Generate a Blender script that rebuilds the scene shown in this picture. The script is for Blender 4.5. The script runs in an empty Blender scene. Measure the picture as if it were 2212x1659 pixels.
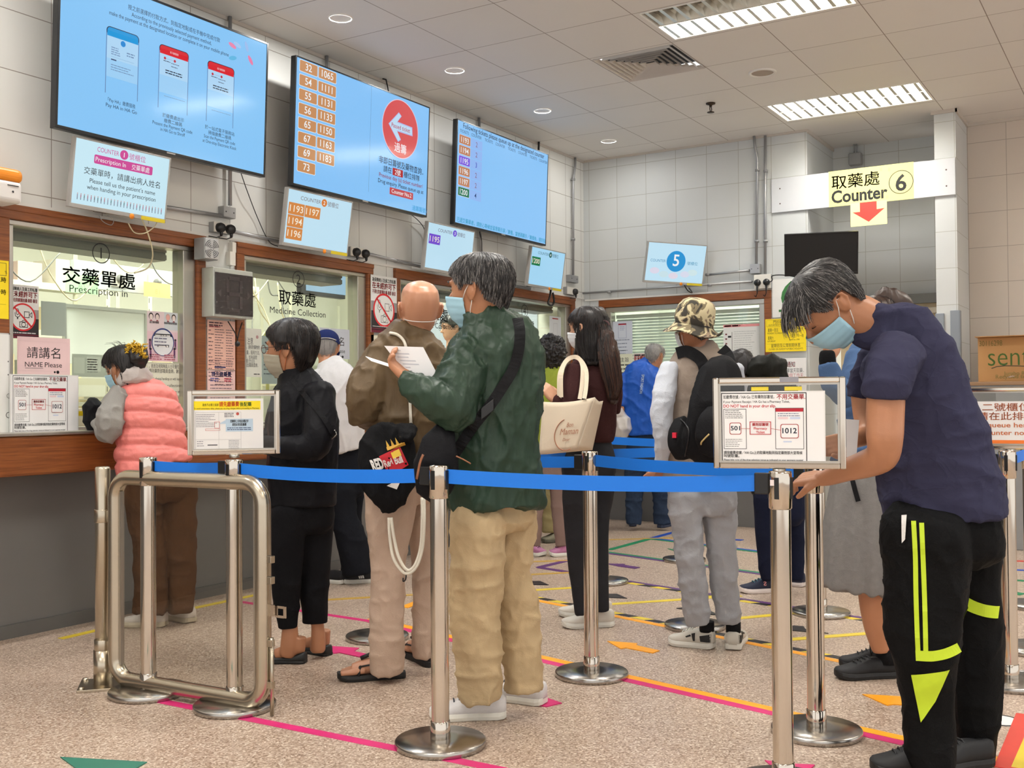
import bpy, math, random
import numpy as np
from mathutils import Matrix, Vector

random.seed(7)
rng = np.random.default_rng(7)
SC = bpy.context.scene
COL = SC.collection
PI = math.pi

# ------------------------------------------------------------------ camera
cam_data = bpy.data.cameras.new('camera')
cam_data.sensor_width = 36.0
cam_data.sensor_fit = 'HORIZONTAL'
cam_data.lens = 37.231
cam_data.clip_start = 0.05
cam_data.clip_end = 100
cam = bpy.data.objects.new('camera', cam_data)
COL.objects.link(cam)
CAMR = [[0.5259302, -0.8504958, -0.0073663], [-0.0102301, -0.0149859, 0.9998354], [0.8504662, 0.5257682, 0.0165822]]
cam.matrix_world = Matrix(((CAMR[0][0], CAMR[1][0], -CAMR[2][0], 0.0),
                           (CAMR[0][1], CAMR[1][1], -CAMR[2][1], 0.0),
                           (CAMR[0][2], CAMR[1][2], -CAMR[2][2], 1.2),
                           (0, 0, 0, 1)))
SC.camera = cam

# ------------------------------------------------------------------ world, exposure
SC.view_settings.view_transform = 'Standard'
SC.view_settings.look = 'None'
SC.view_settings.gamma = 1.0
SC.view_settings.use_curve_mapping = False
SC.view_settings.exposure = 0.0
world = bpy.data.worlds.new('hall_daylight')
SC.world = world
world.use_nodes = True
wn = world.node_tree.nodes
wn['Background'].inputs[0].default_value = (1.0, 0.98, 0.955, 1)
wn['Background'].inputs[1].default_value = 1.35

# ceiling lamps (light only; the fittings are built further down)
LAMP_XY = [(8.995, 2.225), (6.465, 2.225), (3.92, 2.225), (1.37, 2.225),
           (8.995, -0.97), (6.465, -0.97), (3.92, -0.97), (1.37, -0.97), (-1.2, 2.225), (-1.2, -0.97)]
def area_light(name, x, y, z, sx, sy, power, color, spread=PI):
    d = bpy.data.lights.new(name, 'AREA')
    d.shape = 'RECTANGLE'; d.size = sx; d.size_y = sy
    d.energy = power; d.color = color; d.spread = spread
    o = bpy.data.objects.new(name, d)
    o.location = (x, y, z)
    COL.objects.link(o)
    return o
for i, (x, y) in enumerate(LAMP_XY):
    if i == 1: area_light('troffer_light', x + 0.14, y, 3.785, 0.24, 1.18, 48, (1.0, 0.98, 0.945))
    else: area_light('troffer_light', x, y, 3.785, 0.54, 1.18, 92, (1.0, 0.98, 0.945))
DOWN_XY = [(1.34, 4.49), (2.63, 4.49), (3.91, 4.49), (5.195, 4.49), (6.48, 4.49), (7.79, 4.49), (9.045, 4.49)]
for x, y in DOWN_XY:
    area_light('downlight_lamp', x, y, 3.676, 0.135, 0.135, 15 if x < 6 else 11 if x < 9 else 6, (1.0, 0.985, 0.96)).data.shape = 'DISK'
# fluorescent tubes of the dispensary behind the counters
for x, y in [(4.2, 6.0), (6.0, 6.0), (7.8, 6.0)]:
    area_light('dispensary_light', x, y, 3.0, 1.2, 0.6, 62, (1.0, 0.98, 0.90))
area_light('dispensary_light', 11.2, 4.2, 2.9, 0.6, 1.2, 34, (0.95, 1.0, 0.98))

# ------------------------------------------------------------------ helpers
def lin(c):
    return tuple(((x / 255) / 12.92 if x / 255 <= 0.04045 else ((x / 255 + 0.055) / 1.055) ** 2.4) for x in c)

MATS = {}
def mat(name, rgb, rough=0.6, metal=0.0, noise=0.0, nscale=20.0, bump=0.0, bscale=200.0, spec=0.5, coat=0.0,
        emit=0.0, stretch=None, sheen=0.0, trans=0.0, alpha=1.0, fold=0.0, fscale=9.0):
    if name in MATS: return MATS[name]
    m = bpy.data.materials.new(name); m.use_nodes = True
    nt = m.node_tree; b = nt.nodes['Principled BSDF']
    col = (*lin(rgb), 1)
    b.inputs['Base Color'].default_value = col
    b.inputs['Roughness'].default_value = rough
    b.inputs['Metallic'].default_value = metal
    b.inputs['Specular IOR Level'].default_value = spec
    b.inputs['Coat Weight'].default_value = coat
    b.inputs['Coat Roughness'].default_value = 0.08
    b.inputs['Sheen Weight'].default_value = sheen
    b.inputs['Transmission Weight'].default_value = trans
    b.inputs['Alpha'].default_value = alpha
    if emit:
        b.inputs['Emission Color'].default_value = col
        b.inputs['Emission Strength'].default_value = emit
    if noise or bump or fold:
        tc = nt.nodes.new('ShaderNodeTexCoord')
        src = tc.outputs['Object']
        if stretch:
            mp = nt.nodes.new('ShaderNodeMapping'); mp.inputs['Scale'].default_value = stretch
            nt.links.new(src, mp.inputs[0]); src = mp.outputs[0]
    if noise:
        n = nt.nodes.new('ShaderNodeTexNoise'); n.inputs['Scale'].default_value = nscale
        n.inputs['Detail'].default_value = 4
        nt.links.new(src, n.inputs['Vector'])
        mx = nt.nodes.new('ShaderNodeMix'); mx.data_type = 'RGBA'
        lo = tuple(max(0, c * (1 - noise)) for c in col[:3]); hi = tuple(min(1, c * (1 + noise)) for c in col[:3])
        mx.inputs[6].default_value = (*lo, 1); mx.inputs[7].default_value = (*hi, 1)
        nt.links.new(n.outputs['Fac'], mx.inputs[0]); nt.links.new(mx.outputs[2], b.inputs['Base Color'])
    if bump:
        n2 = nt.nodes.new('ShaderNodeTexNoise'); n2.inputs['Scale'].default_value = bscale
        n2.inputs['Detail'].default_value = 3
        nt.links.new(src, n2.inputs['Vector'])
        bp = nt.nodes.new('ShaderNodeBump'); bp.inputs['Strength'].default_value = bump
        bp.inputs['Distance'].default_value = 0.01
        nt.links.new(n2.outputs['Fac'], bp.inputs['Height']); nt.links.new(bp.outputs[0], b.inputs['Normal'])
    if fold:     # soft creases: ridges of a distorted noise
        acc = None
        for sc_, am in ((fscale, 1.0), (fscale * 2.7, 0.35)):
            n3 = nt.nodes.new('ShaderNodeTexNoise'); n3.inputs['Scale'].default_value = sc_; n3.inputs['Detail'].default_value = 1.5; n3.inputs['Distortion'].default_value = 1.1
            nt.links.new(src, n3.inputs['Vector'])
            m1 = nt.nodes.new('ShaderNodeMath'); m1.operation = 'SUBTRACT'; m1.inputs[1].default_value = 0.5; nt.links.new(n3.outputs['Fac'], m1.inputs[0])
            m2 = nt.nodes.new('ShaderNodeMath'); m2.operation = 'ABSOLUTE'; nt.links.new(m1.outputs[0], m2.inputs[0])
            m3 = nt.nodes.new('ShaderNodeMath'); m3.operation = 'POWER'; m3.inputs[1].default_value = 0.6; nt.links.new(m2.outputs[0], m3.inputs[0])
            m4 = nt.nodes.new('ShaderNodeMath'); m4.operation = 'MULTIPLY_ADD'; m4.inputs[1].default_value = -am; nt.links.new(m3.outputs[0], m4.inputs[0])
            m4.inputs[2].default_value = 0.0
            if acc: nt.links.new(acc, m4.inputs[2])
            acc = m4.outputs[0]
        b2 = nt.nodes.new('ShaderNodeBump'); b2.inputs['Strength'].default_value = fold; b2.inputs['Distance'].default_value = 0.035
        nt.links.new(acc, b2.inputs['Height'])
        if bump: nt.links.new(bp.outputs[0], b2.inputs['Normal'])
        nt.links.new(b2.outputs[0], b.inputs['Normal'])
    MATS[name] = m
    return m

def paint(rgb):
    return mat('paint_%d_%d_%d' % tuple(rgb), rgb, 0.55)
def glow(rgb, e=0.90):
    k = 'glow_%d_%d_%d' % tuple(rgb)
    return mat(k, rgb, 0.12, emit=e, spec=0.35) if k not in MATS else MATS[k]
def dimglow(m):
    m.node_tree.nodes['Principled BSDF'].inputs['Base Color'].default_value = (0.01, 0.01, 0.01, 1)
    return m

class MB:
    def __init__(s):
        s.v = []; s.f = []; s.m = []; s.s = []
    def add(s, v, f, mi=0, smooth=False):
        o = len(s.v)
        s.v.extend([tuple(map(float, p)) for p in v])
        for q in f:
            s.f.append(tuple(i + o for i in q)); s.m.append(mi); s.s.append(smooth)
        return s
    def obox(s, c, ax, h, mi=0):
        c = np.array(c, float); a = [np.array(k, float) * hh for k, hh in zip(ax, h)]
        v = [c + sx * a[0] + sy * a[1] + sz * a[2] for sx in (-1, 1) for sy in (-1, 1) for sz in (-1, 1)]
        f = [(0, 1, 3, 2), (4, 6, 7, 5), (0, 4, 5, 1), (2, 3, 7, 6), (0, 2, 6, 4), (1, 5, 7, 3)]
        return s.add(v, f, mi)
    def box(s, x0, x1, y0, y1, z0, z1, mi=0):
        return s.obox(((x0 + x1) / 2, (y0 + y1) / 2, (z0 + z1) / 2), np.eye(3), ((x1 - x0) / 2, (y1 - y0) / 2, (z1 - z0) / 2), mi)
    def tube(s, path, r, n=12, mi=0, closed=False, caps=True, flat=1.0, up=None):
        p = [np.array(q, float) for q in path]; N = len(p)
        rr = r if isinstance(r, (list, tuple, np.ndarray)) else [r] * N
        vs = []; prev = None
        for i in range(N):
            if closed: t = p[(i + 1) % N] - p[i - 1]
            else: t = p[min(i + 1, N - 1)] - p[max(i - 1, 0)]
            t = t / (np.linalg.norm(t) + 1e-9)
            if prev is None:
                a = np.array(up, float) if up is not None else (np.array([0, 0, 1.]) if abs(t[2]) < 0.9 else np.array([1., 0, 0]))
            else: a = prev
            u = a - t * (a @ t); u /= np.linalg.norm(u) + 1e-9; prev = u
            w = np.cross(t, u)
            for k in range(n):
                th = 2 * PI * k / n
                vs.append(p[i] + rr[i] * (math.cos(th) * u * flat + math.sin(th) * w))
        fs = []
        for i in range(N if closed else N - 1):
            j = (i + 1) % N
            for k in range(n):
                k2 = (k + 1) % n
                fs.append((i * n + k, i * n + k2, j * n + k2, j * n + k))
        s.add(vs, fs, mi, True)
        if caps and not closed:
            o = len(s.v) - len(vs)
            s.f.append(tuple(o + k for k in range(n))[::-1]); s.m.append(mi); s.s.append(False)
            s.f.append(tuple(o + (N - 1) * n + k for k in range(n))); s.m.append(mi); s.s.append(False)
        return s
    def lathe(s, prof, c=(0, 0, 0), n=32, mi=0, M=None, smooth=True):
        vs = []; fs = []
        for r, z in prof:
            for k in range(n):
                th = 2 * PI * k / n
                q = np.array([r * math.cos(th), r * math.sin(th), z])
                if M is not None: q = M @ q
                vs.append(q + np.array(c, float))
        for i in range(len(prof) - 1):
            for k in range(n):
                k2 = (k + 1) % n
                fs.append((i * n + k, i * n + k2, (i + 1) * n + k2, (i + 1) * n + k))
        return s.add(vs, fs, mi, smooth)
    def prism(s, pts, ext, mi=0, mside=None):
        p = [np.array(q, float) for q in pts]; e = np.array(ext, float); n = len(p)
        v = p + [q + e for q in p]
        s.add(v, [tuple(range(n)), tuple(range(2 * n - 1, n - 1, -1))], mi)
        return s.add(v, [((i + 1) % n, i, i + n, (i + 1) % n + n) for i in range(n)], mi if mside is None else mside)
    def build(s, name, mats, parent=None, origin=None, bevel=0, seg=2, auto=True):
        me = bpy.data.meshes.new(name)
        v = np.array(s.v, float).reshape(-1, 3)
        if origin is not None: v = v - np.array(origin, float)
        me.from_pydata(v.tolist(), [], s.f)
        me.polygons.foreach_set('material_index', s.m)
        me.polygons.foreach_set('use_smooth', s.s)
        for m in (mats if isinstance(mats, (list, tuple)) else [mats]): me.materials.append(m)
        me.update()
        return link(name, me, parent, origin if parent is None else None, bevel, seg)

def fix_normals(me):
    import bmesh
    bm = bmesh.new(); bm.from_mesh(me)
    bmesh.ops.recalc_face_normals(bm, faces=bm.faces); bm.to_mesh(me); bm.free()

def link(name, me, parent=None, origin=None, bevel=0, seg=2):
    fix_normals(me)
    o = bpy.data.objects.new(name, me); COL.objects.link(o)
    if parent is not None: o.parent = parent
    elif origin is not None: o.location = origin
    if bevel:
        b = o.modifiers.new('bevel', 'BEVEL'); b.width = bevel; b.segments = seg; b.limit_method = 'ANGLE'
        b.angle_limit = math.radians(40)
    return o

def thing(name, label, cat, loc=(0, 0, 0), rotz=0, group=None):
    o = bpy.data.objects.new(name, None); COL.objects.link(o)
    o.empty_display_size = 0.1
    o.location = loc; o.rotation_euler = (0, 0, rotz)
    tag(o, label, cat, group)
    return o
def tag(o, label, cat, group=None):
    o['label'] = label; o['category'] = cat
    if group: o['group'] = group
    return o
def struct(o):
    o['kind'] = 'structure'; return o
def dup(root, loc=None, rotz=None, label=None):
    r = root.copy(); COL.objects.link(r)
    if loc is not None: r.location = loc
    if rotz is not None: r.rotation_euler = (0, 0, rotz)
    if label: r['label'] = label
    for ch in list(root.children):
        c = ch.copy(); COL.objects.link(c); c.parent = r
        for g in list(ch.children):
            d = g.copy(); COL.objects.link(d); d.parent = c
    return r

# ---- lettering: filled glyph outlines of the built-in font, as flat triangles
GL = {}
def glyphs(s, bold=0.0):
    k = (s, bold)
    if k in GL: return GL[k]
    cu = bpy.data.curves.new('tmp_text', 'FONT'); cu.body = s; cu.size = 1.0
    cu.resolution_u = 3; cu.fill_mode = 'FRONT'; cu.offset = bold
    o = bpy.data.objects.new('tmp_text', cu); COL.objects.link(o)
    dg = bpy.context.evaluated_depsgraph_get()
    me = bpy.data.meshes.new_from_object(o.evaluated_get(dg))
    v = np.zeros(len(me.vertices) * 3); me.vertices.foreach_get('co', v); v = v.reshape(-1, 3)
    f = [tuple(p.vertices) for p in me.polygons]
    COL.objects.unlink(o); bpy.data.objects.remove(o); bpy.data.curves.remove(cu); bpy.data.meshes.remove(me)
    GL[k] = (v, f); return GL[k]

class Sheet:
    """flat printed sheet or screen: origin top-left, x right, y down (metres), drawn in thin raised layers"""
    def __init__(s, w, h, O, R, U, N, base=None, thick=0.0, glowing=False):
        s.w, s.h = w, h; s.O, s.R, s.U, s.N = [np.array(q, float) for q in (O, R, U, N)]
        s.mb = MB(); s.mats = []; s.idx = {}; s.z = 0.0; s.glow = glowing
        if base is not None:
            i = s.mi(base)
            s.mb.prism([s.p(0, 0), s.p(0, h), s.p(w, h), s.p(w, 0)], -s.N * max(thick, 0.0005), i)
            s.z = 0.0004
    def mi(s, c):
        if c not in s.idx:
            s.idx[c] = len(s.mats)
            s.mats.append(dimglow(glow(c)) if s.glow else paint(c))
        return s.idx[c]
    def p(s, x, y): return s.O + s.R * x - s.U * y + s.N * s.z
    def poly(s, pts, c):
        s.mb.add([s.p(*q) for q in pts], [tuple(range(len(pts)))], s.mi(c)); return s
    def up(s, d=0.0003): s.z += d; return s
    def rect(s, x, y, w, h, c): return s.poly([(x, y), (x, y + h), (x + w, y + h), (x + w, y)], c)
    def rrect(s, x, y, w, h, r, c):
        pts = []
        for cx, cy, a0 in ((x + w - r, y + r, -90), (x + w - r, y + h - r, 0), (x + r, y + h - r, 90), (x + r, y + r, 180)):
            for k in range(5):
                a = math.radians(a0 + 22.5 * k); pts.append((cx + r * math.cos(a), cy + r * math.sin(a)))
        return s.poly(pts, c)
    def disc(s, x, y, r, c, n=32, ry=None):
        return s.poly([(x + r * math.cos(2 * PI * k / n), y + (ry or r) * math.sin(2 * PI * k / n)) for k in range(n)], c)
    def ring(s, x, y, r, t, c, n=40, ry=None):
        ry = ry or r; v = []; f = []
        for k in range(n):
            a = 2 * PI * k / n
            v += [s.p(x + r * math.cos(a), y + ry * math.sin(a)), s.p(x + (r - t) * math.cos(a), y + (ry - t) * math.sin(a))]
        for k in range(n):
            j = (k + 1) % n; f.append((2 * k, 2 * j, 2 * j + 1, 2 * k + 1))
        s.mb.add(v, f, s.mi(c)); return s
    def frame(s, x, y, w, h, t, c):
        s.rect(x, y, w, t, c); s.rect(x, y + h - t, w, t, c); s.rect(x, y, t, h, c); s.rect(x + w - t, y, t, h, c); return s
    def line(s, x0, y0, x1, y1, t, c):
        dx, dy = x1 - x0, y1 - y0; L = math.hypot(dx, dy) + 1e-9; nx, ny = -dy / L * t / 2, dx / L * t / 2
        return s.poly([(x0 + nx, y0 + ny), (x0 - nx, y0 - ny), (x1 - nx, y1 - ny), (x1 + nx, y1 + ny)], c)
    def path(s, pts, t, c):
        for a, b in zip(pts, pts[1:]): s.line(*a, *b, t, c)
        return s
    def text(s, x, y, size, st, c, al='L', bold=0.0, w=None, italic=0.0):
        """y = baseline; size = em height; w = fit to this width"""
        cjk = any(ord(q) > 0x2e80 for q in st)
        v, f = glyphs(st, 0.0 if cjk else bold)
        if not len(v): return s
        x0, x1 = v[:, 0].min(), v[:, 0].max(); kx = size
        if w: kx = w / (x1 - x0)
        W = (x1 - x0) * kx
        ox = x - (W / 2 if al == 'C' else W if al == 'R' else 0)
        e = bold * size * 0.8
        for dx, dy in (((-e, 0), (e, 0), (0, -e), (0, e)) if cjk and bold else ((0, 0),)):
            s.mb.add([s.p(ox + dx + (q[0] - x0) * kx + italic * q[1] * size, y + dy - q[1] * size) for q in v], f, s.mi(c))
        return s
    def greek(s, x, y, w, n, lead, c, t=None, ragged=0.25, seed=1):
        """print too small to read: rows of word-length dashes"""
        r = random.Random(seed); t = t or lead * 0.45
        for i in range(n):
            xx = x; end = x + w * (1 - ragged * r.random())
            while xx < end:
                L = min(t * (1.5 + 4 * r.random()), end - xx)
                s.rect(xx, y + i * lead, L, t, c); xx += L + t * 0.6
        return s
    def build(s, name, parent=None, origin=None):
        return s.mb.build(name, s.mats, parent, origin)

# ------------------------------------------------------------------ room materials
def nodes_of(name):
    m = bpy.data.materials.new(name); m.use_nodes = True
    MATS[name] = m
    return m, m.node_tree.nodes, m.node_tree.links, m.node_tree.nodes['Principled BSDF']

def math_node(N, L, op, a, b=None):
    n = N.new('ShaderNodeMath'); n.operation = op
    for i, q in enumerate((a, b)):
        if q is None: continue
        if isinstance(q, (int, float)): n.inputs[i].default_value = q
        else: L.new(q, n.inputs[i])
    return n.outputs[0]

def tile_mat(name, rgb, grout, pu, pv, ou, ov, au, av, lw=0.004, rough=0.3, dirt=0.05, bump=0.25):
    """square tiles: pitch pu x pv, joints at ou + k*pu along world axis au, ov + k*pv along axis av (objects sit unrotated at the origin)"""
    m, N, L, b = nodes_of(name)
    tc = N.new('ShaderNodeTexCoord'); sp = N.new('ShaderNodeSeparateXYZ'); L.new(tc.outputs['Object'], sp.inputs[0])
    ds = []; ids = []
    for ax, p, o in ((au, pu, ou), (av, pv, ov)):
        q = math_node(N, L, 'DIVIDE', math_node(N, L, 'SUBTRACT', sp.outputs[ax], o - 50 * p), p)
        fr = math_node(N, L, 'FRACT', q)
        ds.append(math_node(N, L, 'MULTIPLY', math_node(N, L, 'MINIMUM', fr, math_node(N, L, 'SUBTRACT', 1.0, fr)), p))
        ids.append(math_node(N, L, 'FLOOR', q))
    d = math_node(N, L, 'MINIMUM', ds[0], ds[1])
    line = math_node(N, L, 'LESS_THAN', d, lw / 2)
    wn_ = N.new('ShaderNodeTexWhiteNoise'); wn_.noise_dimensions = '2D'
    cb = N.new('ShaderNodeCombineXYZ'); L.new(ids[0], cb.inputs[0]); L.new(ids[1], cb.inputs[1]); L.new(cb.outputs[0], wn_.inputs['Vector'])
    nz = N.new('ShaderNodeTexNoise'); nz.inputs['Scale'].default_value = 3.0; nz.inputs['Detail'].default_value = 5
    L.new(tc.outputs['Object'], nz.inputs['Vector'])
    v = math_node(N, L, 'ADD', math_node(N, L, 'MULTIPLY', wn_.outputs['Value'], 0.4), math_node(N, L, 'MULTIPLY', nz.outputs['Fac'], 0.6))
    mx = N.new('ShaderNodeMix'); mx.data_type = 'RGBA'
    c = lin(rgb)
    mx.inputs[6].default_value = (*[q * (1 - dirt) for q in c], 1); mx.inputs[7].default_value = (*[min(1, q * (1 + dirt)) for q in c], 1)
    L.new(v, mx.inputs[0])
    m2 = N.new('ShaderNodeMix'); m2.data_type = 'RGBA'; L.new(line, m2.inputs[0]); L.new(mx.outputs[2], m2.inputs[6])
    m2.inputs[7].default_value = (*lin(grout), 1)
    L.new(m2.outputs[2], b.inputs['Base Color'])
    b.inputs['Roughness'].default_value = rough
    bp = N.new('ShaderNodeBump'); bp.inputs['Strength'].default_value = bump; bp.inputs['Distance'].default_value = 0.002
    L.new(math_node(N, L, 'MULTIPLY', line, -1.0), bp.inputs['Height']); L.new(bp.outputs[0], b.inputs['Normal'])
    return m

tile_left = tile_mat('tile_left', (221, 221, 216), (150, 143, 134), 0.32, 0.3155, 3.54, 2.632, 0, 2, 0.005, rough=0.5)
tile_back = tile_mat('tile_back', (199, 202, 201), (164, 164, 156), 0.32, 0.3155, 4.395, 2.632, 1, 2, 0.005, rough=0.5)
tile_right = tile_mat('tile_right', (202, 192, 181), (158, 150, 140), 0.32, 0.3155, 1.18, 2.55, 1, 2, 0.005, rough=0.5)
ceil_mat = tile_mat('ceiling_tile', (220, 217, 213), (140, 128, 120), 0.638, 0.643, 6.16, 2.885, 0, 1, 0.006, rough=0.6, dirt=0.03)

# terrazzo floor: fine pale and brown chips in a pinkish binder
floor_mat, N, L, b = nodes_of('terrazzo')
tc = N.new('ShaderNodeTexCoord')
vo = N.new('ShaderNodeTexVoronoi'); vo.inputs['Scale'].default_value = 150; L.new(tc.outputs['Object'], vo.inputs['Vector'])
hs = N.new('ShaderNodeSeparateColor'); L.new(vo.outputs['Color'], hs.inputs[0])
rp = N.new('ShaderNodeValToRGB'); L.new(hs.outputs[0], rp.inputs[0])
els = rp.color_ramp.elements
els[0].position = 0.0; els[0].color = (*lin((146, 122, 102)), 1)
els[1].position = 1.0; els[1].color = (*lin((234, 220, 202)), 1)
for p, c in ((0.22, (172, 149, 130)), (0.5, (193, 171, 152)), (0.78, (206, 186, 167))):
    e = els.new(p); e.color = (*lin(c), 1)
nz = N.new('ShaderNodeTexNoise'); nz.inputs['Scale'].default_value = 0.9; nz.inputs['Detail'].default_value = 4; L.new(tc.outputs['Object'], nz.inputs['Vector'])
mx = N.new('ShaderNodeMix'); mx.data_type = 'RGBA'; mx.blend_type = 'MULTIPLY'; mx.inputs[0].default_value = 1
r2 = N.new('ShaderNodeValToRGB'); L.new(nz.outputs['Fac'], r2.inputs[0])
r2.color_ramp.elements[0].position = 0.3; r2.color_ramp.elements[0].color = (0.80, 0.785, 0.785, 1)
r2.color_ramp.elements[1].position = 0.7; r2.color_ramp.elements[1].color = (0.90, 0.90, 0.90, 1)
L.new(rp.outputs[0], mx.inputs[6]); L.new(r2.outputs[0], mx.inputs[7]); L.new(mx.outputs[2], b.inputs['Base Color'])
b.inputs['Roughness'].default_value = 0.33
b.inputs['Specular IOR Level'].default_value = 0.45

# brown veneer
wood_mat, N, L, b = nodes_of('brown_veneer')
tc = N.new('ShaderNodeTexCoord'); mp = N.new('ShaderNodeMapping'); mp.inputs['Scale'].default_value = (1.5, 1.5, 30)
L.new(tc.outputs['Object'], mp.inputs[0])
nz = N.new('ShaderNodeTexNoise'); nz.inputs['Scale'].default_value = 3.5; nz.inputs['Detail'].default_value = 6; nz.inputs['Distortion'].default_value = 0.6
L.new(mp.outputs[0], nz.inputs['Vector'])
rp = N.new('ShaderNodeValToRGB'); L.new(nz.outputs['Fac'], rp.inputs[0])
rp.color_ramp.elements[0].position = 0.3; rp.color_ramp.elements[0].color = (*lin((112, 58, 24)), 1)
rp.color_ramp.elements[1].position = 0.7; rp.color_ramp.elements[1].color = (*lin((148, 86, 40)), 1)
L.new(rp.outputs[0], b.inputs['Base Color']); b.inputs['Roughness'].default_value = 0.38

grey_panel = mat('grey_panel', (110, 109, 107), 0.5, noise=0.06, nscale=4)
steel = mat('brushed_steel', (188, 184, 176), 0.34, 1.0, noise=0.08, nscale=30, stretch=(1, 1, 0.05))
steel_pol = mat('polished_steel', (205, 196, 184), 0.10, 1.0, noise=0.04, nscale=6)
steel_base = mat('steel_disc', (176, 172, 166), 0.24, 1.0, noise=0.05, nscale=8)
steel_dull = mat('satin_steel', (190, 180, 162), 0.27, 1.0, noise=0.10, nscale=9)
cream = mat('cream_paint', (228, 228, 214), 0.6, noise=0.03, nscale=5)
white_paint = mat('white_paint', (225, 223, 217), 0.5, noise=0.02, nscale=6)
grey_metal = mat('grey_metal', (150, 151, 151), 0.45, 0.3, noise=0.05, nscale=15)
conduit_mat = mat('galvanised_conduit', (165, 166, 168), 0.4, 0.6, noise=0.08, nscale=20)
black_plastic = mat('black_plastic', (22, 22, 24), 0.35, noise=0.1, nscale=40)
dark_grey = mat('dark_grey_shutter', (118, 119, 115), 0.45, noise=0.08, nscale=10)
socket_white = mat('socket_white', (228, 224, 214), 0.35, noise=0.02, nscale=30)
silver_plastic = mat('silver_plastic', (168, 166, 162), 0.4, 0.2, noise=0.03, nscale=30)

def pane_mat(name, tint, refl):
    m, N, L, b = nodes_of(name)
    N.remove(b)
    t = N.new('ShaderNodeBsdfTransparent'); t.inputs[0].default_value = (*tint, 1)
    g = N.new('ShaderNodeBsdfGlossy'); g.inputs['Roughness'].default_value = 0.01
    lw = N.new('ShaderNodeLayerWeight'); lw.inputs[0].default_value = 0.5
    fr = N.new('ShaderNodeMath'); fr.operation = 'MULTIPLY_ADD'; fr.inputs[1].default_value = refl; fr.inputs[2].default_value = 0.04
    pw = N.new('ShaderNodeMath'); pw.operation = 'POWER'; pw.inputs[1].default_value = 4.0
    L.new(lw.outputs['Facing'], pw.inputs[0]); L.new(pw.outputs[0], fr.inputs[0])
    mxs = N.new('ShaderNodeMixShader')
    L.new(fr.outputs[0], mxs.inputs[0]); L.new(t.outputs[0], mxs.inputs[1]); L.new(g.outputs[0], mxs.inputs[2])
    L.new(mxs.outputs[0], N['Material Output'].inputs[0])
    return m
glass = pane_mat('window_glass', (0.93, 0.97, 0.93), 0.5)
acrylic = pane_mat('clear_acrylic', (0.90, 0.90, 0.88), 0.45)

# ------------------------------------------------------------------ shell
CZ = 3.68
struct(MB().box(-4.5, 11.2, -5.5, 8.3, -0.12, 0.0).build('floor', floor_mat))
# ceiling with openings for the recessed fittings
holes = [(8.71, 9.28, 1.615, 2.845), (6.17, 6.76, 1.61, 2.84), (6.83, 7.46, 2.89, 3.515)]
holes += [(x - 0.29, x + 0.29, y - 0.615, y + 0.615) for x, y in LAMP_XY[2:]]
xs = sorted({-4.5, 11.2} | {h[0] for h in holes} | {h[1] for h in holes})
ys = sorted({-5.5, 5.25} | {h[2] for h in holes} | {h[3] for h in holes})
mb = MB()
for x0, x1 in zip(xs, xs[1:]):
    for y0, y1 in zip(ys, ys[1:]):
        cx, cy = (x0 + x1) / 2, (y0 + y1) / 2
        if not any(h[0] < cx < h[1] and h[2] < cy < h[3] for h in holes):
            mb.box(x0, x1, y0, y1, CZ, CZ + 0.03)
struct(mb.build('ceiling', ceil_mat))

WY = 5.10   # left wall face
WIN = [(3.22, 4.60), (4.86, 6.24), (6.505, 7.87), (8.10, 9.445)]   # openings incl. brown trim
HB, HT = 1.06, 2.243
mb = MB()
mb.box(-4.5, 9.83, WY, WY + 0.15, HT, CZ)
edges = [-4.5] + [q for w in WIN for q in w] + [9.83]
for a, c in zip(edges[0::2], edges[1::2]):
    mb.box(a, c, WY, WY + 0.15, HB - 0.02, HT)
struct(mb.build('wall_left', tile_left))
struct(MB().box(-4.5, 9.68, 5.09, 5.2, 0, HB - 0.02).build('trim_1', grey_panel))
for i, (a, c) in enumerate(WIN):
    w = thing('window_%d' % (i + 1), 'brown trimmed steel service window number %d of the row along the left wall' % (i + 1), 'window', ((a + c) / 2, WY, HB)); w['kind'] = 'structure'
    o = w.location
    t = 0.075
    mb = MB()
    mb.box(a, c, WY - 0.022, WY + 0.12, HT - t, HT).box(a, a + 0.065, WY - 0.022, WY + 0.12, HB, HT - t).box(c - 0.065, c, WY - 0.022, WY + 0.12, HB, HT - t)
    mb.box(a, c, WY - 0.028, WY - 0.022, HT - 0.033, HT)
    mb.build('trim', wood_mat, w, o, 0.004)
    mb = MB()
    mb.box(a + 0.065, c - 0.065, WY + 0.0, WY + 0.1, HT - t - 0.028, HT - t)
    mb.box(a + 0.065, a + 0.10, WY, WY + 0.1, HB, HT - t - 0.028)
    mb.box(c - 0.16, c - 0.065, WY, WY + 0.1, HB, HT - t - 0.028)
    mb.box(a + 0.10, c - 0.16, WY, WY + 0.1, HB - 0.0, HB + 0.018)
    mb.build('steel_frame', steel, w, o, 0.004)
    MB().box(a + 0.10, c - 0.16, WY + 0.045, WY + 0.052, (HB + 0.018), HT - t - 0.028).build('glass_pane', glass, w, o)
    mb = MB().box(a + 0.10, c - 0.16, WY + 0.16, WY + 0.36, 2.085, 2.2)
    for k in range(2): mb.box(a + 0.10, c - 0.16, WY + 0.15, WY + 0.16, 2.09 + 0.045 * k, 2.12 + 0.045 * k)
    mb.build('roller_shutter', dark_grey, w, o)

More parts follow.
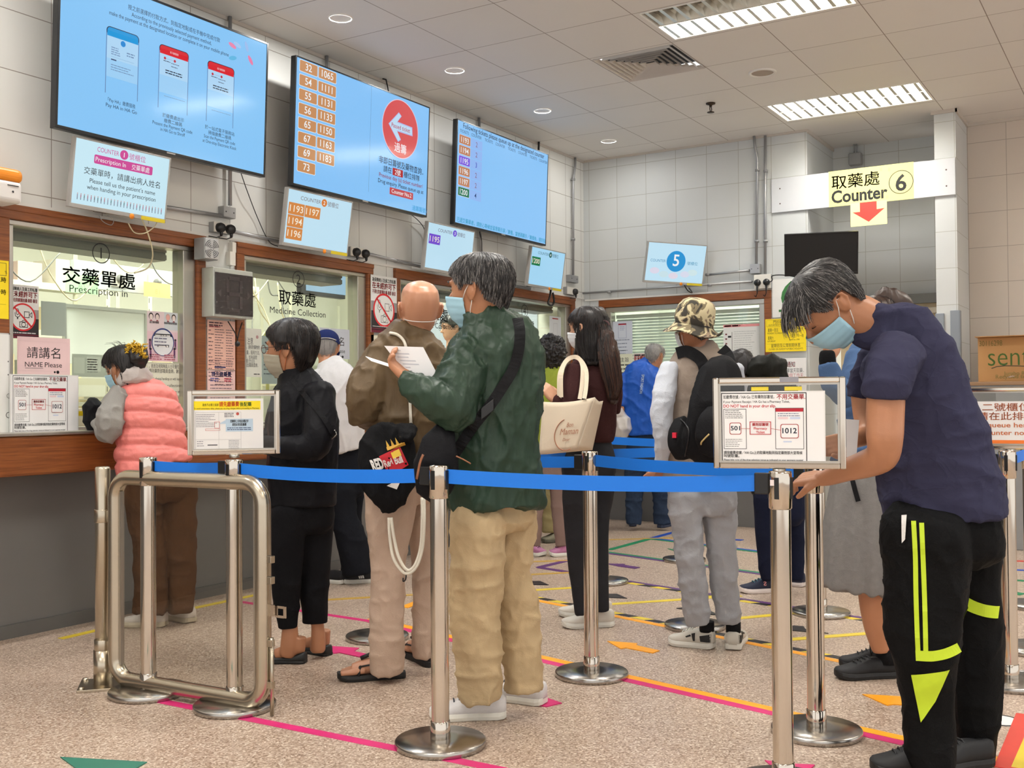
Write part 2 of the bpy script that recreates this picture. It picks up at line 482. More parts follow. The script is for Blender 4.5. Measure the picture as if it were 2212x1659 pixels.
# counters
def counter(x0, x1):
    t = thing('service_counter', 'long brown timber counter shelf with steel top along the left wall windows', 'counter', ((x0 + x1) / 2, 4.98, 0.84))
    MB().box(x0, x1, 4.86, 5.085, 0.845, 1.045).build('apron', wood_mat, t, t.location, 0.012)
    MB().box(x0, x1, 4.85, 5.098, 1.045, 1.062).build('worktop', steel, t, t.location, 0.004)
counter(-2.0, 9.40)
t = thing('service_counter', 'brown timber counter shelf with steel top under the blinds window on the back wall', 'counter', (9.55, 3.95, 0.84))
MB().box(9.44, 9.665, 2.9, 5.08, 0.845, 1.045).build('apron', wood_mat, t, t.location, 0.012)
MB().box(9.43, 9.678, 2.9, 5.08, 1.045, 1.062).build('worktop', steel, t, t.location, 0.004)

# back wall with window 5, the alcove, the two piers, the wall beyond
BX = 9.68
A5, C5 = 4.925, 3.128
mb = MB()
mb.box(BX, BX + 0.15, A5, WY + 0.1, 0, CZ)
mb.box(BX, BX + 0.15, C5, A5, 2.224, CZ)
mb.box(BX, BX + 0.15, C5, A5, 0, HB - 0.02)
mb.box(BX, 10.62, 2.779, C5, 0, CZ)
mb.box(10.57, 10.72, 1.6, 2.8, 2.19, CZ)
mb.box(BX, 10.35, 1.504, 1.677, 0, CZ)
struct(mb.build('wall_back', tile_back))
struct(MB().box(10.28, 10.43, -5.5, 1.52, 0, CZ).build('wall_right', tile_right))
struct(MB().box(BX - 0.012, BX, 2.95, 5.09, 0, HB - 0.02).build('trim_2', grey_panel))
w = thing('window_5', 'brown trimmed service window with closed white blinds on the back wall', 'window', (BX, 4.03, HB)); w['kind'] = 'structure'
o = w.location
mb = MB().box(BX - 0.022, BX + 0.12, C5, A5, 2.15, 2.224).box(BX - 0.022, BX + 0.12, A5 - 0.065, A5, HB, 2.15).box(BX - 0.022, BX + 0.12, C5, C5 + 0.065, HB, 2.15)
mb.build('trim', wood_mat, w, o, 0.004)
mb = MB().box(BX, BX + 0.1, C5 + 0.065, A5 - 0.065, 2.10, 2.15).box(BX, BX + 0.1, A5 - 0.13, A5 - 0.065, HB, 2.10).box(BX, BX + 0.1, C5 + 0.065, C5 + 0.12, HB, 2.10).box(BX, BX + 0.1, C5 + 0.12, A5 - 0.13, HB, HB + 0.02)
mb.build('steel_frame', steel, w, o, 0.004)
MB().box(BX + 0.045, BX + 0.052, C5 + 0.12, A5 - 0.13, HB + 0.02, 2.10).build('glass_pane', glass, w, o)
slat_m = mat('white_slat', (218, 222, 218), 0.45, noise=0.02, nscale=10)
bl = thing('venetian_blind', 'white horizontal slat blind lowered behind the back wall window', 'blind', (BX + 0.13, 4.03, 2.06))
MB().box(BX + 0.10, BX + 0.15, C5 + 0.13, A5 - 0.14, 2.04, 2.075).build('headrail', white_paint, bl, bl.location)
mb = MB()
for k in range(32):
    z = 2.02 - 0.030 * k
    mb.obox((BX + 0.125, 4.03, z), ((math.cos(0.75), 0, math.sin(0.75)), (0, 1, 0), (-math.sin(0.75), 0, math.cos(0.75))), (0.017, (A5 - C5 - 0.28) / 2, 0.0008))
mb.build('slats', slat_m, bl, bl.location)
for y in (3.45, 4.03, 4.6): MB().tube([(BX + 0.107, y, 2.04), (BX + 0.107, y, 1.07)], 0.0012, 5).build('ladder_cord', white_paint, bl, bl.location)
# rooms behind the glass
struct(MB().box(2.2, 9.5, 8.2, 8.3, 0, 3.2).box(9.4, 9.5, 5.25, 8.2, 0, 3.2).box(2.2, 2.3, 5.25, 8.2, 0, 3.2).build('wall_dispensary', cream))
struct(MB().box(2.2, 9.5, 5.25, 8.3, 3.1, 3.15).build('ceiling_dispensary', white_paint))
struct(MB().box(11.9, 12.0, 2.8, 5.3, 0, 3.2).box(9.83, 12, 5.25, 5.3, 0, 3.2).box(9.83, 10.55, 3.14, 3.16, 0, 3.2).box(10.75, 12, 2.82, 2.86, 0, 3.2).build('wall_store', cream))
struct(MB().box(9.84, 12, 3.14, 5.3, 3.1, 3.15).build('ceiling_store', white_paint))

# baseboards and ceiling edge trims
struct(MB().box(-4.5, BX, 5.075, 5.09, 0, 0.07).build('baseboard_left', mat('grey_skirting', (98, 97, 94), 0.5, noise=0.04)))
mb = MB().box(-4.5, BX, WY - 0.015, WY, CZ - 0.022, CZ).box(BX - 0.015, BX, 2.779, WY, CZ - 0.02, CZ).box(BX - 0.01, 10.57, 2.764, 2.779, CZ - 0.03, CZ).box(10.265, 10.28, -5.5, 1.5, CZ - 0.03, CZ)
mb.box(BX - 0.015, 10.28, 1.489, 1.504, CZ - 0.03, CZ).box(BX - 0.015, BX, 1.489, 1.70, CZ - 0.03, CZ)
struct(mb.build('trim_3', mat('ceiling_edge', (196, 188, 178), 0.5, noise=0.03)))
# grey bumper rails on the narrow pier
struct(MB().box(BX - 0.02, BX, 1.615, 1.685, 0.3, 1.93).box(BX - 0.02, BX, 1.492, 1.565, 0.3, 1.95).box(BX - 0.02, BX + 0.05, 1.486, 1.492, 0.3, 1.95).build('trim_4', mat('grey_rail', (132, 139, 147), 0.5, noise=0.05, nscale=8), bevel=0.004))

# door in the alcove
d = thing('door_1', 'cream door with a closer behind counter six in the alcove', 'door', (10.57, 2.2, 0)); d['kind'] = 'structure'
MB().box(10.56, 10.60, 1.68, 2.72, 0, 2.19).build('leaf', mat('door_cream', (214, 196, 160), 0.5, noise=0.03), d, d.location)
MB().box(10.50, 10.62, 1.66, 2.779, 2.10, 2.19).build('lintel', mat('lintel_grey', (112, 112, 108), 0.4, 0.3, noise=0.05), d, d.location)
MB().box(10.49, 10.555, 1.70, 1.98, 2.0, 2.055).box(10.51, 10.54, 1.80, 1.83, 1.98, 2.0).build('door_closer', mat('closer_grey', (188, 178, 158), 0.4, 0.2, noise=0.04), d, d.location, 0.004)
MB().tube([(10.55, 2.62, 1.0), (10.50, 2.62, 1.0), (10.50, 2.50, 1.0)], 0.01, 8).build('handle', steel, d, d.location)

# ------------------------------------------------------------------ recessed ceiling fittings
troffer_white = mat('troffer_white', (232, 230, 224), 0.3, noise=0.01, nscale=8)
louver_mat = mat('louver_aluminium', (225, 222, 212), 0.22, 0.55, noise=0.02, nscale=12)
def troffer(cx, cy, label, half=False):
    t = thing('ceiling_troffer', label, 'ceiling light', (cx, cy, CZ), 0, 'louvred ceiling troffers')
    W, Lh = 0.285, 0.613
    mb = MB()
    mb.box(-W, W, -Lh, Lh, 0.115, 0.12)
    for s in (-1, 1):
        mb.box(s * W - 0.006, s * W + 0.006, -Lh, Lh, -0.004, 0.12); mb.box(-W, W, s * Lh - 0.006, s * Lh + 0.006, -0.004, 0.12)
    mb.box(-0.006, 0.006, -Lh, Lh, 0.0, 0.115)
    mb.build('housing', troffer_white, t)
    for q in (-1, 1):
        mb = MB()
        for k in range(13):
            y = -Lh + 0.04 + k * (2 * Lh - 0.08) / 12
            mb.add([(q * 0.015, y - 0.012, 0.0), (q * 0.015, y + 0.012, 0.0), (q * 0.015, y, 0.05), (q * (W - 0.01), y - 0.012, 0.0), (q * (W - 0.01), y + 0.012, 0.0), (q * (W - 0.01), y, 0.05)],
                   [(0, 3, 4, 1), (1, 4, 5, 2), (2, 5, 3, 0), (0, 1, 2), (3, 5, 4)])
        for s in (0.012, W - 0.012):
            mb.add([(q * s, -Lh + 0.02, 0.0), (q * s, Lh - 0.02, 0.0), (q * (s + (0.03 if s < 0.1 else -0.03)), Lh - 0.02, 0.08), (q * (s + (0.03 if s < 0.1 else -0.03)), -Lh + 0.02, 0.08)], [(0, 1, 2, 3)])
        mb.build('louver', louver_mat, t)
    return t
LBL = ['lit louvred ceiling light nearest the sign for counter six', 'half lit louvred ceiling light at the top of the photo beside the air vent']
for i, (x, y) in enumerate(LAMP_XY):
    troffer(x, y, LBL[i] if i < 2 else 'louvred ceiling light further back in the hall')
# lamp discs
for i, (x, y) in enumerate(DOWN_XY):
    nm = ['first', 'second', 'third', 'fourth'][i - 3] if i >= 3 else 'next'
    t = thing('downlight', ('%s round downlight counted from the left, above the call screens' % nm) if i >= 3 else 'round downlight out of view over the counter', 'ceiling light', (x, y, CZ), 0, 'round downlights over the counter')
    mb = MB().lathe([(0.069, -0.001), (0.071, -0.008), (0.077, -0.007), (0.081, 0.0)], n=40)
    mb.build('trim_ring', white_paint, t)
    MB().lathe([(0.0, 0.008), (0.06, 0.008), (0.062, -0.001)], n=32).build('diffuser', white_paint, t)
# air vent
t = thing('ceiling_vent', 'square four way air diffuser with concentric louvres in the ceiling', 'air vent', (7.145, 3.2025, CZ))
mb = MB()
for k in range(7):
    a = 0.31 - 0.042 * k; bq = a - 0.014
    z0, z1 = -0.006, 0.022
    v = [(-a, -a, z0), (a, -a, z0), (a, a, z0), (-a, a, z0), (-bq, -bq, z1), (bq, -bq, z1), (bq, bq, z1), (-bq, bq, z1)]
    mb.add(v, [(0, 1, 5, 4), (1, 2, 6, 5), (2, 3, 7, 6), (3, 0, 4, 7)])
mb.build('louvre', mat('vent_white', (205, 198, 190), 0.45, noise=0.03), t)
MB().box(-0.31, 0.31, -0.31, 0.31, 0.06, 0.065).build('duct_back', mat('duct_dark', (40, 40, 42), 0.8, noise=0.05), t)
# ceiling speaker and sprinkler head
t = thing('ceiling_speaker', 'round recessed ceiling speaker with a beige grille and white rim', 'speaker', (7.80, 2.57, CZ))
MB().lathe([(0.105, 0.0), (0.104, -0.008), (0.085, -0.010), (0.082, -0.004)], n=40).build('rim', white_paint, t)
MB().lathe([(0.0, -0.006), (0.083, -0.004)], n=32).build('grille', mat('speaker_grille', (165, 152, 140), 0.6, bump=0.3, bscale=400, noise=0.05), t)
t = thing('sprinkler_head', 'small dark sprinkler head hanging from the ceiling', 'sprinkler', (8.37, 3.204, CZ))
brz = mat('bronze', (70, 58, 48), 0.4, 0.7, noise=0.05)
MB().lathe([(0.0, 0), (0.04, -0.002), (0.038, -0.010), (0.012, -0.018), (0.012, -0.03), (0.0, -0.03)], n=20).build('escutcheon', brz, t)
MB().tube([(0.012, 0, -0.028), (0.022, 0, -0.05), (0.008, 0, -0.075)], 0.004, 6).tube([(-0.012, 0, -0.028), (-0.022, 0, -0.05), (-0.008, 0, -0.075)], 0.004, 6).build('yoke', brz, t)
MB().lathe([(0.0, -0.075), (0.03, -0.076), (0.03, -0.080), (0.0, -0.080)], n=16).build('deflector', brz, t)

# ------------------------------------------------------------------ screens
def frame_axes(axis, yaw, tilt, roll):
    rt0, n0 = (np.array([1, 0, 0.]), np.array([0, -1, 0.])) if axis == 'Y' else (np.array([0, -1, 0.]), np.array([-1, 0, 0.]))
    up = np.array([0, 0, 1.])
    rt = math.cos(yaw) * rt0 + math.sin(yaw) * n0; n = math.cos(yaw) * n0 - math.sin(yaw) * rt0
    u = math.cos(tilt) * up + math.sin(tilt) * n; n2 = math.cos(tilt) * n - math.sin(tilt) * up
    return math.cos(roll) * rt + math.sin(roll) * u, math.cos(roll) * u - math.sin(roll) * rt, n2

def screen(name, label, cat, C, yaw, tilt, roll, w, h, axis, case_mat, bez, chin, bg, depth=0.045, group=None, lit=True):
    C = np.array(C, float); r, u, n = frame_axes(axis, yaw, tilt, roll)
    t = thing(name, label, cat, tuple(C), 0, group)
    mb = MB()
    mb.obox(C - n * depth / 2, (r, u, n), (w / 2, h / 2, depth / 2 - 0.002))
    mb.obox(C - n * (depth + 0.02), (r, u, n), (w * 0.3, h * 0.3, 0.022))
    mb.build('casing', case_mat, t, C, 0.003)
    mb = MB()
    for s in (-1, 1): mb.obox(C + r * s * (w / 2 - bez / 2), (r, u, n), (bez / 2, h / 2, 0.004))
    mb.obox(C + u * (h / 2 - bez / 2), (r, u, n), (w / 2 - bez, bez / 2, 0.004))
    mb.obox(C - u * (h / 2 - chin / 2), (r, u, n), (w / 2 - bez, chin / 2, 0.004))
    mb.build('bezel', case_mat, t, C, 0.0015)
    s = Sheet(w, h, C - r * w / 2 + u * h / 2 + n * 0.0012, r, u, n, None, glowing=lit)
    s.rect(bez, bez, w - 2 * bez, h - bez - chin, bg).up()
    return t, s, C, r, u, n

INK = (24, 34, 60)
tvb = mat('tv_black', (18, 19, 22), 0.3, noise=0.1, nscale=50)
def ceiling_pole(t, C, dx, wall=False):
    MB().box(C[0] - 0.3, C[0] + 0.3, C[1] + 0.06, WY - 0.012, C[2] - 0.18, C[2] + 0.12).build('bracket_frame', conduit_mat, t, C)
    MB().box(C[0] - 0.36, C[0] + 0.36, WY - 0.012, WY - 0.001, C[2] - 0.2, C[2] + 0.2).build('wall_plate', conduit_mat, t, C)

# large screen 1: payment instructions
SKY = (138, 204, 255)
t, s, C, r, u, n = screen('wall_display', 'large black framed ceiling hung screen showing three phones and payment steps', 'screen', (4.146, 4.85, 3.063), 0.01, 0.042, 0, 1.486, 0.854, 'Y', tvb, 0.014, 0.018, SKY)
s.text(0.428, 0.108, 0.031, '按之前選擇的付款方式，到指定地點或在手機中完成付款', INK, w=0.66)
s.text(0.452, 0.143, 0.032, 'According to the previously selected payment method,', INK, w=0.57)
s.text(0.309, 0.175, 0.032, 'make the payment at the designated location or complete it on your mobile phone', INK, w=0.85)
def phone(x, hd):
    s.rrect(x, 0.238, 0.212, 0.05, 0.024, (40, 30, 60)).rect(x, 0.262, 0.0035, 0.34, (90, 110, 160)).rect(x + 0.2085, 0.262, 0.0035, 0.34, (90, 110, 160)).up()
    s.rrect(x + 0.005, 0.242, 0.202, 0.045, 0.02, hd).rect(x + 0.005, 0.262, 0.202, 0.028, hd).up()
    s.rect(x + 0.005, 0.29, 0.202, 0.12, (178, 220, 252)).rect(x + 0.005, 0.41, 0.202, 0.1, (160, 213, 253)).up()
phone(0.294, (24, 156, 226)); phone(0.643, (222, 28, 44)); phone(0.995, (222, 28, 44))
s.disc(0.4, 0.312, 0.016, (24, 140, 220), 24)
s.greek(0.325, 0.345, 0.06, 4, 0.012, (120, 150, 190), 0.005, seed=2).rect(0.325, 0.398, 0.15, 0.0012, (120, 160, 200)).greek(0.425, 0.352, 0.055, 2, 0.014, (110, 140, 180), 0.006, seed=3).greek(0.325, 0.41, 0.04, 1, 0.01, (60, 80, 120), 0.007)
s.greek(0.325, 0.44, 0.15, 3, 0.013, (110, 140, 180), 0.004, seed=5)
for x in (0.643, 0.995):
    s.text(x + 0.105, 0.275, 0.014, '電子繳費服務', (240, 220, 224), 'C', w=0.06)
    s.disc(x + 0.04, 0.312, 0.008, (200, 40, 60), 16).line(x + 0.05, 0.312, x + 0.10, 0.312, 0.0014, (170, 140, 170)).disc(x + 0.11, 0.312, 0.008, (200, 40, 60), 16)
    s.greek(x + 0.03, 0.325, 0.05, 1, 0.01, (60, 60, 80), 0.004).greek(x + 0.085, 0.328, 0.06, 2, 0.018, (80, 90, 120), 0.004, seed=4)
    s.greek(x + 0.045, 0.375, 0.13, 2, 0.014, INK, 0.006, 0.1, seed=6).greek(x + 0.04, 0.525, 0.15, 1, 0.01, (120, 150, 190), 0.003, 0.0)
s.text(0.401, 0.645, 0.026, '「Pay HA」繳費服務', INK, 'C', w=0.178).text(0.401, 0.675, 0.028, 'Pay HA in HA Go', INK, 'C')
s.text(0.753, 0.646, 0.026, '於繳費處出示', INK, 'C').text(0.752, 0.675, 0.026, '繳費二維碼', INK, 'C').text(0.751, 0.702, 0.028, 'Present the Payment QR code', INK, 'C', w=0.285).text(0.752, 0.730, 0.028, 'in HA Go to Shroff', INK, 'C', w=0.175)
s.text(1.103, 0.646, 0.026, '於一站式電子服務站', INK, 'C').text(1.103, 0.675, 0.026, '掃描繳費二維碼', INK, 'C').text(1.104, 0.702, 0.028, 'Scan the Payment QR code', INK, 'C', w=0.245).text(1.105, 0.730, 0.028, 'at One-stop Electronic Kiosk', INK, 'C', w=0.265)
for x, y, a, c in ((1.185, 0.10, 0.3, (240, 140, 180)), (1.225, 0.085, 0.3, (170, 205, 250)), (1.19, 0.175, -0.3, (100, 190, 235)), (1.335, 0.15, 0.9, (240, 130, 175)), (1.30, 0.075, 1.2, (160, 195, 245))):
    s.poly([(x + 0.032 * math.cos(k * PI / 8) * math.cos(a) - 0.013 * math.sin(k * PI / 8) * math.sin(a), y + 0.032 * math.cos(k * PI / 8) * math.sin(a) + 0.013 * math.sin(k * PI / 8) * math.cos(a)) for k in range(16)], c)
s.build('picture', t, C)
MB().obox(C - u * 0.418 + n * 0.004, (r, u, n), (0.03, 0.004, 0.002)).build('maker_badge', silver_plastic, t, C)
ceiling_pole(t, C, 0.50)

# large screen 2: passed tickets
BG2 = (136, 200, 255); OR = (203, 143, 92); W_ = (245, 248, 250)
t, s, C, r, u, n = screen('wall_display', 'large black framed screen listing passed tickets beside a red arrow disc', 'screen', (5.888, 4.85, 3.06), 0, 0.044, 0, 1.486, 0.854, 'Y', tvb, 0.010, 0.016, BG2)
for i, (a, c) in enumerate((('32', '1065'), ('54', '1111'), ('55', '1131'), ('56', '1133'), ('65', '1150'), ('67', '1163'), ('69', '1183'), ('73', None))):
    y = 0.016 + i * 0.0945
    s.rrect(0.036, y, 0.176, 0.078, 0.009, W_).rrect(0.219, y, 0.182, 0.078, 0.009, W_) if c else s.rrect(0.036, y, 0.176, 0.078, 0.009, W_)
    s.up(); s.rrect(0.039, y + 0.003, 0.170, 0.072, 0.008, OR)
    if c: s.rrect(0.222, y + 0.003, 0.176, 0.072, 0.008, OR)
    s.up(); s.text(0.124, y + 0.060, 0.066, a, W_, 'C', 0.01)
    if c: s.text(0.310, y + 0.060, 0.066, c, W_, 'C', 0.01)
s.rect(0.772, 0.012, 0.002, 0.76, (90, 120, 160))
s.disc(1.122, 0.248, 0.218, (240, 205, 220), 48).up().disc(1.122, 0.248, 0.212, (222, 82, 84), 48).up()
arrow = lambda k: [(0.985 - k, 0.236), (1.095, 0.135 - k), (1.122 + k, 0.150), (1.075 + k, 0.208 - k), (1.255 + k, 0.212 - k), (1.262 + k, 0.262 + k), (1.075 + k, 0.264 + k), (1.122 + k, 0.325), (1.095, 0.340 + k)]
s.poly(arrow(0.008), (180, 190, 240)).up().poly(arrow(0), (196, 226, 250)).up()
s.text(1.125, 0.252, 0.046, 'Passed ticket', (190, 60, 90), 'C', 0.006, w=0.225)
s.text(1.125, 0.418, 0.075, '過籌', (250, 244, 248), 'C', 0.01)
s.text(1.148, 0.535, 0.056, '非即日籌號及藥物查詢．', (40, 30, 40), 'C', 0.006, w=0.535)
s.text(0.934, 0.593, 0.050, '請在', (40, 30, 40), 'L', 0.006).text(1.175, 0.593, 0.050, '櫃位排隊', (40, 30, 40), 'L', 0.006)
s.rrect(1.040, 0.548, 0.125, 0.055, 0.006, (186, 40, 44)).up().text(1.102, 0.593, 0.048, '2號', W_, 'C', 0.008)
s.text(1.150, 0.640, 0.042, 'Previous day (s) ticket number/', (150, 30, 50), 'C', 0.006, w=0.53)
s.text(1.150, 0.683, 0.042, 'Drug enquiry, Please queue up at', (30, 24, 40), 'C', 0.006, w=0.55)
s.rrect(1.012, 0.697, 0.285, 0.052, 0.005, (200, 74, 80)).up().text(1.155, 0.735, 0.042, 'Counter No.2', W_, 'C', 0.008)
s.text(1.292, 0.822, 0.042, '過籌籌號 /', (50, 160, 220), 'L', 0.006, w=0.19)
s.build('picture', t, C)
MB().obox(C - u * 0.418 + n * 0.004, (r, u, n), (0.03, 0.004, 0.002)).build('maker_badge', silver_plastic, t, C)
ceiling_pole(t, C, -0.22)
MB().tube([(6.347, 5.07, 3.678), (6.367, 5.05, 3.672), (6.332, 5.0, 3.57)], 0.006, 6).build('cable', black_plastic, t, C)

# large screen 3: tickets to counters
t, s, C, r, u, n = screen('wall_display', 'large black framed screen listing tickets with their designated counters', 'screen', (7.745, 4.85, 3.061), 0, 0.045, 0, 1.479, 0.85, 'Y', tvb, 0.010, 0.016, (141, 202, 255))
s.text(0.086, 0.058, 0.058, 'Following tickets please queue up at the designated counter', (16, 30, 60), 'L', 0.006, w=1.315)
for x0, x1 in ((0.043, 0.359), (0.407, 0.728), (0.775, 1.097), (1.145, 1.462)):
    s.text(x0, 0.098, 0.034, 'TICKETS', (40, 70, 110), w=0.125).text(x1 - 0.152, 0.098, 0.034, 'COUNTER', (40, 70, 110), w=0.15)
for i, (a, c, col) in enumerate((('1193', '2', (196, 132, 96)), ('1194', '2', (196, 132, 96)), ('1195', '3', (126, 92, 230)), ('1196', '2', (196, 132, 96)), ('1197', '2', (196, 132, 96)), ('1200', '4', (16, 120, 84)))):
    y = 0.116 + i * 0.0845
    s.rect(0.203, y, 0.17, 0.078, (150, 190, 250)).rrect(0.033, y, 0.165, 0.075, 0.006, (235, 225, 240)).up()
    s.rrect(0.036, y + 0.003, 0.159, 0.069, 0.006, col).up().text(0.116, y + 0.059, 0.062, a, W_, 'C', 0.01)
    s.text(0.288, y + 0.059, 0.058, c, (140, 96, 130) if c == '2' else (70, 60, 190) if c == '3' else (20, 50, 110), 'C', 0.004)
s.text(0.033, 0.822, 0.042, '已遞交藥單者，請耐心等候並留意顯示屏／廣播。當號碼顯示／廣播後，請到指', (20, 150, 190), 'L', 0.006, w=1.43)
s.build('picture', t, C)
MB().obox(C - u * 0.416 + n * 0.004, (r, u, n), (0.03, 0.004, 0.002)).build('maker_badge', silver_plastic, t, C)
ceiling_pole(t, C, -0.32)
MB().tube([(8.722, 5.07, 3.682), (8.642, 5.03, 3.533)], 0.010, 8).build('stay_rod', black_plastic, t, C)

# small counter monitors
PALE = (196, 232, 250)
def small(label, C, yaw, tilt, roll, w, h, axis, bg, lit=True, case=None):
    t, s, C, r, u, n = screen('counter_monitor', label, 'monitor', C, yaw, tilt, roll, w, h, axis, case or silver_plastic, 0.009, 0.022, bg, 0.035, 'counter monitors', lit)
    # wall arm
    back = np.array([0, 1, 0.]) if axis == 'Y' else np.array([1, 0, 0.])
    wall = WY if axis == 'Y' else BX
    p = C - n * 0.05; L = (wall - (p[1] if axis == 'Y' else p[0]))
    q = p + back * (L - 0.002) + np.array([0, 0, -0.10])
    MB().tube([p - u * 0.05, p + back * L * 0.45 - u * 0.09, q], 0.016, 8).obox(q - back * 0.004, (back, (0, 0, 1), np.cross(back, (0, 0, 1))), (0.006, 0.06, 0.04)).build('wall_arm', black_plastic, t, C)
    if lit:
        MB().obox(C + r * (w * 0.36) - u * (h / 2 - 0.008) + n * 0.005, (r, u, n), (w * 0.13, 0.010, 0.001)).build('asset_label', mat('yellow_label', (226, 206, 40), 0.5, noise=0.1, nscale=200), t, C)
        MB().lathe([(0.016, 0), (0.012, 0.004), (0, 0.005)], C + r * (w * 0.13) - u * (h / 2 - 0.006) + n * 0.004, 16, M=np.array([r, u, n]).T).build('power_light', mat('amber_sticker', (236, 140, 30), 0.4, noise=0.02), t, C)
    return t, s, C
def head(s, x, num, col, sub, w=0.155, y=0.062, xr=None):
    s.text(x, y, 0.036, 'COUNTER', col, w=w).disc(x + w + 0.032, y - 0.013, 0.026, sub, 32).up().text(x + w + 0.032, y, 0.036, num, W_, 'C', 0.012)
    s.text(x + w + 0.064, y + 0.002, 0.038, '號櫃位', col, w=0.105)
t, s, C = small('silver monitor asking for the patient\'s name over counter one', (3.837, 4.9, 2.435), 0.073, 0.123, -0.017, 0.601, 0.375, 'Y', (203, 238, 251))
PK = (208, 60, 148)
head(s, 0.136, '1', PK, PK, 0.132, 0.056)
s.rrect(0.122, 0.074, 0.365, 0.048, 0.008, PK).up().text(0.13, 0.109, 0.034, 'Prescription In', W_, w=0.185).text(0.352, 0.111, 0.034, '交藥單處', W_, w=0.115)
s.text(0.068, 0.184, 0.042, '交藥單時，請講出病人姓名', (20, 20, 26), w=0.475)
s.text(0.106, 0.229, 0.034, 'Please tell us the patient’s name', (20, 20, 26), w=0.41).text(0.093, 0.265, 0.034, 'when handing in your prescription', (20, 20, 26), w=0.43)
for k in range(27):
    x = 0.042 + k * 0.0202; rr = random.Random(k); c = rr.choice(((90, 130, 130), (180, 120, 140), (110, 110, 120), (150, 150, 170)))
    s.disc(x, 0.298, 0.0032, (200, 150, 140), 8).rect(x - 0.0028, 0.302, 0.0056, 0.016, c).rect(x - 0.0025, 0.318, 0.002, 0.012, (90, 90, 110)).rect(x + 0.0006, 0.318, 0.002, 0.012, (90, 90, 110))
s.build('picture', t, C)
def ticket(s, x, y, n_, col, w=0.142, h=0.078):
    s.rrect(x, y, w, h, 0.004, col).up().text(x + w / 2, y + h * 0.76, 0.062, n_, (250, 240, 220), 'C', 0.008, w=w * 0.84)
t, s, C = small('silver monitor with orange tickets over counter two', (5.434, 4.9, 2.428), 0.06, 0.14, -0.012, 0.611, 0.382, 'Y', PALE)
head(s, 0.122, '2', (120, 100, 100), (220, 124, 44), 0.185, 0.064)
OT = (216, 136, 64)
ticket(s, 0.022, 0.092, '1193', OT); ticket(s, 0.168, 0.092, '1197', OT); ticket(s, 0.022, 0.174, '1194', OT); ticket(s, 0.022, 0.256, '1196', OT)
s.build('picture', t, C)
t, s, C = small('silver monitor with one purple ticket over counter three', (6.988, 4.9, 2.424), 0.05, 0.12, -0.012, 0.612, 0.383, 'Y', PALE)
head(s, 0.133, '3', (110, 100, 120), (116, 84, 214), 0.185, 0.064); ticket(s, 0.028, 0.092, '1195', (120, 80, 210)); s.build('picture', t, C)
t, s, C = small('silver monitor with one green ticket over counter four', (8.558, 4.9, 2.433), 0.047, 0.146, -0.005, 0.588, 0.367, 'Y', (168, 220, 250))
head(s, 0.117, '4', (60, 100, 120), (16, 92, 84), 0.18, 0.062); ticket(s, 0.026, 0.092, '1200', (20, 120, 70)); s.build('picture', t, C)
t, s, C = small('silver monitor with a big blue number five on the back wall', (9.35, 3.945, 2.496), -0.868, 0.241, -0.028, 0.623, 0.389, 'X', (198, 234, 252))
for x, y, c in ((0.1, 0.27, (226, 222, 240)), (0.2, 0.3, (205, 232, 240)), (0.42, 0.29, (222, 226, 244)), (0.5, 0.27, (212, 236, 240)), (0.3, 0.31, (230, 222, 236))): s.disc(x, y, 0.05, c, 20, 0.03)
s.up(); s.text(0.046, 0.187, 0.036, 'COUNTER', (60, 140, 190), w=0.158).disc(0.312, 0.172, 0.099, (22, 150, 218), 48).up().text(0.312, 0.215, 0.155, '5', W_, 'C', 0.012).text(0.432, 0.196, 0.036, '號櫃位', (60, 150, 190), w=0.11)
s.build('picture', t, C)
t, s, C = small('black switched off monitor hanging under the yellow counter six sign', (9.45, 2.599, 2.492), -0.301, 0.331, 0, 0.631, 0.382, 'X', (10, 10, 12), False, tvb)
s.build('picture', t, C)

# ------------------------------------------------------------------ electrical fittings on the walls
def socket(px0, px1, label, axis='Y', plugs=2):
    (l, z1, w, h) = px0
    t = None
    if axis == 'Y':
        O = np.array([l + w / 2, WY, z1 - h / 2]); r, n = np.array([1, 0, 0.]), np.array([0, -1, 0.])
    else:
        O = np.array([BX, l - w / 2, z1 - h / 2]); r, n = np.array([0, -1, 0.]), np.array([-1, 0, 0.])
    u = np.array([0, 0, 1.])
    t = thing('wall_socket', label, 'socket', tuple(O), 0, 'wall sockets with black plugs')
    MB().obox(O + n * 0.022, (r, u, n), (w / 2, h / 2, 0.022)).build('back_box', grey_metal, t, O, 0.002)
    MB().obox(O + n * 0.049, (r, u, n), (w / 2, h / 2, 0.005)).build('face_plate', socket_white, t, O, 0.002)
    for k in range(plugs):
        p = O + n * 0.054 + r * (w * (0.0 if plugs == 2 else 0.08) + w * 0.27 * (2 * k - 1) * (plugs - 1)) - u * h * 0.08
        M = np.array([r, u, n]).T
        mb = MB().lathe([(0.031, 0), (0.032, 0.02), (0.024, 0.036), (0, 0.040)], p, 18, M=M)
        q = p + n * 0.02
        mb.tube([q - u * 0.02, q - u * 0.05, q - u * (h * 0.8) + n * 0.004, q - u * (h * 0.98) - r * 0.02 - n * 0.02, q - u * (h * 0.85) - r * 0.05 - n * 0.06], [0.012, 0.009, 0.0035, 0.0035, 0.0035], 8)
        mb.build('plug', black_plastic, t, O)
    return t
socket((4.643, 2.341, 0.154, 0.064), 0, 'double socket with black plugs beside the grey speaker box')
socket((5.946, 2.342, 0.19, 0.067), 0, 'double socket with black plugs right of the counter two monitor')
socket((9.231, 2.339, 0.224, 0.074), 0, 'single socket with a black plug in the wall corner below counter four monitor', plugs=1)
socket((3.276, 2.37, 0.16, 0.132), 0, 'double socket with black plugs above the corner of the blinds window', 'X')
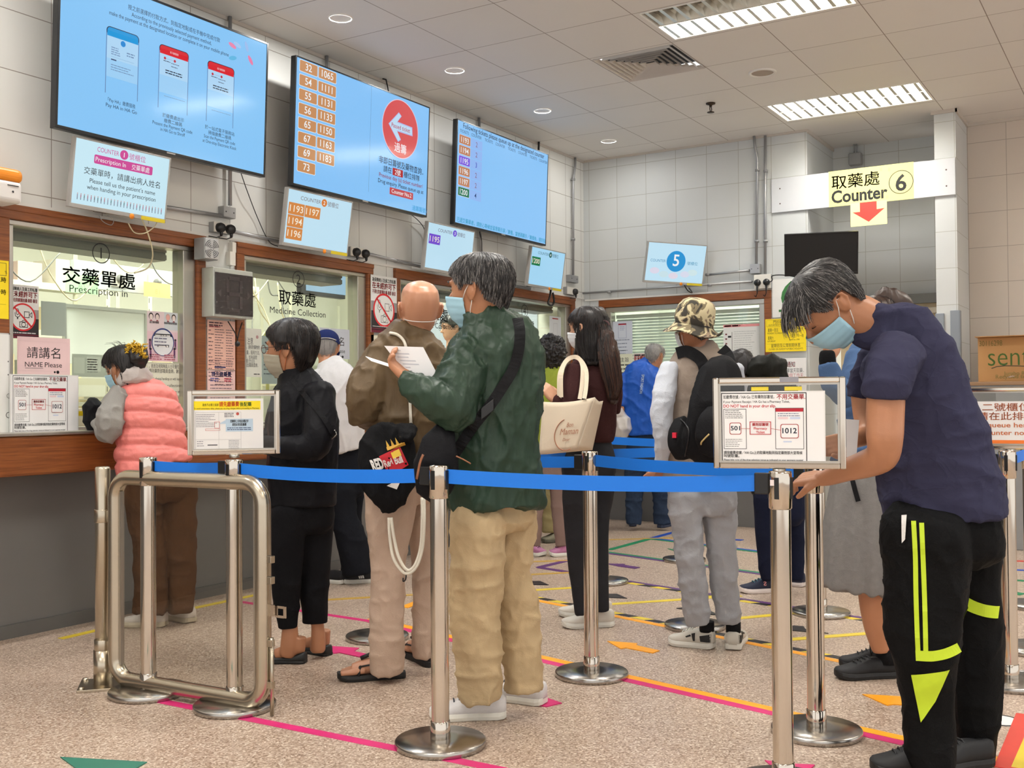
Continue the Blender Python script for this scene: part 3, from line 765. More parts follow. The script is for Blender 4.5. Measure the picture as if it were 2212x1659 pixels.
def jbox(R_, label, axis='Y', d=0.05):
    (l, z1, w, h) = R_
    if axis == 'Y': O = np.array([l + w / 2, WY, z1 - h / 2]); r, n = np.array([1, 0, 0.]), np.array([0, -1, 0.])
    else: O = np.array([BX, l - w / 2, z1 - h / 2]); r, n = np.array([0, -1, 0.]), np.array([-1, 0, 0.])
    t = thing('junction_box', label, 'junction box', tuple(O)); u = np.array([0, 0, 1.])
    MB().obox(O + n * d / 2, (r, u, n), (w / 2, h / 2, d / 2)).build('box_body', grey_metal, t, O, 0.003)
    MB().obox(O + n * (d + 0.001), (r, u, n), (w / 2 - 0.002, h / 2 - 0.002, 0.0015)).build('cover', conduit_mat, t, O)
    for sx in (-1, 1): MB().lathe([(0.005, 0), (0.004, 0.003), (0, 0.0035)], O + n * (d + 0.002) + r * sx * w * 0.32, 8, M=np.array([r, u, n]).T).build('screw', black_plastic, t, O)
jbox((4.72, 2.452, 0.102, 0.071), 'grey junction box under the payment screen')
jbox((9.291, 2.465, 0.167, 0.073), 'small grey junction box on the left wall near the room corner')
jbox((3.315, 2.473, 0.094, 0.089), 'grey junction box on the back wall over the socket', 'X')
def pipe(pts, label, clips=(), rad=0.0125, axis='Y'):
    pts = [np.array(p, float) for p in pts]
    t = thing('conduit_pipe', label, 'pipe', tuple(pts[0]))
    MB().tube(pts, rad, 10).build('pipe', conduit_mat, t, pts[0])
    n = np.array([0, -1, 0.]) if axis == 'Y' else np.array([-1, 0, 0.])
    for c in clips:
        c = np.array(c, float)
        MB().lathe([(0, -0.012), (0.022, -0.010), (0.022, 0.010), (0, 0.012)], c, 10, M=np.array([np.cross(n, (0, 0, 1)), n, (0, 0, 1)]).T).obox(c - n * 0.012, np.eye(3), (0.008, 0.012, 0.008) if axis == 'Y' else (0.012, 0.008, 0.008)).build('pipe_clip', grey_metal, t, pts[0])
    return t
pipe([(4.798, 5.07, 3.689), (4.793, 5.07, 2.465)], 'upright conduit passing behind the payment screen down to its junction box')
pipe([(5.717, 5.07, 3.686), (5.715, 5.07, 3.416)], 'conduit stub from the ceiling behind the passed ticket screen')
pipe([(7.688, 5.07, 3.677), (7.695, 5.07, 2.503)], 'upright conduit behind the ticket list screen')
pipe([(4.255, 5.07, 2.376), (4.738, 5.07, 2.389)], 'level conduit running left from the junction box under the payment screen')
pipe([(4.816, 5.07, 2.302), (5.271, 5.07, 2.287)], 'level conduit between the first socket and the counter two monitor')
pipe([(6.16, 5.07, 2.314), (6.518, 5.07, 2.298), (6.924, 5.07, 2.282)], 'level conduit above the third window, right of the second socket', [(6.518, 5.07, 2.298)])
pipe([(7.577, 5.07, 2.269), (8.536, 5.07, 2.257)], 'level conduit behind the head of the man in green')
pipe([(9.457, 5.07, 3.669), (9.446, 5.07, 3.567), (9.404, 5.07, 3.438), (9.387, 5.07, 2.471)], 'upright conduit with an offset near the room corner', [(9.404, 5.07, 3.438), (9.394, 5.07, 2.831)])
pipe([(9.65, 5.138, 2.31), (9.65, 3.301, 2.313)], 'long level conduit along the back wall above the blinds window', [(9.65, 4.798, 2.303), (9.65, 3.723, 2.305)], 0.011, 'X')
pipe([(9.65, 3.764, 2.406), (9.65, 3.322, 2.419)], 'short level conduit between monitor five and its junction box', [(9.65, 3.741, 2.409)], 0.011, 'X')
pipe([(9.65, 3.267, 3.681), (9.65, 3.259, 3.575), (9.65, 3.238, 3.454), (9.65, 3.259, 2.475)], 'upright conduit with an offset on the back wall, left of its twin', [(9.65, 3.239, 3.354), (9.65, 3.252, 2.688)], 0.0125, 'X')
pipe([(9.65, 3.16, 3.67), (9.65, 3.175, 2.374)], 'straight upright conduit on the back wall, right of its twin', [(9.65, 3.16, 3.336), (9.65, 3.167, 2.681)], 0.0125, 'X')
# skirting-like white trunking on top of the brown heads
struct(MB().box(2.0, 9.66, WY - 0.012, WY, 2.246, 2.262).box(BX - 0.012, BX, C5, WY - 0.012, 2.228, 2.244).build('trim_5', white_paint))
# speaker box
t = thing('speaker_box', 'light grey wall speaker box with round slots above the wrapped number display', 'speaker box', (4.66, WY, 2.08))
O = np.array((4.66, WY, 2.08)); (l, z1, w, h) = (4.497, 2.217, 0.111, 0.132)
MB().box(l, l + w, 4.98, WY - 0.03, z1 - h, z1).build('box_body', grey_metal, t, O, 0.003)
mb = MB().box(l + 0.004, l + w - 0.004, 4.972, 4.98, z1 - h + 0.005, z1 - 0.005)
mb.build('front_plate', mat('plate_grey', (186, 187, 186), 0.4, 0.2, noise=0.03), t, O, 0.002)
mb = MB(); cx, cz = l + w / 2, z1 - h / 2
for k in range(1, 6):
    for q in range(4):
        a0 = q * PI / 2 + 0.25
        pts = [(cx + 0.011 * k * math.cos(a0 + (PI / 2 - 0.5) * j / 5), 4.9715, cz + 0.011 * k * math.sin(a0 + (PI / 2 - 0.5) * j / 5)) for j in range(6)]
        mb.tube(pts, 0.0022, 5)
mb.build('slots', mat('slot_dark', (80, 82, 84), 0.7, noise=0.05), t, O)
t = thing('cable_trunking', 'short white cable trunking dropping between speaker box and second window', 'trunking', (4.812, 5.07, 2.159))
O = np.array(t.location)
mb = MB()
for (l, z1, w, h) in ((4.804, 2.232, 0.032, 0.065), (4.784, 2.17, 0.047, 0.087)): mb.box(l, l + w, 5.06, WY, z1 - h, z1)
mb.build('duct', socket_white, t, O, 0.002)
# wrapped number display
(l, z1, w, h) = (4.561, 2.042, 0.329, 0.304)
t = thing('number_display', 'black number display box wrapped in clear plastic on the pier left of counter two', 'display', (l + w / 2, 5.0, z1 - h)); O = np.array(t.location)
MB().box(l, l + w, 4.97, WY - 0.024, z1 - h, z1).build('casing', mat('pale_aluminium', (190, 194, 186), 0.4, 0.5, noise=0.06), t, O, 0.004)
MB().box(l + 0.012, l + w - 0.004, 4.963, 4.97, z1 - h + 0.015, z1 - 0.03).build('face', mat('smoked_face', (44, 38, 38), 0.25, noise=0.2, nscale=20), t, O, 0.002)
mb = MB(); cx = l + w * 0.5; cz = z1 - h * 0.52; seg = 0.045
for dx, dz, ww, hh in ((0, 0.10, 0.045, 0.012), (0, 0, 0.045, 0.012), (0, -0.10, 0.045, 0.012), (-0.055, 0.05, 0.012, 0.04), (0.055, 0.05, 0.012, 0.04), (-0.055, -0.05, 0.012, 0.04), (0.055, -0.05, 0.012, 0.04)):
    mb.box(cx + dx - ww, cx + dx + ww, 4.9615, 4.963, cz + dz - hh, cz + dz + hh)
for sx in (-1, 1): mb.add([(cx + sx * 0.11, 4.9616, cz + 0.025), (cx + sx * 0.11, 4.9616, cz - 0.025), (cx + sx * 0.14, 4.9616, cz)], [(0, 1, 2)])
mb.build('segments', mat('segment_dim', (54, 45, 45), 0.3, noise=0.1), t, O)
m, N, L, b = nodes_of('cling_film')
N.remove(b)
tr = N.new('ShaderNodeBsdfTransparent'); gl = N.new('ShaderNodeBsdfGlossy'); gl.inputs['Roughness'].default_value = 0.12
ms = N.new('ShaderNodeMixShader'); tc = N.new('ShaderNodeTexCoord'); nz = N.new('ShaderNodeTexNoise'); nz.inputs['Scale'].default_value = 26; nz.inputs['Detail'].default_value = 4; nz.inputs['Distortion'].default_value = 1.5
mp = N.new('ShaderNodeMapping'); mp.inputs['Scale'].default_value = (0.5, 1, 1.6); L.new(tc.outputs['Object'], mp.inputs[0]); L.new(mp.outputs[0], nz.inputs['Vector'])
rp = N.new('ShaderNodeValToRGB'); rp.color_ramp.elements[0].position = 0.60; rp.color_ramp.elements[0].color = (0.02, 0.02, 0.02, 1); rp.color_ramp.elements[1].position = 0.75; rp.color_ramp.elements[1].color = (0.25, 0.25, 0.25, 1)
L.new(nz.outputs['Fac'], rp.inputs[0]); L.new(rp.outputs[0], ms.inputs[0])
bp = N.new('ShaderNodeBump'); bp.inputs['Strength'].default_value = 0.8; bp.inputs['Distance'].default_value = 0.02; L.new(nz.outputs['Fac'], bp.inputs['Height']); L.new(bp.outputs[0], gl.inputs['Normal'])
L.new(tr.outputs[0], ms.inputs[1]); L.new(gl.outputs[0], ms.inputs[2]); L.new(ms.outputs[0], N['Material Output'].inputs[0])
MB().box(l - 0.006, l + w + 0.006, 4.954, WY - 0.024, z1 - h - 0.02, z1 + 0.012).build('plastic_wrap', m, t, O, 0.012)
MB().tube([(cx, 5.02, z1 - h - 0.02), (cx + 0.05, 5.01, z1 - h - 0.09), (cx + 0.06, 5.0, z1 - h - 0.13)], 0.004, 6).tube([(cx + 0.12, 5.02, z1 - h - 0.02), (cx + 0.085, 5.01, z1 - h - 0.08), (cx + 0.055, 5.0, z1 - h - 0.15)], 0.004, 6).lathe([(0, -0.02), (0.016, -0.01), (0.016, 0.01), (0, 0.02)], (cx + 0.056, 4.995, z1 - h - 0.16), 10).build('hanging_lead', black_plastic, t, O)
# alcove lamp box under the ceiling
t = thing('alarm_light_box', 'small square grey lamp box hanging high in the alcove behind the counter six sign', 'lamp box', (10.5, 2.543, 3.533)); O = np.array(t.location)
MB().obox(O, np.eye(3), (0.04, 0.06, 0.06)).build('box_body', grey_metal, t, O, 0.012)
MB().tube([O + [0, 0.012, 0.06], O + [0, 0.012, 0.16]], 0.008, 8).tube([O + [0, -0.012, 0.06], O + [0, -0.012, 0.16]], 0.008, 8).build('pipe_pair', conduit_mat, t, O)
# dispenser at the left edge
O = np.array((3.183, 4.98, 2.315))
t = thing('hand_rub_dispenser', 'white wall dispenser with an orange cover at the left edge of the photo', 'dispenser', tuple(O))
MB().obox(O + [0, 0.03, 0.045], np.eye(3), (0.085, 0.085, 0.035)).build('cover', mat('orange_plastic', (232, 140, 28), 0.35, noise=0.04), t, O, 0.03, 4)
MB().obox(O + [0.0, 0.03, -0.04], np.eye(3), (0.075, 0.085, 0.055)).build('tank', mat('milky_plastic', (226, 222, 218), 0.35, noise=0.03), t, O, 0.022, 4)
MB().obox(O + [0.02, -0.056, -0.01], np.eye(3), (0.03, 0.002, 0.002)).lathe([(0, -0.003), (0.006, 0)], O + [0.02, -0.056, -0.04], 8, M=np.array([[1, 0, 0], [0, 0, 1], [0, 1, 0]])).build('slot', black_plastic, t, O)
# screw holes and cables on the tile wall
def cable(pts, name, label, m, rad=0.004):
    import bpy as _b
    P = [np.array(p, float) for p in pts]
    Q = []
    for i in range(len(P) - 1):
        p0, p1, p2, p3 = P[max(i - 1, 0)], P[i], P[i + 1], P[min(i + 2, len(P) - 1)]
        for k in range(6):
            a = k / 6
            Q.append(0.5 * ((2 * p1) + (p2 - p0) * a + (2 * p0 - 5 * p1 + 4 * p2 - p3) * a * a + (3 * p1 - p0 - 3 * p2 + p3) * a ** 3))
    Q.append(P[-1])
    o = MB().tube(Q, rad, 6).build(name, m)
    return tag(o, label, 'cable')
white_cable = mat('cream_cable', (214, 204, 170), 0.5, noise=0.03)
cable([(4.876, 5.06, 2.692), (4.928, 5.06, 2.587), (5.042, 5.08, 2.425), (5.122, 5.06, 2.28), (5.147, 5.0, 2.241)], 'power_cable', 'thin black cable hanging under the payment screen towards monitor two', black_plastic, 0.003)
cable([(6.675, 5.06, 2.688), (6.79, 5.06, 2.645), (6.864, 5.06, 2.585), (6.827, 5.02, 2.454)], 'power_cable', 'black cable curling down between the passed ticket screen and monitor three', black_plastic, 0.0035)
cable([(7.668, 5.06, 2.68), (7.696, 5.06, 2.603), (7.702, 5.06, 2.503), (7.739, 5.06, 2.475)], 'power_cable', 'black cable under the left part of the ticket list screen', black_plastic, 0.006)
cable([(4.039, 4.99, 2.271), (4.089, 5.0, 2.199), (4.15, 5.03, 2.101), (4.171, 5.06, 2.046), (4.154, 5.08, 1.997), (4.07, 5.09, 1.962)], 'network_cable', 'cream cable looping down from monitor one over the first window', white_cable, 0.004)
cable([(3.934, 4.97, 2.223), (3.975, 4.97, 2.176), (4.045, 4.97, 2.18), (4.114, 4.97, 2.226), (4.137, 4.97, 2.262)], 'network_cable', 'short cream loop of cable directly under monitor one', white_cable, 0.0035)
cable([(3.736, 4.97, 2.246), (3.766, 4.97, 2.209), (3.82, 4.97, 2.196), (3.835, 4.97, 2.224), (3.796, 4.97, 2.244)], 'power_cable', 'thin grey wire loop at the left underside of monitor one', grey_metal, 0.002)
cable([(8.773, 4.98, 2.272), (8.754, 4.98, 2.199), (8.718, 4.98, 2.13), (8.789, 4.98, 2.114), (8.834, 4.98, 2.161), (8.809, 4.98, 2.239)], 'power_cable', 'bundle of dark leads hanging from monitor four', black_plastic, 0.010)
cable([(9.4, 3.881, 2.293), (9.45, 3.865, 2.243), (9.55, 3.863, 2.234), (9.62, 3.924, 2.288)], 'power_cable', 'black leads looping under monitor five', black_plastic, 0.006)
cable([(9.6, 3.151, 2.281), (9.6, 3.094, 2.303), (9.6, 3.093, 2.346), (9.55, 2.982, 2.342), (9.5, 2.839, 2.31)], 'power_cable', 'black lead from the back wall socket to the switched off monitor', black_plastic, 0.005)

# ------------------------------------------------------------------ lettering on the glass
BLK = (14, 14, 16)
GY = WY + 0.0445
def glass_letters(win, R_, draw):
    (l, z1, w, h) = R_
    s = Sheet(w, h, (l, GY, z1), (1, 0, 0), (0, 0, 1), (0, -1, 0)); draw(s, w, h)
    wobj = bpy.data.objects['window_%d' % win]
    s.build('glass_lettering', wobj, wobj.location)
def d1(s, w, h):
    s.ring(w * 0.515, h * 0.20, h * 0.195, 0.006, BLK).text(w * 0.515, h * 0.30, h * 0.30, '1', BLK, 'C')
    s.text(w * 0.5, h * 0.80, h * 0.33, '交藥單處', BLK, 'C', 0.02, w=w).text(w * 0.49, h * 0.985, h * 0.19, 'Prescription in', BLK, 'C', w=w * 0.80)
glass_letters(1, (3.639, 2.121, 0.481, 0.301), d1)
def d2(s, w, h, cx=0.5):
    s.ring(w * cx, h * 0.19, h * 0.19, 0.006, BLK)
def dd(num):
    def f(s, w, h):
        s.ring(w * 0.5, h * 0.18, h * 0.18, 0.006, BLK).text(w * 0.5, h * 0.285, h * 0.30, num, BLK, 'C')
        s.text(w * 0.485, h * 0.72, h * 0.33, '取藥處', BLK, 'C', 0.012, w=w * 0.66).text(w * 0.5, h * 0.945, h * 0.19, 'Medicine Collection', BLK, 'C', w=w)
    return f
G2 = (5.219, 2.124, 0.556, 0.329)
glass_letters(2, G2, dd('2'))
glass_letters(3, (G2[0] + 1.63, G2[1], G2[2], G2[3]), dd('3'))
glass_letters(4, ((8.28, 5.144, 1.957)[0], G2[1] - 0.01, G2[2], G2[3]), dd('4'))

def paper(name, label, R_, axis, plane, base, draw, cat='notice', group=None, thick=0.001):
    (l, z1, w, h) = R_
    if axis == 'Y': O, r, n = (l, plane, z1), (1, 0, 0), (0, -1, 0)
    else: O, r, n = (plane, l, z1), (0, -1, 0), (-1, 0, 0)
    s = Sheet(w, h, O, r, (0, 0, 1), n, base, thick)
    draw(s, w, h)
    ctr = np.array(O, float) + np.array(r, float) * w / 2 - np.array((0, 0, h))
    o = s.build(name, None, tuple(ctr))
    return tag(o, label, cat, group)
RED = (196, 30, 44); WHT = (236, 236, 234); CRM = (232, 228, 206); PNK = (240, 208, 210); YEL = (250, 222, 24)

def no_film(s, w, h):
    s.rect(0, h * 0.62, w, h * 0.30, (40, 36, 38)).rect(0, h * 0.45, w, h * 0.17, (150, 146, 146)).rect(0, h * 0.92, w, h * 0.08, (110, 20, 44)).up()
    s.text(w * 0.5, h * 0.105, h * 0.075, '為保障病人及員工的私隱', BLK, 'C', 0.02, w=w * 0.9)
    s.text(w * 0.5, h * 0.22, h * 0.12, '在未經許可下', RED, 'C', 0.03, w=w * 0.9).text(w * 0.5, h * 0.315, h * 0.08, '不得在院範圍拍攝·錄影·錄音', RED, 'C', 0.02, w=w * 0.9)
    cx, cy, R0 = w * 0.49, h * 0.60, w * 0.41
    s.disc(cx, cy, R0 * 0.96, WHT, 48).up()
    k = R0; T = 0.0035
    s.ring(cx - k * 0.42, cy - k * 0.36, k * 0.12, T, BLK, 20, k * 0.24).path([(cx - k * 0.62, cy - k * 0.3), (cx - k * 0.58, cy - k * 0.05), (cx - k * 0.42, cy + k * 0.03), (cx - k * 0.26, cy - k * 0.05), (cx - k * 0.22, cy - k * 0.3)], T, BLK).line(cx - k * 0.42, cy, cx - k * 0.42, cy + k * 0.16, T * 2, BLK)
    s.frame(cx + k * 0.08, cy - k * 0.42, k * 0.42, k * 0.46, T, BLK).path([(cx + k * 0.52, cy - k * 0.2), (cx + k * 0.7, cy - k * 0.38), (cx + k * 0.7, cy + k * 0.0), (cx + k * 0.52, cy - k * 0.18)], T, BLK)
    s.frame(cx - k * 0.28, cy + k * 0.32, k * 0.66, k * 0.42, T, BLK).ring(cx + k * 0.05, cy + k * 0.53, k * 0.18, T, BLK, 24).line(cx - k * 0.1, cy + k * 0.32, cx + k * 0.0, cy + k * 0.22, T, BLK).line(cx, cy + k * 0.22, cx + k * 0.16, cy + k * 0.22, T, BLK).line(cx + k * 0.16, cy + k * 0.22, cx + k * 0.24, cy + k * 0.32, T, BLK)
    s.up(); s.ring(cx, cy, R0, R0 * 0.12, (214, 36, 44), 48).line(cx - R0 * 0.66, cy - R0 * 0.66, cx + R0 * 0.66, cy + R0 * 0.66, R0 * 0.12, (214, 36, 44)).up()
    s.greek(w * 0.05, h * 0.885, w * 0.86, 1, 0.01, (225, 220, 220), 0.005, 0.0, 4).rect(0, h * 0.94, w, h * 0.012, (40, 16, 24))
paper('no_filming_poster', 'red ring no filming poster on the glass of window one', (3.313, 1.836, 0.181, 0.284), 'Y', 5.143, WHT, no_film, 'poster')
paper('no_filming_poster', 'red ring no filming poster on the pier between windows two and three', (6.197, 2.163, 0.314, 0.434), 'Y', 5.07, WHT, no_film, 'poster', thick=0.004)
paper('opening_hours_plate', 'yellow plate cut off by the left edge of the photo', (3.09, 1.944, 0.187, 0.3), 'Y', 5.075, YEL, lambda s, w, h: (s.frame(w * 0.03, h * 0.04, w * 0.9, h * 0.22, 0.002, BLK), s.text(w * 0.92, h * 0.37, 0.03, '二時', BLK, 'R', 0.02), s.text(w * 0.92, h * 0.58, 0.03, '一時', BLK, 'R', 0.02), s.rect(w * 0.05, h * 0.75, w * 0.87, 0.001, BLK), s.text(w * 0.95, h * 0.22, 0.02, '%', BLK, 'R')), 'sign', thick=0.004)
t_ = paper('notice_board', 'white board with screwed frame at the left edge under the yellow plate', (3.066, 1.57, 0.208, 0.519), 'Y', 5.06, WHT, lambda s, w, h: (s.frame(0, 0, w, h, 0.006, (200, 200, 198)), s.ring(w * 0.97, h * 0.62, 0.012, 0.002, BLK, 20), s.ring(w * 0.97, h * 0.81, 0.016, 0.003, BLK, 20), [s.disc(w * 0.955, h * q, 0.004, (120, 120, 120), 10) for q in (0.28, 0.41)]), 'notice board', thick=0.012)
def name_please(ink):
    def f(s, w, h):
        s.frame(0.004, h * 0.11, w * 0.93, h * 0.80, 0.001, tuple(int(q * 0.93) for q in ink))
        s.text(w * 0.49, h * 0.54, h * 0.33, '請講名', BLK, 'C', w=w * 0.63).text(w * 0.14, h * 0.80, h * 0.19, 'NAME', BLK, 'L', 0.0, w=w * 0.33).rect(w * 0.14, h * 0.83, w * 0.34, 0.0018, BLK).text(w * 0.51, h * 0.80, h * 0.19, 'Please', BLK, 'L', 0.0, w=w * 0.33)
        s.disc(w * 0.76, h * 0.93, h * 0.045, BLK, 16).disc(w * 0.70, h * 0.93, h * 0.03, BLK, 12)
    return f
paper('name_please_card', 'pink card asking NAME Please on the glass of window one', (3.364, 1.563, 0.315, 0.199), 'Y', 5.135, PNK, name_please(PNK), 'notice')
paper('name_please_card', 'blue grey card asking NAME Please on the glass of window two', (5.711, 1.74, 0.323, 0.218), 'Y', 5.142, (204, 210, 222), name_please((204, 210, 222)), 'notice')
def drug_slip(s, w, h):
    s.rect(0.004, 0.004, w - 0.008, h - 0.008, (246, 246, 246)).up()
    W = w * 0.80 if w > h * 1.2 else w * 0.97
    s.frame(w * 0.03, h * 0.02, W, h * 0.95, 0.0025, BLK)
    X = w * 0.05; k = W / 0.30
    s.text(X, h * 0.095, h * 0.055, '如繳費收據／HA Go 已有藥劑部籌號，', BLK, 'L', 0.008, w=W * 0.60).text(X + W * 0.63, h * 0.105, h * 0.08, '不用交藥單.', RED, 'L', 0.02, w=W * 0.33)
    s.text(X, h * 0.155, h * 0.045, 'If your Payment Receipt / HA Go has a Pharmacy Ticket,', BLK, 'L', 0.008, w=W * 0.78)
    s.text(X, h * 0.215, h * 0.055, 'DO NOT hand in your drug slip.', RED, 'L', 0.02, w=W * 0.62)
    s.frame(X, h * 0.235, W * 0.27, h * 0.54, 0.0015, BLK).greek(X + W * 0.02, h * 0.255, W * 0.23, 5, h * 0.024, (110, 110, 110), h * 0.009, 0.3, 2)
    s.greek(X + W * 0.02, h * 0.64, W * 0.22, 5, h * 0.024, (140, 140, 140), h * 0.008, 0.4, 3)
    s.frame(X + W * 0.61, h * 0.225, W * 0.33, h * 0.55, 0.0015, BLK).rect(X + W * 0.615, h * 0.23, W * 0.32, h * 0.045, (186, 30, 50)).greek(X + W * 0.64, h * 0.295, W * 0.26, 2, h * 0.03, (110, 120, 150), h * 0.01, 0.2, 7)
    s.rrect(X + W * 0.64, h * 0.345, W * 0.12, h * 0.03, h * 0.01, (238, 214, 218)).rrect(X + W * 0.78, h * 0.345, W * 0.12, h * 0.03, h * 0.01, (206, 218, 240)).rrect(X + W * 0.70, h * 0.665, W * 0.10, h * 0.02, h * 0.008, (206, 218, 240)).up()
    for x0, ww, y0, hh, tx in ((X + W * 0.07, W * 0.14, h * 0.42, h * 0.16, '501'), (X + W * 0.67, W * 0.21, h * 0.44, h * 0.19, '1012')):
        s.rrect(x0, y0, ww, hh, 0.006, (176, 52, 44)).up().rrect(x0 + 0.002, y0 + 0.002, ww - 0.004, hh - 0.004, 0.005, (246, 246, 246)).up().text(x0 + ww / 2, y0 + hh * 0.64, hh * 0.52, tx, (20, 30, 54), 'C', 0.02, w=ww * 0.8)
    s.frame(X + W * 0.31, h * 0.405, W * 0.25, h * 0.175, 0.002, RED).text(X + W * 0.435, h * 0.462, h * 0.045, '藥劑部籌號', RED, 'C', 0.02, w=W * 0.19).text(X + W * 0.435, h * 0.512, h * 0.045, 'Pharmacy', RED, 'C', 0.015).text(X + W * 0.435, h * 0.562, h * 0.045, 'Ticket', RED, 'C', 0.015)
    s.line(X + W * 0.21, h * 0.50, X + W * 0.31, h * 0.50, 0.0012, (176, 52, 44)).line(X + W * 0.56, h * 0.50, X + W * 0.67, h * 0.52, 0.0012, (176, 52, 44))
    s.text(X, h * 0.84, h * 0.048, '請按繳費收據／HA Go上的取藥地點到指定藥劑部大堂等候', BLK, 'L', 0.01, w=W * 0.92).text(X, h * 0.885, h * 0.048, '叫號取藥。', BLK, 'L', 0.01)
    s.text(X, h * 0.93, h * 0.032, 'Please take note of the drug selection venue as indicated on your payment receipt/', BLK, 'L', 0.01, w=W * 0.93).text(X, h * 0.962, h * 0.032, 'HA Go and wait for your number call at the designated Pharmacy waiting hall.', BLK, 'L', 0.01, w=W * 0.90)
paper('drug_slip_notice', 'white framed DO NOT hand in your drug slip notice standing on counter one', (3.258, 1.36, 0.398, 0.318), 'Y', 5.03, (226, 226, 224), drug_slip, 'notice', thick=0.008)
def couple_poster(s, w, h):
    s.rect(0, 0, w, h * 0.40, (236, 220, 224)).up().rect(w * 0.55, 0, w * 0.45, h * 0.36, (214, 222, 226)).up()
    for x, c, sk in ((0.12, (40, 30, 30), (240, 226, 220)), (0.32, (50, 34, 34), (240, 226, 220)), (0.67, (220, 180, 170), (236, 180, 170)), (0.86, (60, 50, 40), (240, 226, 220))):
        s.disc(w * x, h * 0.10, w * 0.075, c, 20, w * 0.09).up().disc(w * x, h * 0.115, w * 0.055, sk, 20, w * 0.075).poly([(w * (x - 0.05), h * 0.195), (w * (x + 0.05), h * 0.195), (w * x, h * 0.17)], (150, 30, 50))
    s.text(w * 0.22, h * 0.24, h * 0.05, '遞交藥單櫃檯', BLK, 'C', 0.01, w=w * 0.3).text(w * 0.75, h * 0.24, h * 0.05, '等候時請保持距離', BLK, 'C', 0.01, w=w * 0.42)
    s.disc(w * 0.5, h * 0.61, w * 0.37, (44, 60, 120), 40).up().disc(w * 0.5, h * 0.62, w * 0.34, (232, 236, 240), 40).rect(w * 0.2, h * 0.445, w * 0.6, h * 0.05, (32, 44, 100)).rect(w * 0.32, h * 0.66, w * 0.38, h * 0.05, (36, 60, 130)).up()
    s.greek(w * 0.24, h * 0.465, w * 0.5, 1, 0.02, WHT, 0.008, 0.0, 2).greek(w * 0.22, h * 0.53, w * 0.5, 3, 0.02, (90, 90, 120), 0.006, 0.3, 5).greek(w * 0.35, h * 0.675, w * 0.32, 1, 0.02, WHT, 0.01, 0, 8)
    for x, y in ((0.08, 0.58), (0.10, 0.76), (0.91, 0.56), (0.88, 0.74)): s.disc(w * x, h * y, 0.008, (60, 40, 60), 10).rect(w * x - 0.006, h * y + 0.008, 0.012, 0.03, (110, 60, 110)).rect(w * x - 0.005, h * y + 0.036, 0.004, 0.02, (50, 50, 80)).rect(w * x + 0.002, h * y + 0.036, 0.004, 0.02, (50, 50, 80))
    s.greek(w * 0.06, h * 0.86, w * 0.4, 3, 0.013, (180, 90, 110), 0.006, 0.3, 9).greek(w * 0.54, h * 0.86, w * 0.4, 3, 0.013, (180, 90, 110), 0.006, 0.3, 10)
paper('queue_poster', 'pink poster with couples and a round blue badge on the right of window one', (4.205, 1.756, 0.228, 0.299), 'Y', 5.143, (238, 206, 216), couple_poster, 'poster')
paper('priority_notice', 'cream notice with bold rows of text low on the right of window one', (4.198, 1.45, 0.281, 0.203), 'Y', 5.14, (232, 232, 214), lambda s, w, h: (s.frame(0.003, 0.003, w - 0.006, h - 0.006, 0.0015, BLK), s.text(w * 0.06, h * 0.16, 0.028, '，抱恙及視障無能人士可優先', BLK, w=w * 0.8), s.text(w * 0.06, h * 0.30, 0.028, '請向藥劑部職員查詢，謝謝', BLK, w=w * 0.86), s.text(w * 0.1, h * 0.52, 0.026, 'with physical handicap or with hearing', BLK, w=w * 0.86), s.text(w * 0.3, h * 0.72, 0.026, 'when collecting', BLK, w=w * 0.6), s.text(w * 0.5, h * 0.90, 0.026, 'pharmacy staff', BLK, w=w * 0.45)), 'notice')
paper('taped_paper_sheet', 'plain pale grey sheet taped inside window one beside the no filming poster', (3.518, 1.762, 0.152, 0.185), 'Y', 5.158, (198, 202, 206), lambda s, w, h: s, 'sheet of paper')
paper('document_strip', 'row of small faded papers in a clear pocket low in window one behind her head', (3.708, 1.483, 0.232, 0.127), 'Y', 5.158, (206, 210, 206), lambda s, w, h: (s.rect(0.01, h * 0.15, w * 0.3, h * 0.7, (224, 226, 222)), s.rect(w * 0.4, h * 0.1, w * 0.4, h * 0.65, (226, 228, 226)), s.greek(w * 0.42, h * 0.2, w * 0.3, 6, 0.014, (170, 172, 172), 0.006)), 'sheet of paper')
def pier_list(s, w, h):
    s.greek(w * 0.06, h * 0.04, w * 0.5, 2, 0.016, (80, 50, 60), 0.008, 0.1, 1).greek(w * 0.06, h * 0.12, w * 0.4, 1, 0.016, (150, 60, 70), 0.008, 0.1, 1)
    s.greek(w * 0.04, h * 0.20, w * 0.2, 14, 0.024, (110, 80, 80), 0.006, 0.6, 2).greek(w * 0.26, h * 0.18, w * 0.36, 22, 0.0165, (120, 90, 90), 0.005, 0.5, 3).greek(w * 0.66, h * 0.18, w * 0.30, 22, 0.0165, (130, 100, 100), 0.005, 0.3, 4)
    s.greek(w * 0.06, h * 0.80, w * 0.85, 3, 0.014, (150, 110, 110), 0.004, 0.1, 5).rect(w * 0.25, h * 0.93, w * 0.4, 0.01, (60, 60, 110))
paper('pink_price_list', 'tall pink text sheet under the wrapped number display on the first pier', (4.62, 1.727, 0.232, 0.313), 'Y', 5.09, (246, 200, 184), pier_list, 'notice')
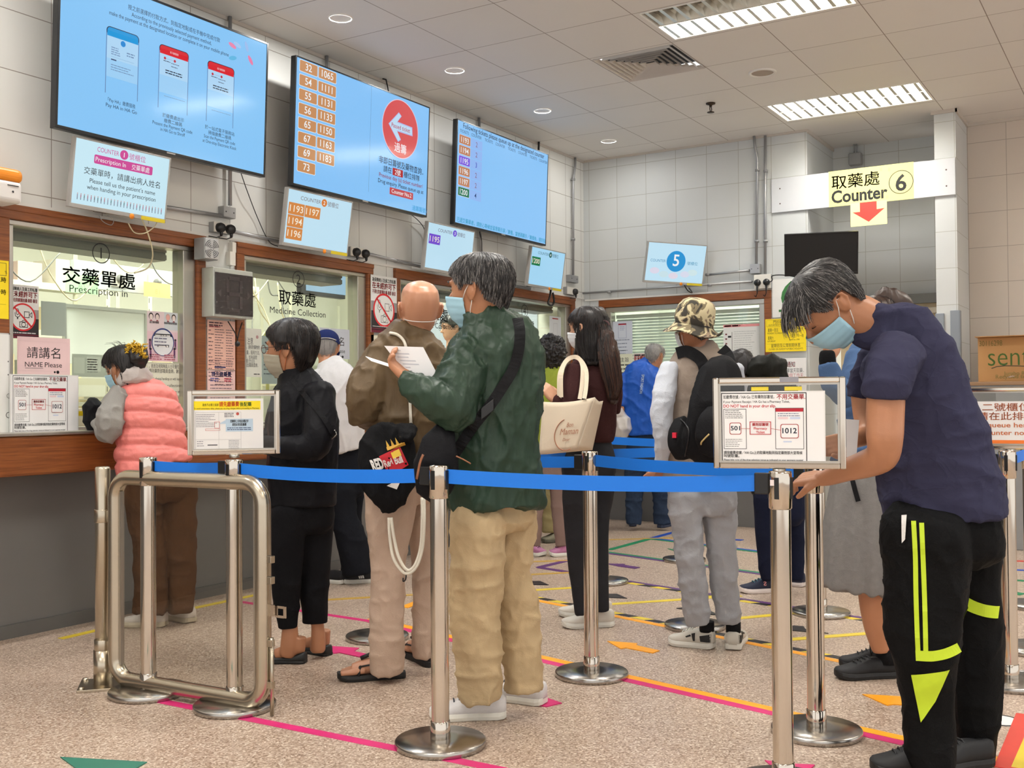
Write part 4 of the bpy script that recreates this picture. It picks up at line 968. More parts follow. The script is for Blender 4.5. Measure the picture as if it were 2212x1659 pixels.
paper('pink_leaflet', 'short pink leaflet with a blue heading under the tall pink sheet', (4.619, 1.409, 0.232, 0.233), 'Y', 5.09, (244, 208, 204), lambda s, w, h: (s.text(w * 0.5, h * 0.15, 0.034, '請先繳藥費', (40, 60, 140), 'C', 0.03, w=w * 0.7), s.greek(w * 0.1, h * 0.2, w * 0.3, 2, 0.014, (90, 90, 160), 0.007, 0.1), s.greek(w * 0.6, h * 0.2, w * 0.25, 2, 0.014, (200, 70, 90), 0.008, 0.1), s.greek(w * 0.1, h * 0.38, w * 0.8, 8, 0.02, (130, 110, 120), 0.006, 0.5)), 'leaflet')
paper('advice_sheet', 'white advice sheet with a short heading taped inside the left of window two', (4.959, 1.696, 0.179, 0.321), 'Y', 5.143, (224, 226, 216), lambda s, w, h: (s.text(w * 0.42, h * 0.32, 0.05, '注意', (50, 50, 54), 'C', w=w * 0.3), s.text(w * 0.04, h * 0.42, 0.03, '藥袋，請核對藥物的', (40, 40, 44), w=w * 0.86), s.text(w * 0.04, h * 0.53, 0.03, '，數量，服用方法，', (40, 40, 44), w=w * 0.86), s.text(w * 0.04, h * 0.63, 0.03, '個等，如有疑問', (40, 40, 44), w=w * 0.72), s.text(w * 0.4, h * 0.71, 0.03, '請勿向', (90, 90, 94), 'C'), s.text(w * 0.04, h * 0.79, 0.03, '後到出職員查詢．', (40, 40, 44), w=w * 0.78), s.greek(w * 0.6, h * 0.93, w * 0.3, 1, 0.01, (60, 60, 60), 0.006, 0), s.disc(w * 0.78, h * 0.17, 0.012, (190, 150, 150), 12)), 'notice')
paper('blue_grey_sheet', 'blue grey sheet half behind the white advice sheet in window two', (5.155, 1.655, 0.17, 0.324), 'Y', 5.158, (186, 194, 206), lambda s, w, h: s.greek(w * 0.1, h * 0.5, w * 0.6, 4, 0.03, (90, 100, 120), 0.007), 'sheet of paper')
paper('cream_notice', 'cream notice mostly hidden behind the bald man under the no filming poster', (6.206, 1.711, 0.303, 0.226), 'Y', 5.078, (228, 224, 202), lambda s, w, h: s.text(w * 0.12, h * 0.42, 0.075, '保障', BLK, 'L', 0.01), 'notice')
paper('phone_help_sheet', 'white sheet with a phone drawing on the glass of window four', (9.026, 2.04, 0.234, 0.346), 'Y', 5.143, (222, 224, 226), lambda s, w, h: (s.rect(w * 0.25, h * 0.05, w * 0.5, h * 0.03, (170, 40, 50)), s.frame(w * 0.34, h * 0.2, w * 0.34, h * 0.38, 0.002, (150, 150, 160)), s.greek(w * 0.1, h * 0.65, w * 0.75, 3, 0.03, (140, 140, 146), 0.007)), 'notice')

# back wall papers
bp_ = 9.724
def phone_sheet(s, w, h):
    s.frame(w * 0.28, h * 0.07, w * 0.42, h * 0.45, 0.003, (120, 130, 170)).rect(w * 0.28, h * 0.07, w * 0.42, h * 0.045, (176, 40, 60)).greek(w * 0.36, h * 0.16, w * 0.25, 3, 0.016, (140, 150, 180), 0.005)
    s.greek(w * 0.08, h * 0.56, w * 0.8, 4, 0.036, (120, 130, 150), 0.008, 0.3).greek(w * 0.08, h * 0.88, w * 0.7, 2, 0.03, (140, 150, 170), 0.006)
paper('phone_help_sheet', 'white sheet with a phone drawing at the left of the blinds window', (4.797, 2.007, 0.218, 0.333), 'X', 9.724, (206, 212, 224), phone_sheet, 'notice')
paper('cream_notice', 'cream notice with black headings under the phone sheet at the blinds window', (4.759, 1.675, 0.181, 0.309), 'X', 9.724, (226, 228, 204), lambda s, w, h: (s.text(w * 0.5, h * 0.25, 0.05, '主旨', BLK, 'C'), s.greek(w * 0.1, h * 0.34, w * 0.8, 5, 0.04, (90, 90, 80), 0.014, 0.3)), 'notice')
paper('red_headed_notice', 'white notice with red heading behind the head of the man in the blue jacket', (4.567, 1.674, 0.168, 0.311), 'X', 9.724, (232, 206, 204), lambda s, w, h: (s.greek(w * 0.05, h * 0.03, w * 0.85, 1, 0.02, BLK, 0.014, 0), s.text(w * 0.03, h * 0.23, 0.06, '在未經許可', RED, 'L', 0.03, w=w * 0.95)), 'notice')
paper('charges_sheet', 'large white sheet with a red headed table at the right of the blinds window', (3.618, 1.921, 0.374, 0.444), 'X', 9.724, (224, 224, 220), lambda s, w, h: (s.rect(0, 0, w, h * 0.055, (232, 150, 150)), s.greek(w * 0.03, h * 0.012, w * 0.42, 1, 0.02, (140, 30, 50), 0.014, 0), s.rect(w * 0.225, h * 0.16, 0.004, h * 0.8, BLK), s.greek(w * 0.05, h * 0.19, w * 0.05, 9, 0.045, (120, 60, 60), 0.014, 0), s.greek(w * 0.12, h * 0.24, w * 0.09, 1, 0.04, BLK, 0.018, 0), s.greek(w * 0.28, h * 0.15, w * 0.62, 22, 0.021, (186, 188, 186), 0.006, 0.3, 3)), 'notice')
def hours(s, w, h):
    s.frame(w * 0.03, h * 0.03, w * 0.9, h * 0.2, 0.0015, (90, 80, 10))
    ink = (60, 52, 10)
    s.text(w * 0.2, h * 0.14, 0.036, '門診藥房服務時間', ink, w=w * 0.62).text(w * 0.08, h * 0.21, 0.022, 'OUT-PATIENT PHARMACY SERVICE HOURS', ink, w=w * 0.82)
    s.text(w * 0.06, h * 0.38, 0.036, '星期一至五', ink, w=w * 0.26).text(w * 0.50, h * 0.38, 0.034, '上午九時至下午五時', ink, w=w * 0.44).text(w * 0.05, h * 0.46, 0.022, 'MONDAY TO FRIDAY', ink, w=w * 0.38).text(w * 0.6, h * 0.43, 0.02, '9AM to 5PM', ink, w=w * 0.24)
    s.text(w * 0.06, h * 0.62, 0.036, '星期六', ink, w=w * 0.14).text(w * 0.50, h * 0.58, 0.034, '上午九時至下午一時', ink, w=w * 0.44).text(w * 0.05, h * 0.70, 0.022, 'SATURDAY', ink, w=w * 0.2).text(w * 0.6, h * 0.67, 0.02, '9AM to 1PM', ink, w=w * 0.24)
    s.rect(w * 0.03, h * 0.76, w * 0.92, 0.001, ink).text(w * 0.5, h * 0.86, 0.038, '星期日及公眾假期休息', ink, 'C', w=w * 0.72).text(w * 0.5, h * 0.945, 0.022, 'CLOSED ON SUNDAY & PUBLIC HOLIDAYS', ink, 'C', w=w * 0.84)
paper('opening_hours_plate', 'yellow opening hours plate beside the blinds window', (3.181, 1.95, 0.38, 0.306), 'X', 9.655, YEL, hours, 'sign', thick=0.004)
paper('counter_number_plate', 'white plate with a green underlined six above the yellow opening hours plate', (3.118, 2.32, 0.303, 0.356), 'X', 9.672, (232, 232, 228), lambda s, w, h: (s.text(w * 0.52, h * 0.70, h * 0.86, '6', (58, 122, 62), 'C', 0.03), s.rect(w * 0.2, h * 0.80, w * 0.66, h * 0.06, (58, 122, 62))), 'sign', thick=0.003)
paper('important_notice', 'white notice headed in red below the yellow opening hours plate', (3.185, 1.582, 0.382, 0.328), 'X', 9.655, (236, 234, 232), lambda s, w, h: (s.text(w * 0.52, h * 0.24, 0.055, '重要通知', (206, 70, 84), 'C', 0.01, w=w * 0.42), s.text(w * 0.94, h * 0.40, 0.045, '請提早於藥單當天取藥．', (90, 90, 94), 'R', w=w * 0.8), s.text(w * 0.96, h * 0.54, 0.045, '逾期請於四個工作天．', (190, 110, 120), 'R', w=w * 0.8), s.greek(w * 0.1, h * 0.65, w * 0.8, 3, 0.04, (150, 150, 150), 0.01)), 'notice', thick=0.003)
# counter six banner on its white board
(l, z1, w, h) = (3.105, 3.25, 1.596, 0.325)
t = thing('hanging_sign_board', 'yellow and white board reading Counter 6 spanning between the two piers', 'sign', (9.668, (3.11 + 1.508) / 2, 2.94)); O = np.array(t.location)
MB().box(9.660, 9.678, 1.508, 3.11, 2.94, 3.257).build('board', mat('white_board', (204, 206, 209), 0.35, noise=0.02), t, O, 0.002)
s = Sheet(0.735, 0.322, (9.659, 2.580, 3.262), (0, -1, 0), (0, 0, 1), (-1, 0, 0), (244, 236, 140), 0.001)
s.text(0.027, 0.155, 0.135, '取藥處', BLK, 'L', 0.012, w=0.42).text(0.024, 0.288, 0.155, 'Counter', BLK, 'L', 0.028, w=0.49).ring(0.628, 0.165, 0.104, 0.0065, BLK, 48).text(0.628, 0.238, 0.20, '6', BLK, 'C', 0.02)
for x, y in ((0.45, 0.02), (0.52, 0.03), (0.25, 0.2), (0.5, 0.27)): s.rect(x, y, 0.02, 0.028, (238, 222, 130))
s.build('yellow_banner', t, O)
s = Sheet(0.315, 0.21, (9.657, 2.388, 2.952), (0, -1, 0), (0, 0, 1), (-1, 0, 0), (246, 240, 160), 0.001)
s.poly([(0.082, 0.0), (0.082, 0.082), (0.018, 0.082), (0.158, 0.178), (0.297, 0.068), (0.228, 0.072), (0.228, 0.0)], (222, 58, 48))
s.build('arrow_sheet', t, O)
mb = MB()
for y in (3.03, 1.58):
    for z in (3.16, 3.02): mb.lathe([(0.007, 0), (0.005, 0.002), (0, 0.0025)], (9.66, y, z), 8, M=np.array([[0, 0, -1.], [0, 1, 0], [1, 0, 0]]))
mb.build('screw_heads', mat('screw_brown', (70, 44, 36), 0.5, noise=0.05), t, O)

# ------------------------------------------------------------------ dispensary interior seen through the glass
whiteb = mat('whiteboard', (226, 230, 226), 0.18, noise=0.02)
alu = mat('aluminium', (190, 192, 190), 0.35, 0.8, noise=0.04)
IY = 6.6
(l, z1, w, h) = (4.694, 1.888, 0.676, 0.395)
t = thing('whiteboard', 'blank white board with an aluminium rim inside the first window', 'whiteboard', (l + w / 2, IY, z1 - h)); O = np.array(t.location)
MB().box(l, l + w, IY, IY + 0.015, z1 - h, z1).build('writing_surface', whiteb, t, O)
MB().box(l - 0.015, l + w + 0.015, IY - 0.012, IY + 0.02, z1, z1 + 0.025).box(l - 0.015, l, IY - 0.012, IY + 0.02, z1 - h, z1).box(l + w, l + w + 0.015, IY - 0.012, IY + 0.02, z1 - h, z1).build('rim', alu, t, O)
shelf_m = mat('shelf_cream', (222, 220, 196), 0.5, noise=0.03)
def rack(x0, x1, y0, label, zs, top):
    t = thing('shelf_rack', label, 'shelf', ((x0 + x1) / 2, y0 + 0.2, 0)); O = np.array(t.location)
    for x in (x0, x1):
        for y in (y0, y0 + 0.4):
            mb = MB().box(x - 0.02, x + 0.02, y - 0.002, y + 0.002, 0, top)
            mb.build('post', shelf_m, t, O)
            mb2 = MB()
            for k in range(10): mb2.box(x - 0.012, x - 0.004, y - 0.003, y - 0.002, 1.3 + k * 0.09, 1.34 + k * 0.09)
            if y == y0: mb2.build('slot_row', dark_grey, t, O)
    for z in zs:
        MB().box(x0, x1, y0, y0 + 0.4, z - 0.02, z).box(x0, x1, y0 - 0.003, y0, z - 0.05, z).build('shelf_board', shelf_m, t, O)
    return t
rack(4.05, 5.35, 7.0, 'cream slotted rack inside window one, behind the white board', (0.6, 1.0, 1.4, 1.75, 2.1), 2.5)
rack(5.75, 6.75, 7.0, 'cream slotted rack seen at the left of window two', (0.6, 1.0, 1.4, 1.75), 2.3)
rack(8.0, 9.2, 7.6, 'cream slotted rack far back in the dispensary behind window three', (0.6, 1.0, 1.4, 1.75), 2.3)
rg = random.Random(5)
box_cols = [(226, 222, 206), (214, 196, 160), (206, 214, 220), (232, 226, 190), (200, 206, 196), (220, 190, 180)]
n_ = 0
for (x0, x1, y0, zs) in ((4.05, 5.35, 7.0, (1.4, 1.75, 2.1)), (5.75, 6.75, 7.0, (1.4, 1.75)), (8.0, 9.2, 7.6, (1.4,))):
    for z in zs:
        x = x0 + 0.06
        while x < x1 - 0.2:
            bw = rg.uniform(0.1, 0.2); bh = rg.uniform(0.08, 0.2)
            o = MB().box(x, x + bw, y0 + 0.04, y0 + 0.32, z, z + bh).build('medicine_box', mat('carton_%d' % (n_ % 6), box_cols[n_ % 6], 0.6, noise=0.05), None, (x + bw / 2, y0 + 0.18, z), 0.003)
            tag(o, 'small medicine carton among others on the cream racks behind the glass', 'box', 'medicine cartons on the dispensary racks'); n_ += 1
            x += bw + rg.uniform(0.03, 0.15)
def card_sheet(name, label, R_, y, base, txt, col):
    (l, z1, w, h) = R_
    s = Sheet(w, h, (l + w, y, z1), (-1, 0, 0), (0, 0, 1), (0, -1, 0), base, 0.002)   # seen from behind: mirrored letters
    s.text(w * 0.5, h * 0.78, h * 0.5, txt, col, 'C')
    return tag(s.build(name, None, (l + w / 2, y, z1 - h)), label, 'sheet of paper')
card_sheet('shelf_card', 'green card with faint mirrored letters inside window one', (4.552, 2.102, 0.258, 0.128), 6.4, (176, 220, 176), '2A', (150, 195, 150))
card_sheet('shelf_card', 'orange card with faint mirrored letters inside window one', (5.204, 2.105, 0.243, 0.107), 6.4, (252, 206, 130), '1B', (205, 170, 120))
(l, z1, w, h) = (4.66, 2.233, 1.008, 0.049)
t = thing('power_trunking', 'grey cable trunking with sockets running across the inside of window one', 'trunking', (l + w / 2, 6.5, z1 - 0.25)); O = np.array(t.location)
MB().box(l, l + w + 0.4, 6.46, 6.5, z1 - 0.21, z1 - 0.02).build('duct', mat('trunk_grey', (196, 200, 200), 0.4, noise=0.04), t, O)
for k in range(5):
    x = l + 0.3 + k * 0.33
    MB().box(x, x + 0.14, 6.45, 6.46, z1 - 0.18, z1 - 0.06).build('socket_plate', socket_white, t, O, 0.002)
    MB().lathe([(0.03, 0), (0.03, 0.02), (0.02, 0.035), (0, 0.036)], (x + 0.07, 6.45, z1 - 0.12), 12, M=np.array([[1., 0, 0], [0, 0, -1], [0, 1, 0]])).build('plug', dark_grey, t, O)
(l, z1, w, h) = (6.79, 2.254, 0.549, 0.083)
t = thing('desk_screen', 'pale blue screen with a thick dark bezel hanging inside window two', 'screen', (l + w / 2, 6.3, z1 - h)); O = np.array(t.location)
MB().box(l - 0.02, l + w, 6.3, 6.36, z1 - h - 0.035, z1 + 0.25).build('casing', black_plastic, t, O, 0.004)
Sheet(w - 0.03, h + 0.2, (l + 0.03, 6.297, z1 + 0.2), (1, 0, 0), (0, 0, 1), (0, -1, 0), None, glowing=True).rect(0, 0, w - 0.03, h + 0.2, (160, 196, 228)).build('picture', t, O)
t = thing('bright_window', 'bright white rear window seen through window four', 'window', (9.3, 6.4, 1.3))
O = np.array(t.location)
MB().box(9.36, 9.398, 5.5, 7.9, 1.3, 2.25).build('pane', dimglow(mat('bright_pane', (235, 244, 246), 0.4, emit=0.9)), t, O)
rk = random.Random(3)
for i in range(7):
    y = 6.3 + 0.1 * rk.random(); x = 3.9 + i * 0.42 + 0.1 * rk.random(); z = 2.05 + 0.2 * rk.random()
    cable([(x, y, z + 0.2), (x + 0.1, y, z), (x + 0.3, y + 0.03, z - 0.05 - 0.1 * rk.random()), (x + 0.5, y, z + 0.1)], 'loose_cable', 'thin loose cable among the tangle hanging inside the dispensary', (white_cable if i % 3 else dark_grey), 0.005)['group'] = 'loose cables inside the dispensary'
for i in range(8):
    y = 6.3 + 0.1 * rk.random(); x = 5.6 + i * 0.13 + 0.1 * rk.random(); z = 1.95 + 0.25 * rk.random()
    cable([(x, y, z + 0.25), (x + 0.05, y, z), (x + 0.2, y + 0.03, z - 0.15 * rk.random()), (x + 0.3 * rk.random(), y, z - 0.3)], 'loose_cable', 'thin loose cable among the tangle hanging inside the dispensary', (white_cable if i % 3 else dark_grey), 0.006)['group'] = 'loose cables inside the dispensary'
tag(MB().tube([(5.102, 5.3, 1.424), (5.208, 5.3, 1.552), (5.327, 5.3, 1.685), (5.353, 5.3, 1.557), (5.351, 5.3, 1.268)], 0.012, 8).build('lamp_hose', mat('pale_yellow_tube', (226, 224, 150), 0.4, noise=0.02)), 'pale yellow curved tube standing behind the left of window two', 'tube')
# hatch things at window one
t = thing('document_tray', 'pale tray stacked with paper envelopes in the hatch at window one', 'tray', (4.041, 5.45, 1.211)); O = np.array(t.location)
MB().obox(O + [0, 0, -0.12], np.eye(3), (0.22, 0.14, 0.09)).build('tray', mat('tray_pink', (226, 206, 196), 0.5, noise=0.04), t, O, 0.01)
for k in range(4): MB().obox(O + [0.02 * k - 0.03, 0.0, -0.025 + 0.018 * k], np.eye(3), (0.19 - 0.01 * k, 0.12, 0.007)).build('envelope', mat('manila_%d' % (k % 2), ((226, 206, 160), (236, 230, 214))[k % 2], 0.6, noise=0.04), t, O)
(l, z1, w, h) = (3.688, 1.165, 0.219, 0.026)
tag(MB().box(l, l + w + 0.3, 5.08, 5.10, z1 - h, z1).build('yellow_ledge_strip', mat('yellow_strip', (240, 206, 24), 0.4, noise=0.03)), 'yellow strip across the hatch of window one', 'strip')

# ------------------------------------------------------------------ belt posts
belt_blue = mat('belt_blue', (10, 118, 226), 0.5, noise=0.05, nscale=300, stretch=(1, 1, 3))
cap_black = mat('cassette_black', (20, 20, 21), 0.4, noise=0.1, nscale=60)
def make_post():
    t = thing('belt_post', '-', 'queue post')
    MB().lathe([(0, 0), (0.157, 0), (0.16, 0.004), (0.16, 0.019), (0.156, 0.0235), (0.06, 0.0265), (0.036, 0.027), (0, 0.027)], n=64).build('base_disc', steel_base, t)
    MB().lathe([(0.033, 0.02), (0.035, 0.028), (0.035, 0.085), (0.0325, 0.088)], n=32).build('collar', steel_pol, t)
    MB().lathe([(0.0315, 0.02), (0.0315, 0.87)], n=40).build('pole', steel_pol, t)
    mb = MB().lathe([(0.0315, 0.862), (0.0355, 0.866), (0.0355, 0.972), (0.034, 0.979), (0.0, 0.981)], n=40)
    mb.build('head', steel_pol, t)
    mb = MB()
    for k in range(4):
        a = k * PI / 2
        mb.obox((0.0335 * math.cos(a), 0.0335 * math.sin(a), 0.928), ((math.cos(a), math.sin(a), 0), (-math.sin(a), math.cos(a), 0), (0, 0, 1)), (0.0045, 0.007, 0.033))
    mb.build('belt_slots', cap_black, t)
    return t
POSTS = {
 'A': (3.03, 2.178, 'belt post nearest the camera, with the man in the green jacket right behind it'),
 'B': (4.13, 2.155, 'belt post with a fully visible round base before the tote bag woman'),
 'C': (3.221, 1.02, 'large belt post carrying the pharmacy ticket sign beside the bent over man'),
 'D': (3.825, 1.089, 'belt post just behind the sign carrying post, under the bent man\'s forearm'),
 'E': (2.990, 3.145, 'belt post behind the gate that carries the yellow headed sign'),
 'F': (2.955, 3.61, 'leftmost belt post, behind the gate in front of the woman in the pink vest'),
 'G': (4.232, 3.433, 'belt post mostly hidden behind the legs of the bald man'),
 'H': (6.282, 3.179, 'belt post whose base shows just right of the dark trousers of the tote bag woman'),
 'I': (7.418, 3.085, 'far belt post whose base peeps out behind the hat man\'s knees'),
 'J': (5.28, 2.139, 'belt post whose base is right behind the hat man\'s shoes'),
 'K': (5.95, 1.662, 'belt post whose base is between the sneakers and the black shoes of the skirt wearer'),
 'L': (4.88, 0.575, 'belt post at the right edge carrying the counter number two sign'),
 'M': (5.58, 0.56, 'belt post cut off by the right edge of the photo'),
 'N': (6.754, 0.66, 'distant belt post at the right edge, only its base showing')}
proto = make_post()
PO = {}
for i, (k, (x, y, lb)) in enumerate(POSTS.items()):
    o = proto if i == 0 else dup(proto)
    o.location = (x, y, 0); o['label'] = lb; o['group'] = 'belt posts of the queue lanes'
    PO[k] = o
def belt(a, b, z0=0.955, sag=0.004, drop=0.0):
    """belt pulled from post a to post b"""
    A = np.array(POSTS[a][:2]); B = np.array(POSTS[b][:2] if isinstance(b, str) else b)
    d = (B - A) / np.linalg.norm(B - A); n_ = np.array([-d[1], d[0]])
    p0 = A + d * 0.032; p1 = B - d * (0.075 if isinstance(b, str) else 0)
    mb = MB(); N = 12; v = []; f = []
    for i in range(N + 1):
        q = p0 + (p1 - p0) * i / N; s = sag * 4 * (i / N) * (1 - i / N) + drop * i / N
        for dz, e in ((0, 1), (-0.05, 1), (-0.05, -1), (0, -1)):
            v.append((*(q + n_ * 0.0008 * e), z0 - s + dz))
    for i in range(N):
        for k in range(4): f.append((4 * i + k, 4 * i + (k + 1) % 4, 4 * i + 4 + (k + 1) % 4, 4 * i + 4 + k))
    f += [(0, 3, 2, 1), (4 * N, 4 * N + 1, 4 * N + 2, 4 * N + 3)]
    mb.add(v, f)
    o = mb.build('belt', belt_blue, PO[a], (*A, 0))
    if isinstance(b, str):
        c = B - d * 0.056
        MB().obox((*c, z0 - 0.025 - drop), ((d[0], d[1], 0), (n_[0], n_[1], 0), (0, 0, 1)), (0.022, 0.009, 0.033)).build('belt_clip', cap_black, o, (0, 0, 0), 0.003).location = (-A[0], -A[1], 0)
belt('F', 'E', 0.965); belt('E', 'A', 0.965, 0.012); belt('A', 'C', 0.965, 0.012); belt('G', 'B', 0.955, 0.01); belt('B', 'D', 0.965, 0.012)
belt('H', 'K', 0.965, 0.01); belt('J', 'G', 0.955, 0.01); belt('I', 'N', 0.965, 0.012); belt('L', 'M', 0.965); belt('M', 'N', 0.955); belt('K', 'L', 0.955, 0.01)

# ------------------------------------------------------------------ framed signs on the posts
def sign_frame(key, label, C, yaw, w, h, pw, draw, strip=None):
    C = np.array(C, float)
    r, u, n = frame_axes('X', yaw, 0.05, 0)
    t = thing('sign_holder', label, 'sign', (POSTS[key][0], POSTS[key][1], 0.981)); O = np.array(t.location)
    mb = MB()
    for s in (-1, 1):
        mb.obox(C + r * s * (w / 2 - 0.009), (r, u, n), (0.009, h / 2, 0.011))
        mb.obox(C + u * s * (h / 2 - 0.009), (r, u, n), (w / 2 - 0.018, 0.009, 0.011))
    mb.build('frame', steel_pol, t, O, 0.004)
    mb = MB()
    for s in (-1, 1):
        mb.obox(C + r * s * (w / 2 - 0.021), (r, u, n), (0.003, h / 2 - 0.018, 0.006)); mb.obox(C + u * s * (h / 2 - 0.021), (r, u, n), (w / 2 - 0.024, 0.003, 0.006))
    mb.build('inner_lip', steel, t, O)
    MB().obox(C - n * 0.003, (r, u, n), (w / 2 - 0.012, h / 2 - 0.012, 0.0012)).build('clear_back', acrylic, t, O)
    MB().tube([C - u * (h / 2), C - u * (h / 2 + 0.012)], 0.02, 16).build('mount', steel, t, O)
    (x0, y0, ww, hh) = pw
    s = Sheet(ww, hh, C - r * (w / 2 - x0) + u * (h / 2 - y0) + n * 0.0005, r, u, n, (238, 237, 236), 0.0008)
    draw(s, ww, hh)
    s.build('printed_sheet', t, O)
    return t, C, r, u, n
def pay_first(s, w, h):
    s.rect(0.001, h * 0.045, w - 0.012, h * 0.165, (250, 226, 20)).up()
    s.text(w * 0.13, h * 0.135, h * 0.055, '為免不必要之延誤', (90, 70, 10), 'L', 0.01, w=w * 0.23).text(w * 0.37, h * 0.14, h * 0.10, '請先繳藥費', (222, 96, 20), 'L', 0.03, w=w * 0.28).text(w * 0.66, h * 0.14, h * 0.09, '後配藥', (60, 110, 40), 'L', 0.02, w=w * 0.17)
    s.text(w * 0.01, h * 0.195, h * 0.04, 'To avoid unnecessary delay, please pay any drug charges before proceeding to Pharmacy', (70, 60, 10), 'L', 0.015, w=w * 0.93)
    s.frame(w * 0.03, h * 0.25, w * 0.65, h * 0.70, 0.001, (180, 180, 180)).greek(w * 0.04, h * 0.29, w * 0.30, 8, h * 0.032, (120, 120, 130), h * 0.009, 0.5, 4).greek(w * 0.44, h * 0.27, w * 0.18, 3, h * 0.03, (80, 80, 90), h * 0.012, 0.4, 5)
    s.disc(w * 0.63, h * 0.285, 0.006, (190, 80, 70), 14).frame(w * 0.30, h * 0.43, w * 0.075, h * 0.12, 0.0012, (200, 60, 50)).frame(w * 0.17, h * 0.56, w * 0.21, h * 0.035, 0.001, (200, 60, 50))
    s.rect(w * 0.36, h * 0.25, 0.001, h * 0.7, (190, 190, 190)).rect(w * 0.03, h * 0.76, w * 0.65, 0.001, (190, 190, 190)).greek(w * 0.05, h * 0.79, w * 0.1, 3, h * 0.04, (130, 130, 140), h * 0.012, 0.3, 7).rect(w * 0.20, h * 0.855, w * 0.14, h * 0.018, (70, 70, 76)).greek(w * 0.5, h * 0.78, w * 0.16, 6, h * 0.028, (150, 150, 155), h * 0.009, 0.3, 8)
    s.poly([(w * 0.46, h * 0.40), (w * 0.46, h * 0.47), (w * 0.36, h * 0.47)], (190, 212, 230)).rect(w * 0.46, h * 0.38, w * 0.39, h * 0.235, (190, 212, 230)).up()
    s.text(w * 0.655, h * 0.445, h * 0.06, '若藥單上印有此標記字', BLK, 'C', 0.02, w=w * 0.26).text(w * 0.655, h * 0.51, h * 0.06, '即您未到完取藥費', BLK, 'C', 0.02, w=w * 0.20).greek(w * 0.48, h * 0.54, w * 0.35, 2, h * 0.032, (60, 80, 120), h * 0.014, 0.1, 4)
    s.greek(w * 0.74, h * 0.955, w * 0.2, 1, 0.01, (40, 40, 44), h * 0.018, 0.0, 4)
sign_frame('E', 'left framed sign with a yellow heading standing on a post behind the gate', (2.995, 3.148, 1.126), -0.784, 0.356, 0.256, (0.022, 0.034, 0.268, 0.212), pay_first)
def ticket_sheet(s, w, h): drug_slip(s, w, h)
t, C, r, u, n = sign_frame('C', 'large framed pharmacy ticket sign on the post in front of the bent over man', (3.221, 1.023, 1.128), -0.299, 0.398, 0.283, (0.016, 0.043, 0.322, 0.232), ticket_sheet)
O = np.array(t.location)
for dx in (-0.055, 0.045):
    MB().obox(C + r * dx + u * 0.106 + n * 0.001, (r, u, n), (0.026, 0.006, 0.0006)).build('yellow_tape', mat('yellow_tape', (240, 220, 60), 0.5, noise=0.05), t, O)
MB().obox(C + r * 0.033 + u * 0.134 + n * 0.0115, (r, u, n), (0.028, 0.008, 0.0006)).build('grey_tape', mat('grey_tape', (150, 150, 158), 0.4, noise=0.05), t, O)
tag(MB().obox(np.array((3.221 - 0.036, 1.02 + 0.010, 0.945)), np.eye(3), (0.0008, 0.010, 0.009)).build('price_sticker', mat('sticker_white', (240, 226, 224), 0.5, noise=0.1, nscale=150)), 'small white sticker on the head of the pharmacy ticket sign\'s post', 'sticker')
def queue_two(s, w, h):
    OR2 = (196, 106, 60)
    s.rect(0, h * 0.86, w, h * 0.095, (240, 126, 50)).up()
    s.text(w * 0.46, h * 0.20, h * 0.19, '二號櫃位', OR2, 'C', 0.01, w=w * 0.46).text(w * 0.46, h * 0.40, h * 0.19, '請在此排隊', OR2, 'C', 0.01, w=w * 0.56).text(w * 0.43, h * 0.575, h * 0.145, 'Please queue here for', OR2, 'C', 0.014, w=w * 0.82).text(w * 0.46, h * 0.745, h * 0.145, 'Counter no. 2', OR2, 'C', 0.014, w=w * 0.52)
sign_frame('L', 'framed orange lettered sign for counter two at the right edge', (4.88, 0.560, 1.115), -0.12, 0.42, 0.262, (0.012, 0.060, 0.396, 0.190), queue_two)

# ------------------------------------------------------------------ swing gate
g0 = np.array((2.936, 3.877, 0.0)); g1 = np.array((2.98, 2.958, 0.0))
gd = (g1 - g0) / np.linalg.norm(g1 - g0); gn = np.array((gd[1], -gd[0], 0)); Z3 = np.array((0, 0, 1.))
gt = thing('swing_gate', 'low steel swing gate with a clear panel hinged on a floor post', 'gate', tuple(g0))
def gp(s, z, o=0.0): return g0 + gd * s + Z3 * z + gn * o
MB().tube([gp(0, 0.012), gp(0, 0.925), gp(0, 0.934)], [0.0315, 0.0315, 0.027], 28).build('hinge_post', steel_dull, gt, g0)
mb = MB().tube([gp(0, 0.012), gp(0, 0.155)], 0.038, 28); mb.build('post_sleeve', steel_dull, gt, g0)
q45 = (gd + gn) / math.sqrt(2); q46 = (gd - gn) / math.sqrt(2)
MB().obox(gp(0, 0.006), (q45, q46, Z3), (0.095, 0.095, 0.006)).build('base_plate', steel_dull, gt, g0, 0.002)
for a, b_ in ((1, 1), (1, -1), (-1, 1), (-1, -1)): MB().lathe([(0.013, 0), (0.012, 0.009), (0, 0.010)], gp(0, 0.012) + q45 * 0.078 * a + q46 * 0.078 * b_, 8).build('anchor_bolt', steel_dull, gt, g0)
x0, x1, z0, z1, rc = 0.08, 0.90, 0.045, 0.893, 0.085
path = []
for cx, cz, a0 in ((x1 - rc, z1 - rc, 90), (x1 - rc, z0 + rc, 0), (x0 + rc, z0 + rc, -90), (x0 + rc, z1 - rc, -180)):
    for k in range(9):
        a = math.radians(a0 - 90 * k / 8); path.append(gp(cx + rc * math.cos(a), cz + rc * math.sin(a)))
MB().tube(path, 0.0315, 24, closed=True, up=gn).build('tube_frame', steel_dull, gt, g0)
MB().obox(gp((x0 + x1) / 2, (z0 + z1) / 2), (gd, Z3, gn), ((x1 - x0) / 2 - 0.025, (z1 - z0) / 2 - 0.025, 0.003)).build('clear_panel', acrylic, gt, g0)
